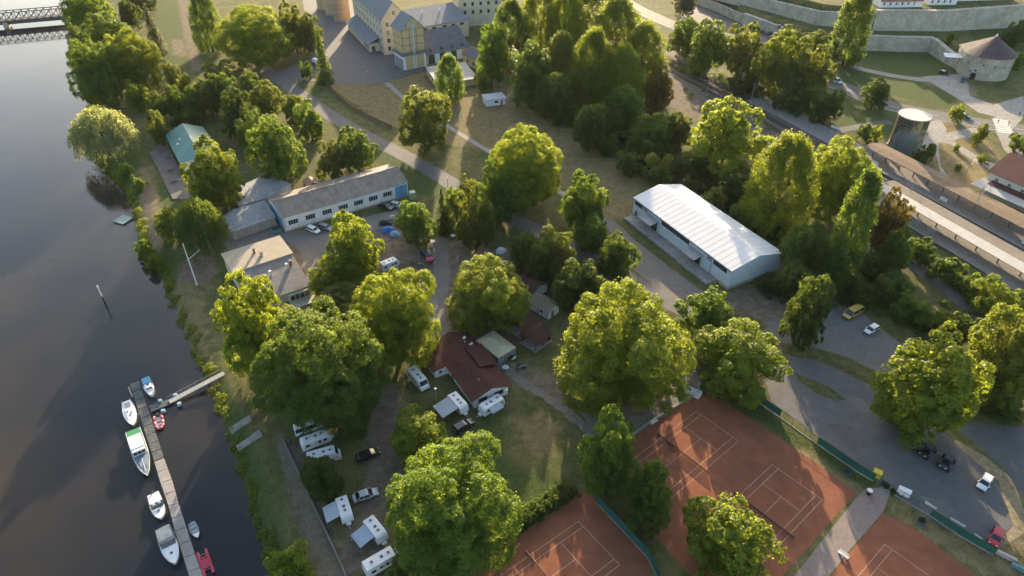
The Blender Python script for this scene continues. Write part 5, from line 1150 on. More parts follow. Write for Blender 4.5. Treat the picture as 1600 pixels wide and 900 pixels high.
# station building
ST = house('station_building', 'cream station building with red tiled roof at the right edge', 'station', (156.0, 200.8), -62.5, 40, 16, 8.0, 12.5, mat('station_render', (0.60, 0.57, 0.47), 0.85, 0.06, 0.6), R_RED, 0.5)
for z in (2.2, 5.8):
    for k in range(9): window(ST, (3 + k*4.2, 0, z), 0, 1.2, 1.8, 2, 2, FRAME_W)
for y in (4, 8, 12): window(ST, (0, y, 5.4), -HP, 1.2, 1.8, 2, 2, FRAME_W)
fr = MB(); slab(fr, (-1, -6.5, 4.4), (40, -6.5, 4.4), (40, -.05, 5.0), (-1, -.05, 5.0), .14); fr.build('porch_roof', R_CANW, ST)
fr = MB(); slab(fr, (2, -2.6, 5.0), (40, -2.6, 5.0), (40, -.06, 5.5), (2, -.06, 5.5), .12); fr.build('red_porch_strip', R_MAROON, ST)
chimney(ST, 8, 7.6, 12.2, BRICK, 1.4, .9)
for x in (5, 13): chimney(ST, x, 11.5, 10.4, BRICK, 1.6, .7)

# ------------------------------------------------------------------ steel truss bridge over the river
bA, bB = Vector((*G(-160, 44, 2.5), 0)), Vector((*G(104, 22, 2.5), 0)); d = bB - bA
BR = empty('truss_bridge', bA, math.atan2(d.y, d.x), 'dark steel truss bridge across the river at the top left', 'bridge'); Lb = d.length
BST = mat('bridge_steel', (0.07, 0.075, 0.08), 0.7, 0.25, 2.0)
MB().box(0, Lb, -2.6, 2.6, 1.9, 2.3).build('deck', mat('bridge_deck', (0.12, 0.115, 0.11), 0.9), BR)
for y in (-2.6, 2.6):
    MB().box(0, Lb, y - .2, y + .2, .3, 1.9).build('bottom_chord', BST, BR); MB().box(0, Lb, y - .18, y + .18, 6.2, 6.6).build('top_chord', BST, BR)
    n = int(Lb / 3.6)
    for i in range(n + 1): x = Lb*i/n; MB().box(x - .14, x + .14, y - .13, y + .13, 1.9, 6.2).build('vertical', BST, BR)
    for i in range(n):
        x0, x1 = Lb*i/n, Lb*(i+1)/n; MB().tube((x0, y, 2.0 if i % 2 else 6.2), (x1, y, 6.2 if i % 2 else 2.0), .13, n=5).tube((x0, y, 6.2 if i % 2 else 2.0), (x1, y, 2.0 if i % 2 else 6.2), .13, n=5).build('cross_brace', BST, BR)
for x in (Lb*.22, Lb*.62): MB().box(x - 1.2, x + 1.2, -3, 3, -4, 1.4).build('pier', STONE, BR)

# ================================================================== VEHICLES
TYRE = mat('tyre_rubber', (0.022, 0.022, 0.022), 0.9, 0.2, 3.0); RIM = mat('wheel_rim', (0.40, 0.40, 0.41), 0.35, 0.1, 2.0, metal=0.7)
CGLASS = mat('car_glass', (0.02, 0.025, 0.03), 0.05, 0.1, 0.5, spec=0.8); LAMPW = mat('headlight', (0.62, 0.62, 0.60), 0.15, 0.05, 1.0); LAMPR = mat('tail_light', (0.35, 0.02, 0.02), 0.2, 0.05, 1.0)
BLKPL = mat('black_plastic', (0.03, 0.03, 0.032), 0.6, 0.2, 2.0)
def paint(name, col, rough=0.28): return mat('paint_' + name, col, rough, 0.05, 1.0, spec=0.5, coat=0.5)
PAINT = {'white': paint('white', (0.72, 0.73, 0.74)), 'grey': paint('grey', (0.20, 0.21, 0.23)), 'red': paint('red', (0.50, 0.035, 0.03)), 'black': paint('black', (0.018, 0.018, 0.02)),
         'silver': paint('silver', (0.42, 0.43, 0.44)), 'blue': paint('blue', (0.045, 0.06, 0.105)), 'yellow': paint('yellow', (0.62, 0.42, 0.09)), 'darkred': paint('darkred', (0.20, 0.04, 0.03))}
_wm = {}
def wheel(parent, x, y, r=.32, w=.2):
    k = (r, w)
    if k not in _wm:
        t = MB()
        pr = [(r*.6, -w/2), (r*.94, -w/2), (r, -w*.3), (r, w*.3), (r*.94, w/2), (r*.6, w/2)]; vs = []; n = 18
        for a in range(n):
            c, s = math.cos(2*math.pi*a/n), math.sin(2*math.pi*a/n); vs += [(q[0]*c, q[1], q[0]*s) for q in pr]
        m = len(pr); t.add(vs, [(a*m + i, ((a+1) % n)*m + i, ((a+1) % n)*m + (i+1) % m, a*m + (i+1) % m) for a in range(n) for i in range(m)])
        rm = MB().tube((0, -w*.42, 0), (0, w*.42, 0), r*.6, n=14)
        for i in range(5): a = 2*math.pi*i/5; rm.cbox(r*.3*math.cos(a), 0, r*.3*math.sin(a), r*.12, w*.9, r*.12)
        _wm[k] = (t.mesh('wheel', TYRE), rm.mesh('rim', RIM))
    o = link('wheel', _wm[k][0], parent, (x, y, r)); link('rim', _wm[k][1], o); return o
CARS = {  # lower profile, cabin profile, half width, wheel xs
    'hatch': ([(-2.02,.32),(-2.08,.6),(-2.0,.92),(-1.2,.98),(.95,.97),(1.75,.82),(2.05,.62),(2.08,.34)], [(-1.95,.93),(-1.62,1.38),(-1.2,1.47),(.0,1.47),(.35,1.40),(1.15,.95)], .86, (-1.28, 1.3), 2.08),
    'estate': ([(-2.25,.33),(-2.32,.62),(-2.24,.95),(-1.2,.99),(1.0,.98),(1.95,.82),(2.25,.6),(2.3,.34)], [(-2.15,.95),(-1.9,1.38),(-1.6,1.47),(.1,1.48),(.45,1.40),(1.3,.96)], .89, (-1.4, 1.42), 2.3),
    'sedan': ([(-2.3,.33),(-2.35,.65),(-2.25,.93),(-1.6,.97),(1.0,.96),(1.95,.8),(2.28,.6),(2.32,.33)], [(-1.75,.96),(-1.0,1.38),(-.75,1.43),(.1,1.44),(.4,1.36),(1.25,.95)], .89, (-1.4, 1.45), 2.33),
    'suv': ([(-2.2,.42),(-2.26,.75),(-2.2,1.05),(-1.2,1.1),(1.0,1.08),(1.9,.98),(2.2,.75),(2.22,.42)], [(-2.1,1.06),(-1.9,1.6),(-1.65,1.70),(.15,1.70),(.45,1.60),(1.1,1.07)], .92, (-1.35, 1.38), 2.22),
    'van': ([(-2.5,.35),(-2.52,1.0),(-2.5,1.12),(1.3,1.12),(2.1,.98),(2.42,.7),(2.45,.36)], [(-2.48,1.1),(-2.4,1.85),(-2.2,1.93),(.7,1.93),(1.0,1.84),(1.85,1.08)], .96, (-1.55, 1.6), 2.45)}
def heading(u, w, du, dw, z=0.0):
    a, b = Vector(G(u - du*.5, w - dw*.5, z)), Vector(G(u + du*.5, w + dw*.5, z)); d = b - a; return math.atan2(d.y, d.x)
def car_at(loc, rz, kind, col, label, group=None, cat='car', roofcol=None, open_hatch=False):
    lo, cab, w, wx, hl = CARS[kind]; m = PAINT[col]; e = empty('car' if kind != 'van' else 'van', loc, rz, label, cat, group)
    zt = max(z for _, z in cab); zb = min(z for _, z in cab)
    b = MB().prof(lo, w, taper=lambda x, z: (1.0 if abs(x) < hl*.8 else .90) * (.97 if z > .9*zb else 1.0)); body = b.build('body', m, e, bevel=.06)
    tp = lambda x, z: .97 - .17*(z - zb)/(zt - zb)
    MB().prof(cab, w*.985, taper=tp).build('cabin_glass', CGLASS, e, bevel=.02)
    xs = [x for x, z in cab if z > zt - .12]; x0, x1 = min(xs) - .02, max(xs) + .05
    rf = MB().prof([(x0 - .06, zt - .10), (x0 + .1, zt + .02), (x1 - .35, zt + .02), (x1 + .02, zt - .07), (x1 - .3, zt - .05), (x0 + .2, zt - .05)], w*.985*.815); rf.build('roof', PAINT[roofcol] if roofcol else m, e, bevel=.015)
    for s in (-1, 1):                                        # pillars
        for (xa, za), (xb, zb2) in ((cab[0], cab[1]), (cab[-1], cab[-2])):
            ya, yb = s*w*.985*tp(xa, za)*1.0, s*w*.985*tp(xb, zb2); MB().tube((xa, ya, za), (xb, yb, zb2), .045, n=5).build('pillar', m, e)
        xm = (x0 + x1)/2 - .1; MB().tube((xm, s*w*.985*.975, zb), (xm, s*w*.985*.81, zt - .04), .05, n=5).build('pillar', m, e)
        MB().cbox(hl - .12, s*w*.62, .68 if kind != 'van' else .85, .14, .34, .16).build('headlight', LAMPW, e)
        MB().cbox(-hl + .03, s*w*.74, .80 if kind != 'van' else 1.1, .1, .2, .3).build('tail_light', LAMPR, e)
        MB().cbox(.95, s*(w + .1), 1.0 if kind not in ('suv', 'van') else 1.15, .14, .2, .13).build('wing_mirror', m, e)
        for x in wx: wheel(e, x, s*(w - .13), .33 if kind not in ('suv', 'van') else .36)
    sc_ = 1.2 if kind == 'van' else 1.08; e.scale = (sc_, sc_, sc_)
    MB().box(-hl - .02, -hl + .12, -w*.85, w*.85, .36, .55).build('rear_bumper', BLKPL, e); MB().box(hl - .12, hl + .03, -w*.85, w*.85, .36, .52).build('front_bumper', BLKPL, e)
    return e
def car(u, w, du, dw, kind, col, label, **k):
    g = GT(u, w); z = g.z + (0.02 if g.z > -.2 else 0); return car_at((g.x, g.y, z), heading(u, w, du, dw), kind, col, label, **k)
car(490,362,85,36,'estate','white','white car parked in front of the white workshop')
car(509,358,85,26,'estate','grey','grey car next to the white one by the workshop wall')
car(543,344,85,22,'sedan','darkred','red car under the third workshop window')
car(604,326,80,24,'estate','black','black car near the blue workshop gate')
car(620,323,80,18,'hatch','silver','silver car at the end of the row by the blue gate')
car(668,404,90,66,'suv','blue','dark blue off-roader parked on the camp ground beside the pink umbrella')
car(724,669,112,-66,'estate','black','black car in front of the caravan with grey awning')
car(576,714,108,-44,'estate','black','black car under the trees above the silver roofed one')
car(572,777,108,-36,'sedan','silver','silver car with black cabin above the two awning caravans')
car(1331,493,-130,70,'van','yellow','yellow minibus on the gravel parking', cat='van')
car(1361,518,-100,58,'hatch','white','white car beside the yellow minibus')
car(1521,623,90,-42,'sedan','black','black car in the shade right of the parking tree')
car(1537,757,-70,108,'hatch','white','white car on the asphalt near the right edge')
car(1554,842,-42,100,'hatch','red','red car at the end of the tennis fence')
car(1305,129,88,34,'van','white','white van driving on the main street behind the trackside trees', cat='van')
car(1506,183,70,22,'sedan','blue','dark car driving on the main street beside the small tree')
car(1188,51,-10,-20,'hatch','black','black car in the parking bay under the retaining wall')
car(1198,52,-10,-20,'hatch','silver','silver car in the parking bay under the retaining wall')
car(1214,53,-10,-20,'hatch','grey','grey car at the right end of the parking bay')
car(1475,116,30,8,'hatch','black','small black car on the lawn edge left of the bastion')
car(1504,127,-14,40,'estate','blue','blue grey car parked at the bastion gate')
car(484,672,100,-34,'van','white','white van half hidden under the chestnut above the caravans', cat='van')

# --- open black buggies near the parking tree
def buggy(u, w, du, dw, label):
    g = GT(u, w); e = empty('buggy', (g.x, g.y, .02), heading(u, w, du, dw), label, 'buggy', 'black off-road buggies'); tb = MB(); e.scale = (1.25, 1.25, 1.2)
    MB().prof([(-1.7,.45),(-1.75,.9),(-.9,1.0),(-.7,.75),(.6,.75),(.8,1.0),(1.75,.9),(1.8,.5)], .72).build('body', PAINT['black'], e, bevel=.05)
    for s in (-1, 1):
        tb.tube((-1.0, s*.66, .95), (-.7, s*.6, 1.75), .045).tube((-.7, s*.6, 1.75), (.55, s*.6, 1.7), .045).tube((.55, s*.6, 1.7), (1.0, s*.66, 1.0), .045)
        wheel(e, -1.2, s*.86, .4, .28); wheel(e, 1.25, s*.86, .4, .28)
        MB().cbox(-.1, s*.36, 1.0, .55, .5, .5).build('seat', BLKPL, e); MB().cbox(-.4, s*.36, 1.3, .14, .48, .6).build('seat_back', BLKPL, e)
        MB().tube((1.75, s*.4, .95), (1.88, s*.4, .95), .1).build('headlight', LAMPW, e)
    for x, z in ((-.7, 1.75), (.55, 1.7)): tb.tube((x, -.6, z), (x, .6, z), .045)
    tb.build('roll_cage', BLKPL, e); MB().tube((.35, .36, 1.05), (.30, .36, 1.12), .18, n=12).build('steering_wheel', BLKPL, e)
    MB().cbox(-.1, 0, 1.78, 1.0, 1.1, .04).build('roof_panel', mat('smoke_panel', (0.10, 0.10, 0.10), 0.4), e); return e
buggy(1447, 708, -92, 84, 'black open off-road buggy at the foot of the bright parking tree')
buggy(1477, 726, -66, 88, 'black open off-road buggy between the other buggy and the white car')

# --- caravans and motorhomes
CARAV = mat('caravan_shell', (0.70, 0.71, 0.72), 0.35, 0.05, 0.8, coat=0.3, dirt=(0.60, 0.60, 0.59)); STRIPE = mat('caravan_stripe', (0.22, 0.27, 0.36), 0.4)
AWN = mat('grey_awning', (0.36, 0.40, 0.45), 0.8, 0.06, 0.8); AWN2 = mat('blue_stripe_awning', (0.30, 0.38, 0.46), 0.8, 0.2, 1.2, stretch=(.2, 6, 1))
def caravan(u, w, du, dw, L, label, kind='caravan', awn=None, awn_side=1, awn_len=3.0, awn_w=2.4, W=2.2, H=2.55, z=0.0, awn_m=None, shade=True):
    g = GT(u, w); e = empty(kind, (g.x, g.y, g.z), heading(u, w, du, dw), label, kind, None); h = W/2; l = L/2
    if kind == 'caravan':
        pf = [(-l,.55),(-l+.02,1.3),(-l+.22,H-.18),(-l+.5,H),(l-.75,H),(l-.3,H-.25),(l,1.35),(l-.05,.75),(l-.35,.45),(-l+.2,.45)]
        MB().prof(pf, h).build('body', CARAV, e, bevel=.09, segs=3)
        for s in (-1, 1): wheel(e, -.1, s*(h - .18), .32, .2)
        MB().tube((l - .4, .55, .45), (l + 1.1, 0, .45), .05).tube((l - .4, -.55, .45), (l + 1.1, 0, .45), .05).tube((l + .9, 0, .45), (l + 1.35, 0, .5), .06).build('drawbar', STEEL, e)
        MB().cbox(l + .25, 0, .72, .55, .9, .4).build('gas_locker', CARAV, e, bevel=.05)
    else:
        pf = [(-l,.5),(-l,1.4),(-l+.12,H),(l-1.6,H),(l-1.0,H-.1),(l-.55,1.65),(l-.1,1.15),(l,.75),(l-.02,.42),(-l+.1,.42)]
        MB().prof(pf, h).build('body', CARAV, e, bevel=.1, segs=3)
        for s in (-1, 1): wheel(e, -l + 1.4, s*(h - .17), .36, .22); wheel(e, l - 1.15, s*(h - .17), .36, .22); MB().cbox(l - .05, s*.72, .85, .16, .3, .22).build('headlight', LAMPW, e); MB().cbox(l - .9, s*(h + .16), 1.6, .12, .26, .34).build('wing_mirror', BLKPL, e)
        ws = MB().add([(l-.98,-h*.84,H-.14),(l-.98,h*.84,H-.14),(l-.54,h*.88,1.67),(l-.54,-h*.88,1.67)], [(0,1,2,3)]); ws.v = [(x + .07, y, z_ + .05) for x, y, z_ in ws.v]
        wv = ws.v; ws.add([(x - .05, y, z_ - .05) for x, y, z_ in wv], [(3,2,1,0),(0,1,5-4+0,4-4+0)]); ws = MB().prism([(0,0)]*0 or [(0,0),(1,0),(1,1)], 0, 0) if False else None
        q = MB(); slab(q, (l-.50,-h*.86,1.68), (l-.50,h*.86,1.68), (l-.95,h*.82,H-.13), (l-.95,-h*.82,H-.13), .05); q.build('windscreen', CGLASS, e)
        MB().box(l - .06, l + .06, -h*.9, h*.9, .4, .62).build('bumper', BLKPL, e)
    for s in (-1, 1):
        for x, ww in ((-l*.62, .9), (l*.1, 1.1), (l*.55 if kind == 'caravan' else -l*.15, .7)):
            window(e, (x, s*h, 1.65), 0 if s < 0 else math.pi, ww, .55, 1, 1, BLKPL, CGLASS, t=.06)
        MB().box(-l*.9, l*.8, s*(h + .012) - .008, s*(h + .012) + .008, 1.12, 1.22).build('side_stripe', STRIPE, e)
    MB().box(-.35, .3, -h - .03 if awn_side > 0 else h - .0, -h + .0 if awn_side > 0 else h + .03, .55, 2.25).build('door', CARAV, e)
    for x, s in ((-l*.55, .7), (.1, .5), (l*.42, .7)):
        hb = MB().cbox(x, 0, H + .05, s, s, .12).build('roof_hatch', CARAV if s > .6 else BLKPL, e, bevel=.03); MB().cbox(x, 0, H + .12, s*.7, s*.7, .03).build('hatch_lid', mat('smoked_dome', (0.12, 0.13, 0.14), 0.2), hb)
    if awn:
        s = awn_side; a = MB(); slab(a, (-awn_len/2, s*(h + .05), H - .15), (awn_len/2, s*(h + .05), H - .15), (awn_len/2, s*(h + awn_w), H - .75), (-awn_len/2, s*(h + awn_w), H - .75), .03); aw = a.build('awning', awn_m or AWN, e)
        for x in (-awn_len/2 + .05, awn_len/2 - .05): MB().tube((x, s*(h + awn_w - .05), 0), (x, s*(h + awn_w - .05), H - .75), .03).build('awning_pole', STEEL, aw)
        if shade: MB().box(-awn_len/2, -awn_len/2 + .03, min(s*(h+.1), s*(h+awn_w)), max(s*(h+.1), s*(h+awn_w)), .05, H - .8).build('awning_side', awn_m or AWN, aw)
    return e
caravan(495,694,150,-58,6.2,'white caravan with blue solar panel on roof, left under the chestnut')
caravan(508,720,150,-42,6.6,'white motorhome half under the small dark tree', kind='motorhome', H=2.8)
caravan(540,803,44,140,5.2,'white caravan with plain grey awning near the bank wall', awn=True, awn_side=-1, awn_len=3.6, awn_w=2.6)
caravan(588,835,88,112,5.4,'white caravan with blue striped awning below the plain awning one', awn=True, awn_side=-1, awn_len=3.4, awn_w=3.0, awn_m=AWN2)
caravan(598,884,170,-100,6.6,'white motorhome at the bottom edge half under the dark tree', kind='motorhome', H=2.8)
caravan(654,599,128,142,6.6,'white motorhome with orange roof patches beside the maroon roofed house', kind='motorhome', H=2.8)
caravan(716,637,100,112,5.6,'white caravan with wide grey awning in front of the camp house', awn=True, awn_side=-1, awn_len=4.2, awn_w=4.0)
caravan(768,640,-160,98,6.0,'white caravan with short awning at the camp house gable', awn=True, awn_side=1, awn_len=3.2, awn_w=1.4, shade=False)
caravan(609,419,150,-62,5.4,'white camper trailer under the bright tree below the car yard')
# --- white tank truck in the brewery yard
g = GT(500, 104); TR = empty('truck', (g.x, g.y, .02), heading(500, 104, 60, 22), 'white truck behind the conifer in the brewery yard', 'truck')
MB().box(-4.6, 4.4, -.5, .5, .7, 1.0).build('chassis', BLKPL, TR); MB().prof([(2.4,.8),(2.4,3.0),(2.7,3.15),(3.9,3.15),(4.4,2.2),(4.5,.8)], 1.2).build('cab', PAINT['white'], TR, bevel=.1)
q = MB(); slab(q, (4.48,-1.0,2.05), (4.48,1.0,2.05), (4.0,1.0,3.0), (4.0,-1.0,3.0), .05); q.build('windscreen', CGLASS, TR)
MB().tube((-4.6, 0, 2.1), (2.1, 0, 2.1), 1.15, n=20).build('tank', mat('tank_white', (0.70, 0.71, 0.72), 0.35), TR, bevel=.15)
for x in (-3.6, -2.4, 3.2):
    for s in (-1, 1): wheel(TR, x, s*1.0, .5, .32)
for s in (-1, 1): MB().cbox(4.5, s*.85, 1.1, .1, .35, .2).build('headlight', LAMPW, TR)

# ================================================================== BOATS AND PONTOON
GEL = mat('white_gelcoat', (0.74, 0.75, 0.75), 0.3, 0.05, 0.6, coat=0.3, dirt=(0.66, 0.66, 0.64)); DKT = mat('deck_timber', (0.22, 0.20, 0.18), 0.8, 0.2, 2.0)
GRN = mat('boat_green', (0.05, 0.26, 0.10), 0.45, 0.1, 1.0); BLC = mat('boat_blue_cover', (0.07, 0.28, 0.48), 0.75, 0.12, 1.5); NAVY = mat('deck_blue_grey', (0.17, 0.22, 0.28), 0.7, 0.15, 1.5)
def hull(L, B, H, bow=1.0, tr=0.8, n=14, flare=.85):
    """boat hull along +x: returns ring outline (deck edge) and the hull mesh"""
    q = MB(); ring = []
    def hb(s):
        if s < .45: return B/2*(tr + (1 - tr)*math.sin(s/.45*HP))
        return B/2*max(0.0, 1 - ((s - .45)/.55)**(2.1*bow))**.75
    secs = []
    for i in range(n + 1):
        s = i/n; b = hb(s); sh = H*(1 + .22*s*s); x = -L/2 + L*s; xb = x - .06*L*s**3
        secs.append([(x, -b, sh), (xb, -b*flare, .05), (xb, 0, -.25), (xb, b*flare, .05), (x, b, sh)])
    for a in secs: q.v += a
    for i in range(n):
        for j in range(4): q.f.append((5*i + j, 5*i + 5 + j, 5*i + 6 + j, 5*i + j + 1))
    q.f.append((0, 1, 2, 3, 4)); q.f.append(tuple(range(5*n + 4, 5*n - 1, -1)))
    out = [s[0] for s in secs] + [s[4] for s in secs[::-1]]; return q, secs
def deck_mesh(secs, i0, i1, inset=.06, dz=0.0):
    q = MB(); k = 0
    for i in range(i0, i1 + 1):
        l, r = Vector(secs[i][0]), Vector(secs[i][4]); b = max(0.0, r.y - inset); q.v += [(l.x, -b, l.z + dz), (l.x, b, r.z + dz), (l.x, -b, l.z + dz - .12), (l.x, b, r.z + dz - .12)]
    m = i1 - i0
    for i in range(m):
        a = 4*i; q.f += [(a, a+4, a+5, a+1), (a+2, a+3, a+7, a+6), (a, a+2, a+6, a+4), (a+1, a+5, a+7, a+3)]
    q.f += [(0, 1, 3, 2), (4*m, 4*m+2, 4*m+3, 4*m+1)]; return q
def boat(name, label, st, bw, B, H=.75, hm=GEL, tr=.8, bow=1.0, cat='boat'):
    z = WATER_Z + .5; a, b = Vector(G(*st, z)), Vector(G(*bw, z)); d = b - a; L = d.length; c = (a + b)/2
    e = empty(name, (c.x, c.y, WATER_Z), math.atan2(d.y, d.x), label, cat, 'boats moored at the pontoon'); q, secs = hull(L, B, H, bow, tr); h = q.build('hull', hm, e, smooth=False); return e, L, secs
def outboard(e, L, y=0.0, z=.55):
    m = MB().cbox(-L/2 - .2, y, z + .35, .38, .32, .55).build('outboard_motor', BLKPL, e, bevel=.06); MB().box(-L/2 - .28, -L/2 - .14, y - .06, y + .06, -.3, z + .1).build('motor_leg', BLKPL, m)
def rail(e, secs, i0, i1, h=.5):
    q = MB()
    for side in (0, 4):
        pr = None
        for i in range(i0, i1 + 1):
            p = Vector(secs[i][side]); p.y *= .93; t = p + Vector((0, 0, h)); q.tube(p, t, .018, n=4)
            if pr is not None: q.tube(pr, t, .018, n=4)
            pr = t
    q.build('guard_rail', STEEL, e)
def wscreen(e, x, w, z, h, rake=.35, m=CGLASS):
    q = MB(); slab(q, (x, -w, z), (x, w, z), (x - rake, w*.85, z + h), (x - rake, -w*.85, z + h), .03)
    for s in (-1, 1): slab(q, (x, s*w, z), (x - .9, s*w*1.04, z), (x - .9, s*w*.95, z + h*.7), (x - rake, s*w*.85, z + h), .03)
    q.build('windscreen', m, e)
# blue covered cabin boat
e, L, s = boat('motorboat', 'white cabin boat with blue stern cover at the pontoon head', (227.5,592.5), (238.6,620.5), 2.2, .85)
deck_mesh(s, 5, 14).build('deck', GEL, e); MB().prof([(-L*.1,.8),(-L*.08,1.5),(L*.12,1.45),(L*.24,.95)], .78, taper=lambda x, z: 1 - .15*(z-.8)).build('cabin', GEL, e, bevel=.08)
MB().prof([(-L*.47,.7),(-L*.46,1.25),(-L*.38,1.6),(-L*.1,1.6),(-L*.1,.8)], .98, taper=lambda x, z: 1 - .15*(z-.7)).build('stern_cover', BLC, e, bevel=.1, segs=3)
for x in (-.2, .55): MB().cbox(L*.0 + x, 0, 1.5 - .12*x, .45, .6, .04).build('cabin_hatch', CGLASS, e)
wscreen(e, L*.2, .62, .98, .42); rail(e, s, 8, 13); outboard(e, L)
# white sailing yacht hull
e, L, s = boat('sailboat', 'white sailing boat hull with pointed bow on the outer side of the pontoon', (197.5,628), (209.4,666.5), 2.7, .8, tr=.62)
deck_mesh(s, 0, 14).build('deck', GEL, e); MB().prof([(-L*.18,.8),(-L*.16,1.15),(L*.16,1.1),(L*.3,.95)], .72, taper=lambda x, z: 1 - .3*max(0, (x/L))).build('cabin', GEL, e, bevel=.07)
MB().box(-L*.42, -L*.2, -.55, .55, .82, .90).build('cockpit', mat('grey_cockpit', (0.34, 0.35, 0.37), 0.6), e)
for x, y in ((-.3, -.35), (.3, .35), (1.0, 0)): MB().cbox(x, y, 1.16, .42, .32, .05).build('hatch', CGLASS, e)
rail(e, s, 0, 3); MB().tube((L*.44, 0, .95), (L*.5, 0, 1.05), .05).build('bow_fitting', STEEL, e)
# red inflatable dinghy
z = WATER_Z; a, b = Vector(G(246.5,650,z+.3)), Vector(G(250.5,671,z+.3)); d = b - a; c = (a+b)/2; L = d.length
e = empty('inflatable_dinghy', (c.x, c.y, z), math.atan2(d.y, d.x), 'pinkish red inflatable dinghy inside the pontoon', 'dinghy', 'boats moored at the pontoon')
pts = [(-L/2, .72, .3), (-L*.1, .78, .3), (L*.2, .72, .32), (L*.38, .48, .38), (L*.46, 0, .42), (L*.38, -.48, .38), (L*.2, -.72, .32), (-L*.1, -.78, .3), (-L/2, -.72, .3)]
PINK = mat('red_rubber', (0.55, 0.13, 0.17), 0.55, 0.12, 1.5); q = MB()
for p0, p1 in zip(pts[:-1], pts[1:]): q.tube(p0, p1, .28, n=12)
q.build('tube', PINK, e, smooth=True); MB().box(-L*.45, L*.34, -.45, .45, .08, .14).build('floor', mat('dinghy_floor', (0.30, 0.33, 0.34), 0.7), e)
for x in (-L*.12, L*.14): MB().box(x - .13, x + .13, -.5, .5, .42, .47).build('seat', mat('bench_grey', (0.42, 0.45, 0.46), 0.6), e)
outboard(e, L, 0, .3)
# green and white river cruiser
e, L, s = boat('river_cruiser', 'large green hulled river cruiser with white cabin roof and blue foredeck', (208.4,674), (231.6,746.2), 3.0, 1.0, hm=GRN, tr=.95)
deck_mesh(s, 0, 14, .04).build('deck', NAVY, e); MB().box(-L*.26, L*.06, -1.2, 1.2, 1.0, 2.35).build('cabin', GEL, e, bevel=.06)
MB().box(-L*.27, L*.0, -1.3, 1.3, 2.36, 2.46).build('cabin_roof', GEL, e, bevel=.03); MB().box(L*.0, L*.07, -1.3, 1.3, 2.2, 2.3).build('roof_brow', mat('tan_brow', (0.45, 0.38, 0.30), 0.7), e)
for y in (-.78, 0, .78): MB().box(L*.062, L*.07, y - .3, y + .3, 1.5, 2.1).build('front_window', CGLASS, e)
for sg in (-1, 1):
    for x in (-.21, -.14, -.07, 0): MB().box(L*x - .35, L*x + .35, sg*1.21 - .02, sg*1.21 + .02, 1.6, 2.1).build('side_window', CGLASS, e)
MB().box(-L*.42, -L*.275, -1.25, 1.25, 1.9, 2.05).build('stern_canopy', GRN, e); MB().box(-L*.31, -L*.28, -1.2, 1.2, 2.055, 2.1).build('canopy_stripe', mat('pale_green', (0.25, 0.50, 0.28), 0.6), e)
MB().prof([(L*.1,1.05),(L*.1,1.22),(L*.3,1.28),(L*.38,1.12)], .85, taper=lambda x, z: 1.0 - .9*max(0, x/L - .1)).build('foredeck_trunk', NAVY, e, bevel=.05); MB().tube((L*.15, 0, 1.26), (L*.4, 0, 1.3), .05).build('anchor_spar', GEL, e)
rail(e, s, 7, 13, .7); MB().tube((-L*.1, 0, 2.4), (-L*.1, 0, 3.2), .04).build('mast', STEEL, e)
q = MB(); R_ = [(x[0][0], x[0][1]*1.01, x[0][2] - .12) for x in s]
for sd in (0, 4):
    for i in range(14): q.tube(s[i][sd], s[i+1][sd], .05, n=5)
q.build('rub_rail', GEL, e)
# white open motorboat
e, L, s = boat('motorboat', 'white motorboat with white stern deck below the river cruiser', (239.4,772.5), (253.2,812), 2.5, .8, tr=.88, bow=1.5)
deck_mesh(s, 8, 14).build('deck', GEL, e); deck_mesh(s, 0, 5, .1, .03).build('sun_deck', GEL, e); MB().box(-L*.16, L*.08, -.95, .95, .45, .55).build('cockpit_floor', mat('grey_cockpit', (0.34, 0.35, 0.37), 0.6), e)
for y in (-.5, .5): MB().cbox(-L*.08, y, .78, .5, .5, .4).build('seat', mat('bench_grey', (0.42, 0.45, 0.46), 0.6), e, bevel=.06)
wscreen(e, L*.1, .95, .9, .5); MB().cbox(L*.22, 0, 1.0, .4, .4, .05).build('hatch', mat('smoked_dome', (0.12, 0.13, 0.14), 0.2), e); rail(e, s, 9, 13, .35); outboard(e, L)
# white cruiser with bimini
e, L, s = boat('cabin_cruiser', 'largest white cruiser with beige canopy at the bottom of the pontoon', (255.2,827.5), (275.5,883.8), 3.0, 1.0, tr=.85, bow=1.2)
deck_mesh(s, 6, 14).build('deck', GEL, e); deck_mesh(s, 0, 6, .12, -.35).build('cockpit_floor', mat('grey_cockpit', (0.34, 0.35, 0.37), 0.6), e)
MB().prof([(-L*.44,1.9),(-L*.42,2.1),(-L*.2,2.2),(-L*.1,2.1),(-L*.1,1.98),(-L*.2,2.08)], 1.2).build('bimini', mat('bimini_canvas', (0.50, 0.48, 0.43), 0.8), e, bevel=.04)
q = MB()
for x in (-L*.42, -L*.12):
    for sg in (-1, 1): q.tube((x, sg*1.15, .9), (x, sg*1.15, 2.05), .03)
q.build('bimini_frame', STEEL, e); wscreen(e, L*.02, 1.2, 1.0, .75, .5)
MB().prof([(L*.02,1.0),(L*.04,1.2),(L*.3,1.22),(L*.4,1.08)], 1.0, taper=lambda x, z: 1.0 - 1.0*max(0, x/L)).build('foredeck_trunk', GEL, e, bevel=.06); MB().cbox(L*.22, 0, 1.26, .45, .45, .05).build('hatch', CGLASS, e)
rail(e, s, 7, 13, .55)
for sg, i in ((-1, 3), (-1, 8)): p = s[i][0 if sg > 0 else 4]; MB().tube((p[0], p[1] + .1, .2), (p[0], p[1] + .1, .8), .12).build('fender', BLC, e, bevel=.04)
outboard(e, L)
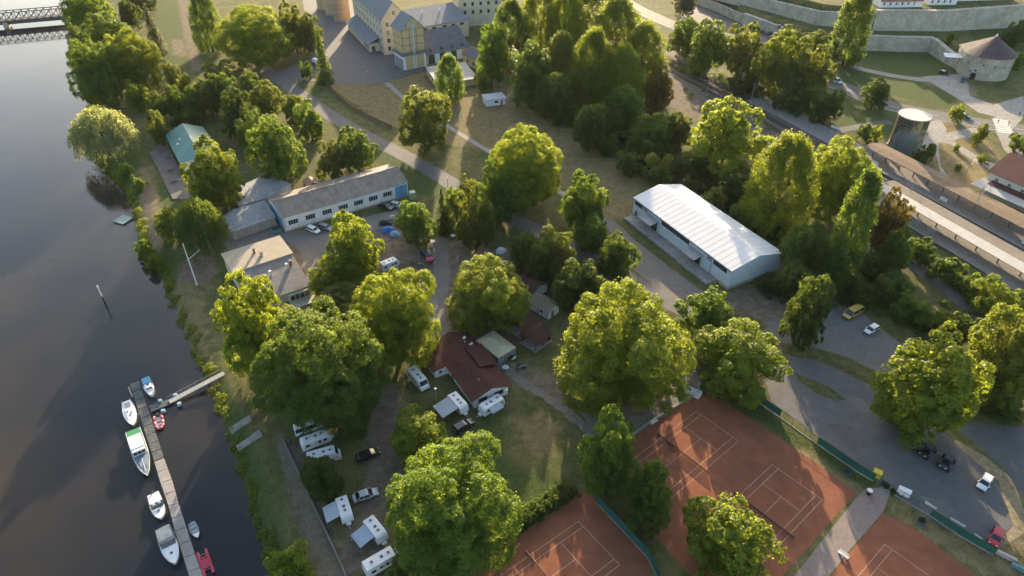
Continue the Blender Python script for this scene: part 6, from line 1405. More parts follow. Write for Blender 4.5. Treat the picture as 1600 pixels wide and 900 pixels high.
# small white dinghy
e, L, s = boat('rowing_dinghy', 'small white open dinghy on the bank side of the pontoon', (298.5,816.5), (309,840), 1.55, .5, tr=.75)
deck_mesh(s, 10, 14, .04).build('foredeck', GEL, e); deck_mesh(s, 0, 10, .14, -.3).build('inner_floor', mat('dinghy_floor', (0.30, 0.33, 0.34), 0.7), e)
for x in (-.22, .08): MB().box(L*x - .14, L*x + .14, -.62, .62, .40, .45).build('thwart', mat('bench_grey', (0.42, 0.45, 0.46), 0.6), e)
outboard(e, L, 0, .3)
# red pedal boat
a, b = Vector(G(314.5,860,z+.4)), Vector(G(327,898,z+.4)); d = b - a; c = (a+b)/2; L = d.length
e = empty('pedal_boat', (c.x, c.y, z), math.atan2(d.y, d.x), 'red twin hulled pedal boat at the bottom of the pontoon', 'boat', 'boats moored at the pontoon'); REDP = mat('red_plastic', (0.48, 0.045, 0.085), 0.4, 0.1, 1.0)
for sg in (-1, 1): MB().prof([(-L/2,.2),(-L/2+.1,.5),(L*.35,.5),(L/2,.38),(L*.42,.0),(-L*.45,.0)], .24, off=sg*.72).build('float', REDP, e, bevel=.08, segs=3)
MB().prof([(-L*.2,.45),(-L*.18,.8),(L*.0,.95),(L*.22,.75),(L*.25,.45)], .62).build('seat_tub', REDP, e, bevel=.08)
for y in (-.3, .3): MB().cbox(-L*.12, y, 1.0, .12, .45, .45).build('seat_back', REDP, e, bevel=.04)
MB().tube((-L*.3, -.5, .55), (-L*.3, .5, .55), .04).tube((L*.3, -.5, .5), (L*.3, .5, .5), .04).build('crossbar', STEEL, e)

# pontoon
PZ = WATER_Z + .45; PT_D = mat('dark_pontoon_boards', (0.075, 0.085, 0.095), 0.8, 0.35, 1.5, bump=.3, dirt=(0.13, 0.14, 0.14)); PT_L = mat('grey_pontoon_boards', (0.30, 0.28, 0.265), 0.85, 0.18, 1.2, bump=.3, dirt=(0.24, 0.225, 0.21))
pt = empty('pontoon', (*G(228, 640, PZ), WATER_Z), 0, 'long floating pontoon with dark and light grey deck sections', 'pontoon'); ox, oy = pt.location.x, pt.location.y
def pquad(name, px, m, z0, z1, parent=pt):
    P = [Vector(G(u, w, PZ)) - Vector((ox, oy)) for u, w in px]; return MB().prism([tuple(p) for p in P], z0, z1).build(name, m, parent)
def pl(A, B, t): return (A[0] + (B[0]-A[0])*t, A[1] + (B[1]-A[1])*t)
A0, A1, B0, B1 = (202.7,599.3), (240.7,720.7), (217.3,594.7), (255.3,714.7); nb = 9
for i in range(nb): pquad('deck_board', [pl(A0,A1,(i+.03)/nb), pl(A0,A1,(i+.97)/nb), pl(B0,B1,(i+.97)/nb), pl(B0,B1,(i+.03)/nb)], PT_D, .1, .45 + .012*((i*3) % 2))
cuts = [((241,721.5),(255.6,715.3)), ((250.7,754.5),(268,749)), ((263.3,790.8),(278.3,785.8)), ((273.3,830),(290.8,823.3)), ((286.7,871.7),(304.2,865)), ((300,915),(320,908)), ((314,958),(334,950))]
for (a0, b0), (a1, b1) in zip(cuts[:-1], cuts[1:]):
    for k in range(2): pquad('deck_panel', [pl(a0,a1,.012 + .5*k), pl(a0,a1,.49 + .5*k), pl(b0,b1,.49 + .5*k), pl(b0,b1,.012 + .5*k)], PT_L, .1, .47)
pquad('cross_arm', [(232.5,634),(263,624),(267,630.5),(236,643.3)], PT_D, .1, .44)
pquad('mooring_beam', [(199.5,605),(201.5,604),(207.5,619),(205.5,620)], PT_L, .3, .5)
for i, (u, w) in enumerate(((249.3,625),(254,640.6),(279.3,630),(273.4,616.4))): P = Vector(G(u, w, PZ + .4)) - Vector((ox, oy)); MB().cbox(P.x, P.y, .5, .75, .7, .8, .3).build('guide_block', mat('pale_blue_block', (0.25, 0.42, 0.50), 0.6), pt, bevel=.05)
for (u, w) in ((217,648),(238,700),(262,770),(282,830)): P = Vector(G(u, w, PZ)) - Vector((ox, oy)); MB().tube((P.x, P.y, .45), (P.x, P.y, .7), .08).build('bollard', STEEL, pt)
ga, gb = Vector((*G(264.5,628,-1.1), -1.1)), Vector((*G(350,583,.1), .1)); d = gb - ga; gw = empty('gangway', ga, math.atan2(d.y, d.x), 'pale metal gangway from the bank to the pontoon', 'gangway'); gl = d.xy.length; dzz = d.z; n = 16
for i in range(n):
    x0, x1 = gl*i/n + .02, gl*(i+1)/n - .02; z0, z1 = dzz*i/n, dzz*(i+1)/n; q = MB(); slab(q, (x0,-.65,z0), (x1,-.65,z1), (x1,.65,z1), (x0,.65,z0), .08); q.build('deck_plate', mat('gangway_plate', (0.40, 0.385, 0.36), 0.7, 0.15, 1.0), gw)
for sg in (-.68, .68):
    q = MB().tube((0, sg, 1.0), (gl, sg, dzz + 1.0), .025, n=5).tube((0, sg, .0), (gl, sg, dzz), .05, n=5)
    for i in range(9): q.tube((gl*i/8, sg, dzz*i/8), (gl*i/8, sg, dzz*i/8 + 1.0), .02, n=4)
    q.build('handrail', STEEL, gw)
# swimming raft, river post, signal mast
ra = empty('raft', (*G(192,343,WATER_Z+.4), WATER_Z), R(-22), 'small green floating raft close to the bank', 'raft')
MB().box(-2.2, 2.2, -2.0, 2.0, .15, .5).build('deck', mat('raft_deck', (0.25, 0.33, 0.31), 0.8, 0.2, 1.5), ra)
for y in (-1.6, 0, 1.6): MB().tube((-2.3, y, .05), (2.3, y, .05), .3, n=10).build('float', mat('raft_green', (0.03, 0.16, 0.12), 0.6), ra)
for x, y in ((-2, -1.8), (-2, 1.8), (2, 1.8)): MB().tube((x, y, .5), (x, y, 1.4), .04).build('post', STEEL, ra)
bp_ = empty('river_post', (*G(164,474,WATER_Z), WATER_Z), 0, 'slender black and white marker post standing in the river', 'post')
MB().tube((0,0,-2), (0,0,2.4), .22).build('dark_shaft', BLKPL, bp_); MB().tube((0,0,2.4), (0,0,5.6), .17, .15).build('white_shaft', FRAME_W, bp_); MB().tube((0,0,5.6), (0,0,6.1), .28, .05).build('cap', FRAME_W, bp_)
ms = empty('signal_mast', GT(308,446), 0, 'white signal mast with crossed yardarm on the river bank', 'mast')
MB().tube((0,0,0), (0,0,13.7), .2, .1).build('pole', FRAME_W, ms); dr = R(35); MB().tube((-.4*math.cos(dr), -.4*math.sin(dr), 8.4), (3.6*math.cos(dr), 3.6*math.sin(dr), 10.4), .08, .06).build('yardarm', FRAME_W, ms); MB().cbox(0,0,.2,.9,.9,.5).build('footing', CONC, ms)

WOODT = mat('terrace_wood', (0.22, 0.12, 0.08), 0.8, 0.25, 2.0)
# ================================================================== TENNIS, FENCES, FURNITURE
NETM = mat('net_mesh', (0.03, 0.035, 0.03), 0.9); 
def net_screen_mat():
    m, t, out = nodes_of('tennis_net'); d = N(t, 'ShaderNodeBsdfPrincipled'); d.inputs['Base Color'].default_value = (0.03, 0.035, 0.03, 1); d.inputs['Roughness'].default_value = .9
    tr = N(t, 'ShaderNodeBsdfTransparent'); mx = N(t, 'ShaderNodeMixShader'); mx.inputs[0].default_value = .38; t.links.new(tr.outputs[0], mx.inputs[1]); t.links.new(d.outputs[0], mx.inputs[2]); t.links.new(mx.outputs[0], out.inputs[0]); return m
NETS = net_screen_mat()
for k, lab in (('A', 'tennis net on the far left clay court'), ('B', 'tennis net on the clay court beside the path'), ('D', 'tennis net on the clay court at the bottom centre')):
    M = court_xf(k); p = M @ Vector((5.485, 11.885, 0)); q = M @ Vector((11.9, 11.885, 0)); d = q - p
    e = empty('tennis_net', (p.x, p.y, .025), math.atan2(d.y, d.x), lab, 'net', 'tennis nets')
    MB().box(-6.4, 6.4, -.012, .012, .03, .92).build('mesh', NETS, e); MB().box(-6.4, 6.4, -.03, .03, .92, 1.0).build('tape', mat('net_tape', (0.26, 0.20, 0.17), 0.8), e)
    for x in (-6.4, 6.4): MB().tube((x, 0, 0), (x, 0, 1.07), .05).build('net_post', NETM, e)
def bench(u, w, rz, label):
    e = empty('bench', (*G(u, w), .022), rz, label, 'bench', 'court benches')
    for y in (-.22, -.02, .18): MB().box(-.95, .95, y - .085, y + .085, .42, .47).build('seat_slat', FRAME_W, e)
    for z_ in (.62, .8): MB().box(-.95, .95, .30, .34, z_, z_ + .13).build('back_slat', FRAME_W, e)
    for x in (-.75, .75): MB().box(x - .04, x + .04, -.28, .3, 0, .42).build('leg', STEEL, e); MB().box(x - .03, x + .03, .34, .38, .3, .95).build('back_post', STEEL, e)
bench(1022, 661, R(38), 'white bench at the left edge of the far clay court'); bench(1317, 869, R(-52), 'white bench beside the path between the clay courts')
bn = empty('litter_bin', (*G(1357, 772), .02), 0, 'black round bin with pale lid at the head of the court path', 'bin'); MB().lathe([(0,.05),(.42,.05),(.5,1.1),(.46,1.1),(.4,.2)], 20).build('drum', BLKPL, bn); MB().lathe([(0,1.3),(.3,1.26),(.53,1.12),(.53,1.06)], 20).build('lid', FRAME_W, bn)
bn = empty('service_bin', (*G(836, 812), .02), 0, 'small white bin beside the hedge of the bottom clay court', 'bin'); MB().lathe([(0,.05),(.25,.05),(.3,.8),(.26,.8)], 14).build('drum', FRAME_W, bn); MB().lathe([(0,.9),(.32,.82)], 14).build('lid', STEEL, bn)
FGREEN = mat('windscreen_green', (0.022, 0.105, 0.075), 0.85, 0.15, 1.0); FTEAL = mat('windscreen_teal', (0.022, 0.095, 0.085), 0.85, 0.15, 1.0); FPOST = mat('fence_post_green', (0.03, 0.07, 0.05), 0.6)
def fence(label, px, h, step, m=None, solid=(), name='fence', cat='fence', zb=.25, rail_m=None, curb=True):
    P = [Vector((*G(*q), 0)) for q in px]; e = empty(name, P[0], 0, label, cat); o = P[0].copy(); P = [p - o for p in P]; k = 0
    for a, b in zip(P[:-1], P[1:]):
        d = b - a; L = d.length; n = max(1, int(round(L/step))); ang = math.atan2(d.y, d.x)
        for i in range(n):
            p, q = a + d*(i/n), a + d*((i+1)/n); c = (p + q)/2
            MB().tube((p.x, p.y, -.1), (p.x, p.y, h + .05), .05, n=6).build('post', FPOST if m else STEEL, e)
            if m and (not solid or k in solid): MB().cbox(c.x, c.y, (zb + h)/2, L/n - .08, .035, h - zb, ang).build('windscreen', m, e)
            k += 1
        MB().cbox((a.x+b.x)/2, (a.y+b.y)/2, h + .02, L, .05, .05, ang).build('top_rail', rail_m or FPOST, e)
        if curb: MB().cbox((a.x+b.x)/2, (a.y+b.y)/2, .06, L, .18, .2, ang).build('kerb', CONC, e)
    MB().tube((P[-1].x, P[-1].y, -.1), (P[-1].x, P[-1].y, h + .05), .05, n=6).build('post', FPOST if m else STEEL, e); return e
f1 = fence('green windscreen fence between the far clay courts and the access road', [(1163,614),(1218,652),(1256,680),(1340,738),(1364,752)], 2.2, 3.0, FGREEN, solid={0,1,2,6,7,8,9,10,11,12})
f2 = fence('green fence with white advert strips from the gate to the red car', [(1376,760),(1408,780),(1452,806),(1500,838),(1552,868)], 2.0, 3.4, FGREEN, solid={3,4,5,6,7,8,9,10})
f3 = fence('teal windscreen fence between the bottom and the right clay courts', [(930,784),(972,828),(1012,872),(1028,905)], 2.4, 3.0, FTEAL)
BANW = mat('advert_strip', (0.62, 0.60, 0.58), 0.6)
for i, (u0, w0, u1, w1) in enumerate(((1447,783,1464,794),(1486,809,1509,822),(1524,834,1535,842))):
    a, b = Vector((*G(u0,w0,2.0),2.0)), Vector((*G(u1,w1,2.0),2.0)); c = (a+b)/2; d = b - a
    e = empty('advert_board', (c.x, c.y, 0), math.atan2(d.y, d.x), ['first', 'second', 'third'][i] + ' white strip board on the green fence counted from the gate', 'board', 'white fence boards')
    MB().cbox(0, -.08, 1.75, d.length, .05, .55).build('panel', BANW, e); MB().cbox(0, -.08, 2.05, d.length + .1, .09, .06).build('top_edge', FRAME_W, e)
def low_box(name, label, cat, u, w, rz, sx, sy, h, m, lidm=None, z=.02):
    g = GT(u, w); e = empty(name, (g.x, g.y, g.z + z), rz, label, cat); MB().cbox(0, 0, h/2, sx, sy, h).build('body', m, e, bevel=.05); MB().cbox(0, 0, h + .04, sx + .1, sy + .1, .08).build('lid', lidm or m, e, bevel=.02); return e
low_box('recycling_container', 'bright yellow recycling container at the court gate', 'container', 1369, 744, R(-35), 1.5, 1.2, 1.4, mat('yellow_bin', (0.62, 0.48, 0.04), 0.5))
low_box('equipment_chest', 'white chest on the fence line right of the court gate', 'chest', 1411, 772, R(-35), 2.2, 1.0, 1.3, WHITE)
low_box('barrier_block', 'long pale pink barrier beside the red car', 'barrier', 1566, 869, R(-38), 4.0, .5, .8, mat('pink_concrete', (0.50, 0.40, 0.36), 0.85))
low_box('barrier_block', 'blue green block at the lower right corner of the fence', 'barrier', 1592, 890, R(-38), 2.6, .5, .8, mat('blue_green_block', (0.12, 0.26, 0.28), 0.8))
low_box('portable_toilet', 'green portable cabin at the blue gate corner', 'cabin', 645, 310, R(32), 1.8, 1.8, 2.4, mat('lime_cabin', (0.36, 0.48, 0.22), 0.6), mat('pale_cabin_lid', (0.45, 0.52, 0.42), 0.6))
low_box('waste_skip', 'teal waste skip at the left corner of the workshop', 'skip', 433, 362, R(33), 2.6, 1.4, 1.2, mat('teal_skip', (0.06, 0.26, 0.30), 0.6), BLKPL)
for u, w, lab in ((1323,740,'blue flower tub on the grass strip beside the far clay court'), (1439,817,'blue flower tub on the grass beside the right clay court')):
    e = empty('flower_tub', (*G(u, w), 0), 0, lab, 'flower tub', 'blue flower tubs'); MB().lathe([(0,.1),(.7,.1),(.85,.75),(.75,.75),(.7,.5),(0,.5)], 18).build('tub', mat('tub_blue', (0.06, 0.12, 0.20), 0.6), e); o = link('plant', PROTO['bush'][0][0], e, (0,0,.9), None, (.35,.35,.4)); set_tone(o, 'dark')
# kerb wall between the upper courts and the clubhouse terrace
kw = [Vector((*G(*q), 0)) for q in [(1100,607),(1062,632),(1022,656),(985,682)]]
e = empty('court_kerb_wall', kw[0], 0, 'low pale concrete wall along the left edge of the far clay court', 'wall')
for a, b in zip(kw[:-1], kw[1:]):
    d = b - a; n = max(1, int(d.length/2.0)); ang = math.atan2(d.y, d.x)
    for i in range(n): c = a + d*((i+.5)/n) - kw[0]; MB().cbox(c.x, c.y, .2, d.length/n - .03, .3, .6, ang).build('block', CONC, e)
# restaurant terrace furniture
for i, (u, w, lab) in enumerate(((262,248,'upper picnic table on the restaurant terrace'), (266,268,'middle picnic table on the restaurant terrace'), (272,285,'lower picnic table on the restaurant terrace'), (258,236,'picnic table nearest the terrace corner by the green roof'))):
    e = empty('picnic_table', (*G(u, w), .35), R(-58), lab, 'picnic table', 'terrace picnic tables')
    for y in (-.3, -.1, .1, .3): MB().box(-1.0, 1.0, y - .09, y + .09, .72, .77).build('top_board', WOODT, e)
    for y in (-.75, .75): MB().box(-1.0, 1.0, y - .13, y + .13, .42, .47).build('seat', WOODT, e)
    for x in (-.7, .7): MB().box(x - .05, x + .05, -.8, .8, .36, .42).build('bearer', WOODT, e); MB().box(x - .05, x + .05, -.5, -.42, 0, .72).build('leg', WOODT, e); MB().box(x - .05, x + .05, .42, .5, 0, .72).build('leg', WOODT, e)
f4 = fence('grey post rail along the river side of the restaurant terrace', [(236,242),(250,272),(264,302)], 1.0, 2.5, None, curb=False)
# low wall along the camp, steps on the bank
cw = [Vector((*G(*q), 0)) for q in [(442,688),(458,722),(486,783),(512,838),(536,890),(556,940)]]
e = empty('camp_wall', cw[0], 0, 'low grey concrete wall between the river path and the caravans', 'wall')
for a, b in zip(cw[:-1], cw[1:]):
    d = b - a; n = max(1, int(d.length/2.5)); ang = math.atan2(d.y, d.x)
    for i in range(n): c = a + d*((i+.5)/n) - cw[0]; MB().cbox(c.x, c.y, .35, d.length/n - .03, .28, .9, ang).build('panel', mat('camp_wall_concrete', (0.17, 0.165, 0.15), 0.9, 0.25, 1.0), e)
for i, (p0, p1, lab) in enumerate((((360,676),(392,655),'upper pale stone steps down the river bank'), ((372,704),(408,678),'lower pale stone steps down the river bank'))):
    a, b = GT(*p0), GT(*p1); d = b - a; e = empty('bank_steps', a, math.atan2(d.y, d.x), lab, 'steps', 'stone steps on the bank'); L = d.xy.length; n = 7
    for k in range(n): z1 = .5 + d.z*(k+1)/n; MB().box(L*k/n, L*(k+1)/n - .02, -.9, .9, z1 - 1.2, z1).build('step', CONC, e)
# wooden fence along the upper road
ff = [Vector((*G(*q), 0)) for q in [(500,122),(520,143),(545,167),(575,184),(614,201)]]
e = empty('field_fence', ff[0], 0, 'brown wooden fence between the upper road and the dry field', 'fence')
WOODF = mat('fence_wood', (0.24, 0.16, 0.10), 0.9, 0.25, 2.0); k = 0
for a, b in zip(ff[:-1], ff[1:]):
    d = b - a; n = int(d.length/2.6); ang = math.atan2(d.y, d.x)
    for i in range(n):
        p = a + d*(i/n) - ff[0]; c = a + d*((i+.5)/n) - ff[0]; MB().cbox(p.x, p.y, .75, .16, .16, 1.6, ang).build('post', WOODF, e); MB().cbox(c.x, c.y, .78, d.length/n - .5, .06, 1.2, ang).build('board_panel' if False else 'board', WOODF, e)
# hedge along the bottom court
def hedge(label, px, w, h, tone='dark', step=1.5):
    P = [Vector((*G(*q), 0)) for q in px]; e = empty('hedge', P[0], 0, label, 'hedge'); i = 0
    for a, b in zip(P[:-1], P[1:]):
        d = b - a; n = max(1, int(d.length/step))
        for k in range(n):
            c = a + d*((k+.5)/n) - P[0]; r = random.Random(i*3 + 1); i += 1; o = link('foliage', PROTO['bush'][i % 3][0], e, (c.x + r.uniform(-.2,.2), c.y + r.uniform(-.2,.2), h*.45), (0, 0, r.uniform(0, 6.28)), (w/3.6, w/3.6, h/2.6)); set_tone(o, tone)
    return e
hedge('dark clipped hedge along the left edge of the bottom clay court', [(782,846),(820,820),(860,794),(902,768)], 3.0, 2.2)
hedge('green hedge behind the dark hedge at the camp lawn', [(800,818),(840,790),(885,762)], 2.8, 1.6, 'green')
hedge('low green hedge beside the court gate', [(1378,757),(1402,772)], 1.6, 1.1)
hedge('green hedge along the footway by the pedestrian crossing', [(1584,214),(1600,236),(1612,250)], 3.5, 2.0, 'green', 2.0)
# river bank weeds as individual reed bushes plus loose ground cover
rnd = random.Random(8)
_bank = [(222,388),(232,400),(236,420),(248,432),(256,446),(266,470),(276,495),(288,520),(300,548),(310,572),(322,598),(334,625),(342,648),(350,672),(358,694),(364,715),(372,738),(380,760),(388,782),(396,806),(402,830),(408,852),(414,874),(206,300),(198,290),(186,262),(178,248),(205,325),(215,352),(210,280)]
_adj = ['first', 'second', 'third']
def stuff_leaves(name, label, pts, leaf, tone, seed, cat='undergrowth'):
    rng = np.random.default_rng(seed); P = []; Nn = []
    for x, y, r, h, n in pts:
        q = rand_dirs(n, rng); q[:, 2] = np.abs(q[:, 2]); rr = rng.uniform(.3, 1, (n, 1)) ** .5; z0 = terr(np.full(n, x) + q[:, 0]*r*rr[:, 0], np.full(n, y) + q[:, 1]*r*rr[:, 0])
        P.append(np.stack([x + q[:, 0]*r*rr[:, 0], y + q[:, 1]*r*rr[:, 0], z0 + q[:, 2]*h*rr[:, 0] + .03], 1)); Nn.append(q + np.array([0, 0, .5]) + .8*rng.normal(size=(n, 3)))
    P = np.concatenate(P); me = leaf_mesh(name, P, np.concatenate(Nn), leaf, rng.uniform(0, 1, len(P)), rng); me.materials.append(LEAVES); o = link(name, me); set_tone(o, tone); tag(o, label, cat, kind='stuff'); return o
pts = []
for y in np.arange(62, 300, 1.1):
    x = float(shore_x(y)); dens = .9 if y < 180 else .75
    if rnd.random() < dens: r = rnd.uniform(.6, 1.7 if y < 150 else 2.3); pts.append((x + rnd.uniform(-.4, 2.6), y + rnd.uniform(-.5, .5), r, rnd.uniform(.4, 1.5 if y < 150 else 2.2), int(80*r*r) + 25))
stuff_leaves('bank_weeds', 'green weeds and reeds along the waterline', pts, .24, 'lime', 3)
pts = []
for i in range(len(creek) - 1):
    a = creek[i]
    for _ in range(9):
        s = rnd.choice((-1, 1)); pts.append((a.x + rnd.uniform(-9, 9), a.y + rnd.uniform(-8, 8), rnd.uniform(.8, 2.2), rnd.uniform(.5, 2.0), 110))
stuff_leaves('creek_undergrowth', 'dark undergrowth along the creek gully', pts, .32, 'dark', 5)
pts = []
for u0, w0, u1, w1, n, r in ((1385,372,1600,500,46,2.4),(1300,455,1480,520,34,2.2),(1180,430,1290,470,22,2.0),(1050,100,1290,176,120,2.6),(1010,110,1200,200,14,1.6),(800,370,1000,450,30,1.8),(1480,480,1600,600,26,2.0),(225,165,400,170,24,1.8),(340,190,460,230,20,1.8),(1130,300,1215,370,18,1.8)):
    for _ in range(n):
        t_ = rnd.random(); g = GT(u0 + (u1-u0)*t_ + rnd.uniform(-14, 14), w0 + (w1-w0)*t_ + rnd.uniform(-10, 10)); pts.append((g.x, g.y, r*rnd.uniform(.5, 1.1), rnd.uniform(.6, 2.2), 120))
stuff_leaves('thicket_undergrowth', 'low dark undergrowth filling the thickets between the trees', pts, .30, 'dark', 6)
# loose grass tufts over the lawns: too small to count
def tufts(name, label, polys, n, tone, seed, s=.16):
    rng = np.random.default_rng(seed); P = []
    for poly in polys:
        W = [G(*q) for q in poly]; xs = [p[0] for p in W]; ys = [p[1] for p in W]; x = rng.uniform(min(xs), max(xs), n*2); y = rng.uniform(min(ys), max(ys), n*2); k = inpoly(x, y, W); nn_ = min(n, int(2.2*(max(xs)-min(xs))*(max(ys)-min(ys))*.5)); x, y = x[k][:nn_], y[k][:nn_]
        P.append(np.stack([x, y, terr(x, y) + rng.uniform(.02, .14, len(x))], 1))
    P = np.concatenate(P); Nn = np.stack([rng.normal(size=len(P)), rng.normal(size=len(P)), np.full(len(P), .7)], 1); me = leaf_mesh(name, P, Nn, s, rng.uniform(0, 1, len(P)), rng); me.materials.append(LEAVES); o = link(name, me); set_tone(o, tone); tag(o, label, 'grass', kind='stuff'); return o
tufts('grass_tufts', 'grass tufts on the camp lawn and bank', [[(745,640),(800,605),(905,650),(912,745),(840,790),(770,720)], ZONES[2][8], ZONES[0][2], [(560,640),(720,660),(640,720),(600,860),(520,860),(480,760)]], 4500, 'deep', 3, .16)
tufts('dry_grass_tufts', 'dry grass tufts on the field', [ZONES[0][0], ZONES[0][5], [(1150,632),(1166,620),(1362,756),(1342,764),(1228,686)]], 6000, 'straw', 4, .18)

# --- poles, lamps, overhead line masts, signs
def lamp_post(u, w, h, label, arm=1.2, rz=0.0, m=STEEL, group='street lamps', name='street_lamp'):
    g = GT(u, w); e = empty(name, g, rz, label, 'lamp', group); MB().tube((0,0,0), (0,0,h), .09, .05).build('pole', m, e); MB().tube((0,0,0), (0,0,.5), .14).build('base', m, e)
    if arm: MB().tube((0,0,h-.05), (arm,0,h+.15), .04).build('arm', m, e); MB().cbox(arm + .25, 0, h + .16, .6, .22, .12).build('lamp_head', FRAME_W, e, bevel=.03)
    else: MB().lathe([(0,h+.5),(.28,h+.35),(.2,h),(0,h)], 12).build('lamp_head', FRAME_W, e)
    return e
lamp_post(1437,150,8.5,'slim street lamp on the verge below the bastion lane'); lamp_post(792,632,4.2,'short camp lamp on the lawn by the footpath', 0, name='path_lamp'); lamp_post(682,627,3.6,'camp lamp beside the motorhome', 0, name='path_lamp')
lamp_post(573,139,8,'lamp post at the corner of the brewery yard', .8); lamp_post(1298,212,7,'lamp post behind the trackside sign board', .8); lamp_post(1224,172,7,'lamp post under the trackside tree row', .8); lamp_post(700,298,4.5,'dark post beside the road near the conifer', 0, m=BLKPL)
def ol_mast(u, w, h, side, label):
    g = GT(u, w); e = empty('overhead_mast', (g.x, g.y, .0), math.atan2(RD.y, RD.x) + HP*side, label, 'mast', 'railway overhead masts'); q = MB()
    for s in (-.2, .2): q.tube((0, s, 0), (0, s*.6, h), .06, n=5)
    for i in range(int(h/1.1)): q.tube((0, -.2 if i % 2 else .2, i*1.1), (0, .2 if i % 2 else -.2, (i+1)*1.1), .03, n=4)
    q.build('lattice_pole', STEEL, e); MB().tube((0,0,h-1.2), (3.4,0,h-.6), .05).tube((0,0,h-2.6), (3.2,0,h-1.0), .04).build('bracket', STEEL, e); MB().cbox(0,0,.2,.9,.9,.5).build('footing', CONC, e); MB().tube((3.3,0,h-1.3), (3.3,0,h-.5), .08).build('insulator', mat('insulator_brown', (0.2, 0.1, 0.06), .4), e)
for a in ((1156,140,8,1,'overhead line mast under the trackside tree row'), (1104,150,8,-1,'overhead line mast on the creek side of the tracks'), (1173,162,9,1,'pale overhead mast beside the middle of the tracks'), (1056,88,9,1,'overhead mast under the blue street sign'), (1415,318,9,-1,'overhead mast rising through the island canopy'), (1518,335,10,1,'tall overhead mast casting a shadow under the brown canopy'), (1501,290,10,1,'tall overhead mast in front of the station gable')): ol_mast(*a)
low_box('underpass_hoarding', 'blue hoarding at the dark railway underpass between the bright trees', 'hoarding', 1203, 232, R(-60), 5.0, .6, 2.2, BLUEP, BLKPL)
g = GT(1302, 210); e = empty('sign_board', g, math.atan2(RD.y, RD.x) + .3, 'white station sign board on two posts beside the tracks', 'sign')
MB().cbox(0,0,2.9,3.4,.1,.8).build('panel', WHITE, e)
for x in (-1.2, 1.2): MB().tube((x,0,0), (x,0,2.6), .05).build('post', STEEL, e)
g = GT(1056, 62); e = empty('gantry_sign', g, R(200), 'blue direction sign on a long arm over the street', 'sign')
MB().tube((0,0,0), (0,0,6.5), .16).build('post', STEEL, e); MB().tube((0,0,6.3), (13,0,6.6), .14).build('arm', FRAME_W, e); MB().cbox(-1.6,0,6.2,3.2,.15,2.4).build('panel', mat('sign_blue', (0.03, 0.13, 0.42), .5), e)
for i, (s, d, lab) in enumerate(((8, 1.5, 'left white info board under the brown canopy'), (36, 1.5, 'middle white info board under the brown canopy'), (64, 1.5, 'right white info board under the brown canopy'))):
    p = a_ + Matrix.Rotation(ang_, 3, 'Z') @ Vector((s, -4.3, .55)); e = empty('info_board', p, ang_, lab, 'sign', 'platform info boards'); MB().cbox(0,0,1.5,2.6,.12,1.2).build('panel', WHITE, e)
    for x in (-1.1, 1.1): MB().tube((x,0,0), (x,0,2.2), .05).build('post', STEEL, e)
for s, lab in ((1437, 'white litter stand below the wall corner'),):
    pass
low_box('info_pillar', 'white info pillar on the lawn at the lower wall corner', 'pillar', 1440, 78, 0, 1.2, .5, 2.2, WHITE)

# --- camp clutter: tents, tables, bikes, umbrella
def dome_tent(u, w, rz, L, W, H, m, label):
    g = GT(u, w); e = empty('tent', g, rz, label, 'tent', 'camping tents'); q = MB(); n = 14; k = 6
    for j in range(k + 1):
        t = j/k*HP; 
        for i in range(n): a = 2*math.pi*i/n; q.v.append((L/2*math.cos(a)*math.cos(t)**.8 if j < k else 0, W/2*math.sin(a)*math.cos(t)**.8 if j < k else 0, H*math.sin(t)))
    for j in range(k):
        for i in range(n): q.f.append((j*n + i, j*n + (i+1) % n, (j+1)*n + (i+1) % n, (j+1)*n + i))
    q.build('flysheet', m, e, smooth=False); MB().prof([(L*.3,.02),(L*.34,.9),(L*.62,.5),(L*.66,.02)], W*.28).build('porch', m, e)
    pq = MB()
    for a in (.6, -.6):
        pr = None
        for i in range(9): t = math.pi*i/8; p = (L/2*1.02*math.cos(t)*math.cos(a), W/2*1.02*math.cos(t)*math.sin(a)*1.4, H*1.03*math.sin(t)); pr and pq.tube(pr, p, .02, n=4); pr = p
    pq.build('tent_pole', STEEL, e); return e
dome_tent(604,361,.4,3.6,2.4,1.5,mat('tent_blue', (0.03, 0.16, 0.55), .7),'bright blue dome tent left of the round tree'); dome_tent(616,367,-.3,2.8,2.2,1.3,mat('tent_sky', (0.20, 0.42, 0.66), .7),'pale blue dome tent at the foot of the round tree'); dome_tent(601,350,.1,3.6,2.6,1.7,mat('tent_black', (0.03, 0.03, 0.035), .7),'black dome tent above the bright blue tent'); dome_tent(613,343,.9,2.8,2.2,1.5,mat('tent_sand', (0.42, 0.37, 0.29), .8),'sand coloured tent behind the black tent')
dome_tent(782,394,.5,2.8,2.2,1.6,mat('tent_white', (0.62, 0.66, 0.70), .7),'white tent in the shade above the bright camp tree')
def table(u, w, label, m=WHITE, r=.75):
    g = GT(u, w); e = empty('table', g, 0, label, 'table', 'camp tables'); MB().tube((0,0,.70), (0,0,.75), r, n=18).build('table_top', m, e)
    for a in (0.4, 2.0, 3.5, 5.1): MB().tube((r*.7*math.cos(a), r*.7*math.sin(a), 0), (r*.5*math.cos(a), r*.5*math.sin(a), .7), .03, n=5).build('leg', STEEL, e)
table(620,427,'round white table in front of the camper trailer'); table(790,577,'pale table in front of the striped marquee', mat('pale_top', (.5,.54,.55), .6), .8); table(676,380,'white table under the round tree'); table(708,371,'white table in the shade right of the round tree')
g = GT(672,412); e = empty('parasol', g, 0, 'pink parasol beside the dark blue off-roader', 'parasol'); MB().tube((0,0,0), (0,0,2.0), .03).build('pole', STEEL, e); MB().lathe([(0,2.15),(.5,2.0),(1.15,1.6)], 8).build('canopy', mat('pink_cloth', (.60,.08,.15), .8), e)
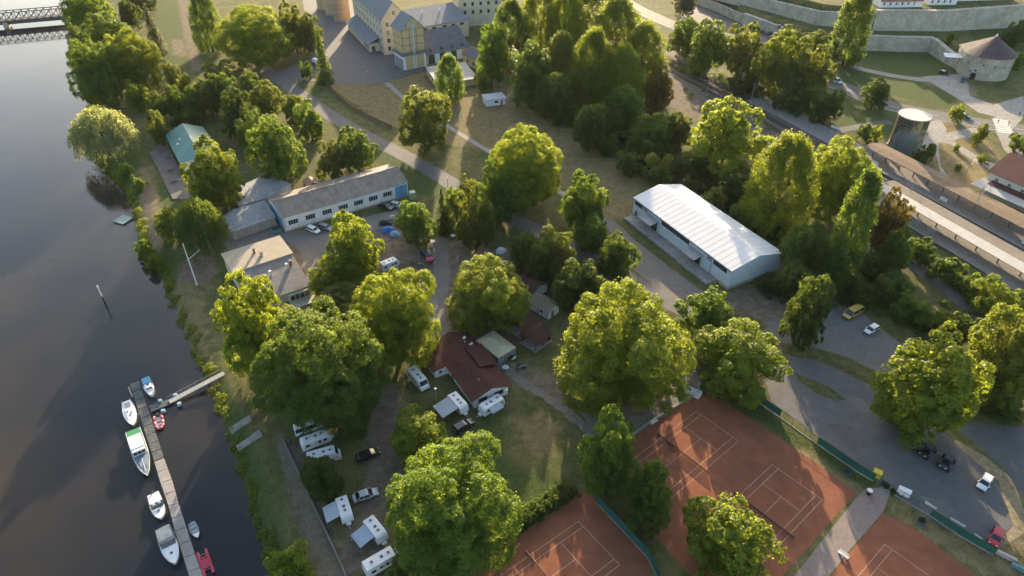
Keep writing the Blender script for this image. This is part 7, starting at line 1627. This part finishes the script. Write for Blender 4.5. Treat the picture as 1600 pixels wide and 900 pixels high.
def motorbike(u, w, rz, m, label):
    g = GT(u, w); e = empty('motorbike', (g.x, g.y, g.z + .01), rz, label, 'motorbike', 'parked motorbikes'); wheel(e, -.7, 0, .32, .14); wheel(e, .75, 0, .32, .12)
    MB().prof([(-.75,.7),(-.8,.9),(-.2,.85),(.1,1.05),(.45,1.0),(.5,.7),(.2,.4),(-.35,.4)], .15).build('frame_and_tank', m, e, bevel=.05); MB().prof([(-.8,.9),(-.75,1.0),(-.1,.95),(-.1,.86)], .14).build('seat', BLKPL, e, bevel=.02)
    MB().tube((.75,0,.32), (.5,0,1.1), .05).build('fork', STEEL, e); MB().tube((.48,-.38,1.12), (.48,.38,1.12), .025).build('handlebar', BLKPL, e); MB().cbox(.66,0,.98,.16,.2,.2).build('headlight', LAMPW, e); MB().cbox(-.85,0,1.05,.35,.4,.32).build('top_box', BLKPL, e, bevel=.04)
motorbike(648,413,.3,PAINT['grey'],'dark motorbike right of the camper trailer'); motorbike(655,415,-.5,PAINT['silver'],'silver motorbike left of the off-roader'); motorbike(803,563,.5,PAINT['white'],'white motorbike beside the marquee'); motorbike(798,561,.9,PAINT['black'],'black motorbike left of the white one at the marquee'); motorbike(812,577,.1,PAINT['grey'],'dark motorbike at the edge of the lawn near the marquee'); motorbike(816,575,-.3,PAINT['black'],'black motorbike nearest the footpath by the marquee')
# --- people
def person(u, w, rz, top, legs, label, step=.12):
    g = GT(u, w); e = empty('person', (g.x, g.y, g.z + .02), rz, label, 'person'); me = bpy.data.meshes.new('body')
    V = [(0,0,.95),(0,0,1.2),(0,0,1.42),(0,0,1.54),(.02,0,1.68), (step*.5,.1,.5),(step,.1,.06),(step+.16,.1,.03), (-step*.3,-.1,.5),(-step,-.1,.07),(-step+.16,-.1,.03), (0,.2,1.4),(-.05,.25,1.12),(.05,.27,.86), (0,-.2,1.4),(.05,-.25,1.12),(.12,-.26,.88)]
    E_ = [(0,1),(1,2),(2,3),(3,4),(0,5),(5,6),(6,7),(0,8),(8,9),(9,10),(2,11),(11,12),(12,13),(2,14),(14,15),(15,16)]
    me.from_pydata(V, E_, []); o = link('body', me, e); m = o.modifiers.new('skin', 'SKIN'); sv = me.skin_vertices[0].data if me.skin_vertices else None
    if sv is None: me.skin_vertices.new() if hasattr(me.skin_vertices, 'new') else None
    if me.skin_vertices:
        rad = [.15,.14,.15,.06,.11,.08,.05,.05,.08,.05,.05,.06,.045,.035,.06,.045,.035]
        for i, r in enumerate(rad): me.skin_vertices[0].data[i].radius = (r, r*(1.25 if i in (0,1,2) else 1)); me.skin_vertices[0].data[i].use_root = (i == 0)
    s = o.modifiers.new('sub', 'SUBSURF'); s.levels = 1; s.render_levels = 1; me.materials.append(legs)
    t = MB().tube((0,0,.92), (0,0,1.45), .19, .2, n=10).build('shirt', top, e, bevel=.05); MB().lathe([(0,1.83),(.11,1.78),(.13,1.68),(.10,1.6)], 10).build('hair', BLKPL, e); return e
SKIN = mat('dark_clothes', (0.06, 0.06, 0.07), .8); TOPW = mat('light_shirt', (.55,.55,.54), .8); TOPR = mat('dark_shirt', (.08,.09,.14), .8)
person(1448,213,-1.2,TOPR,SKIN,'person in dark clothes walking on the path right of the round tower'); person(1559,193,.2,TOPR,SKIN,'left person in dark clothes on the pedestrian crossing'); person(1575,196,-.4,SKIN,SKIN,'right person in dark clothes on the pedestrian crossing'); person(1592,181,1.0,TOPR,SKIN,'person on the footway right of the crossing'); person(1317,742,.5,TOPW,SKIN,'person in light shirt on the grass') if False else None

# ================================================================== evening air
hz = MB().box(-1500, 1500, -60, 1500, -5, 118).build('haze', None); tag(hz, 'thin pale evening haze over the whole scene', 'haze', kind='stuff')
m, t, out = nodes_of('haze_air'); v = N(t, 'ShaderNodeVolumePrincipled'); v.inputs['Color'].default_value = (0.92, 0.95, 1.0, 1); v.inputs['Density'].default_value = 0.000016; v.inputs['Anisotropy'].default_value = 0.25
t.links.new(v.outputs[0], out.inputs['Volume']); hz.data.materials.clear(); hz.data.materials.append(m)
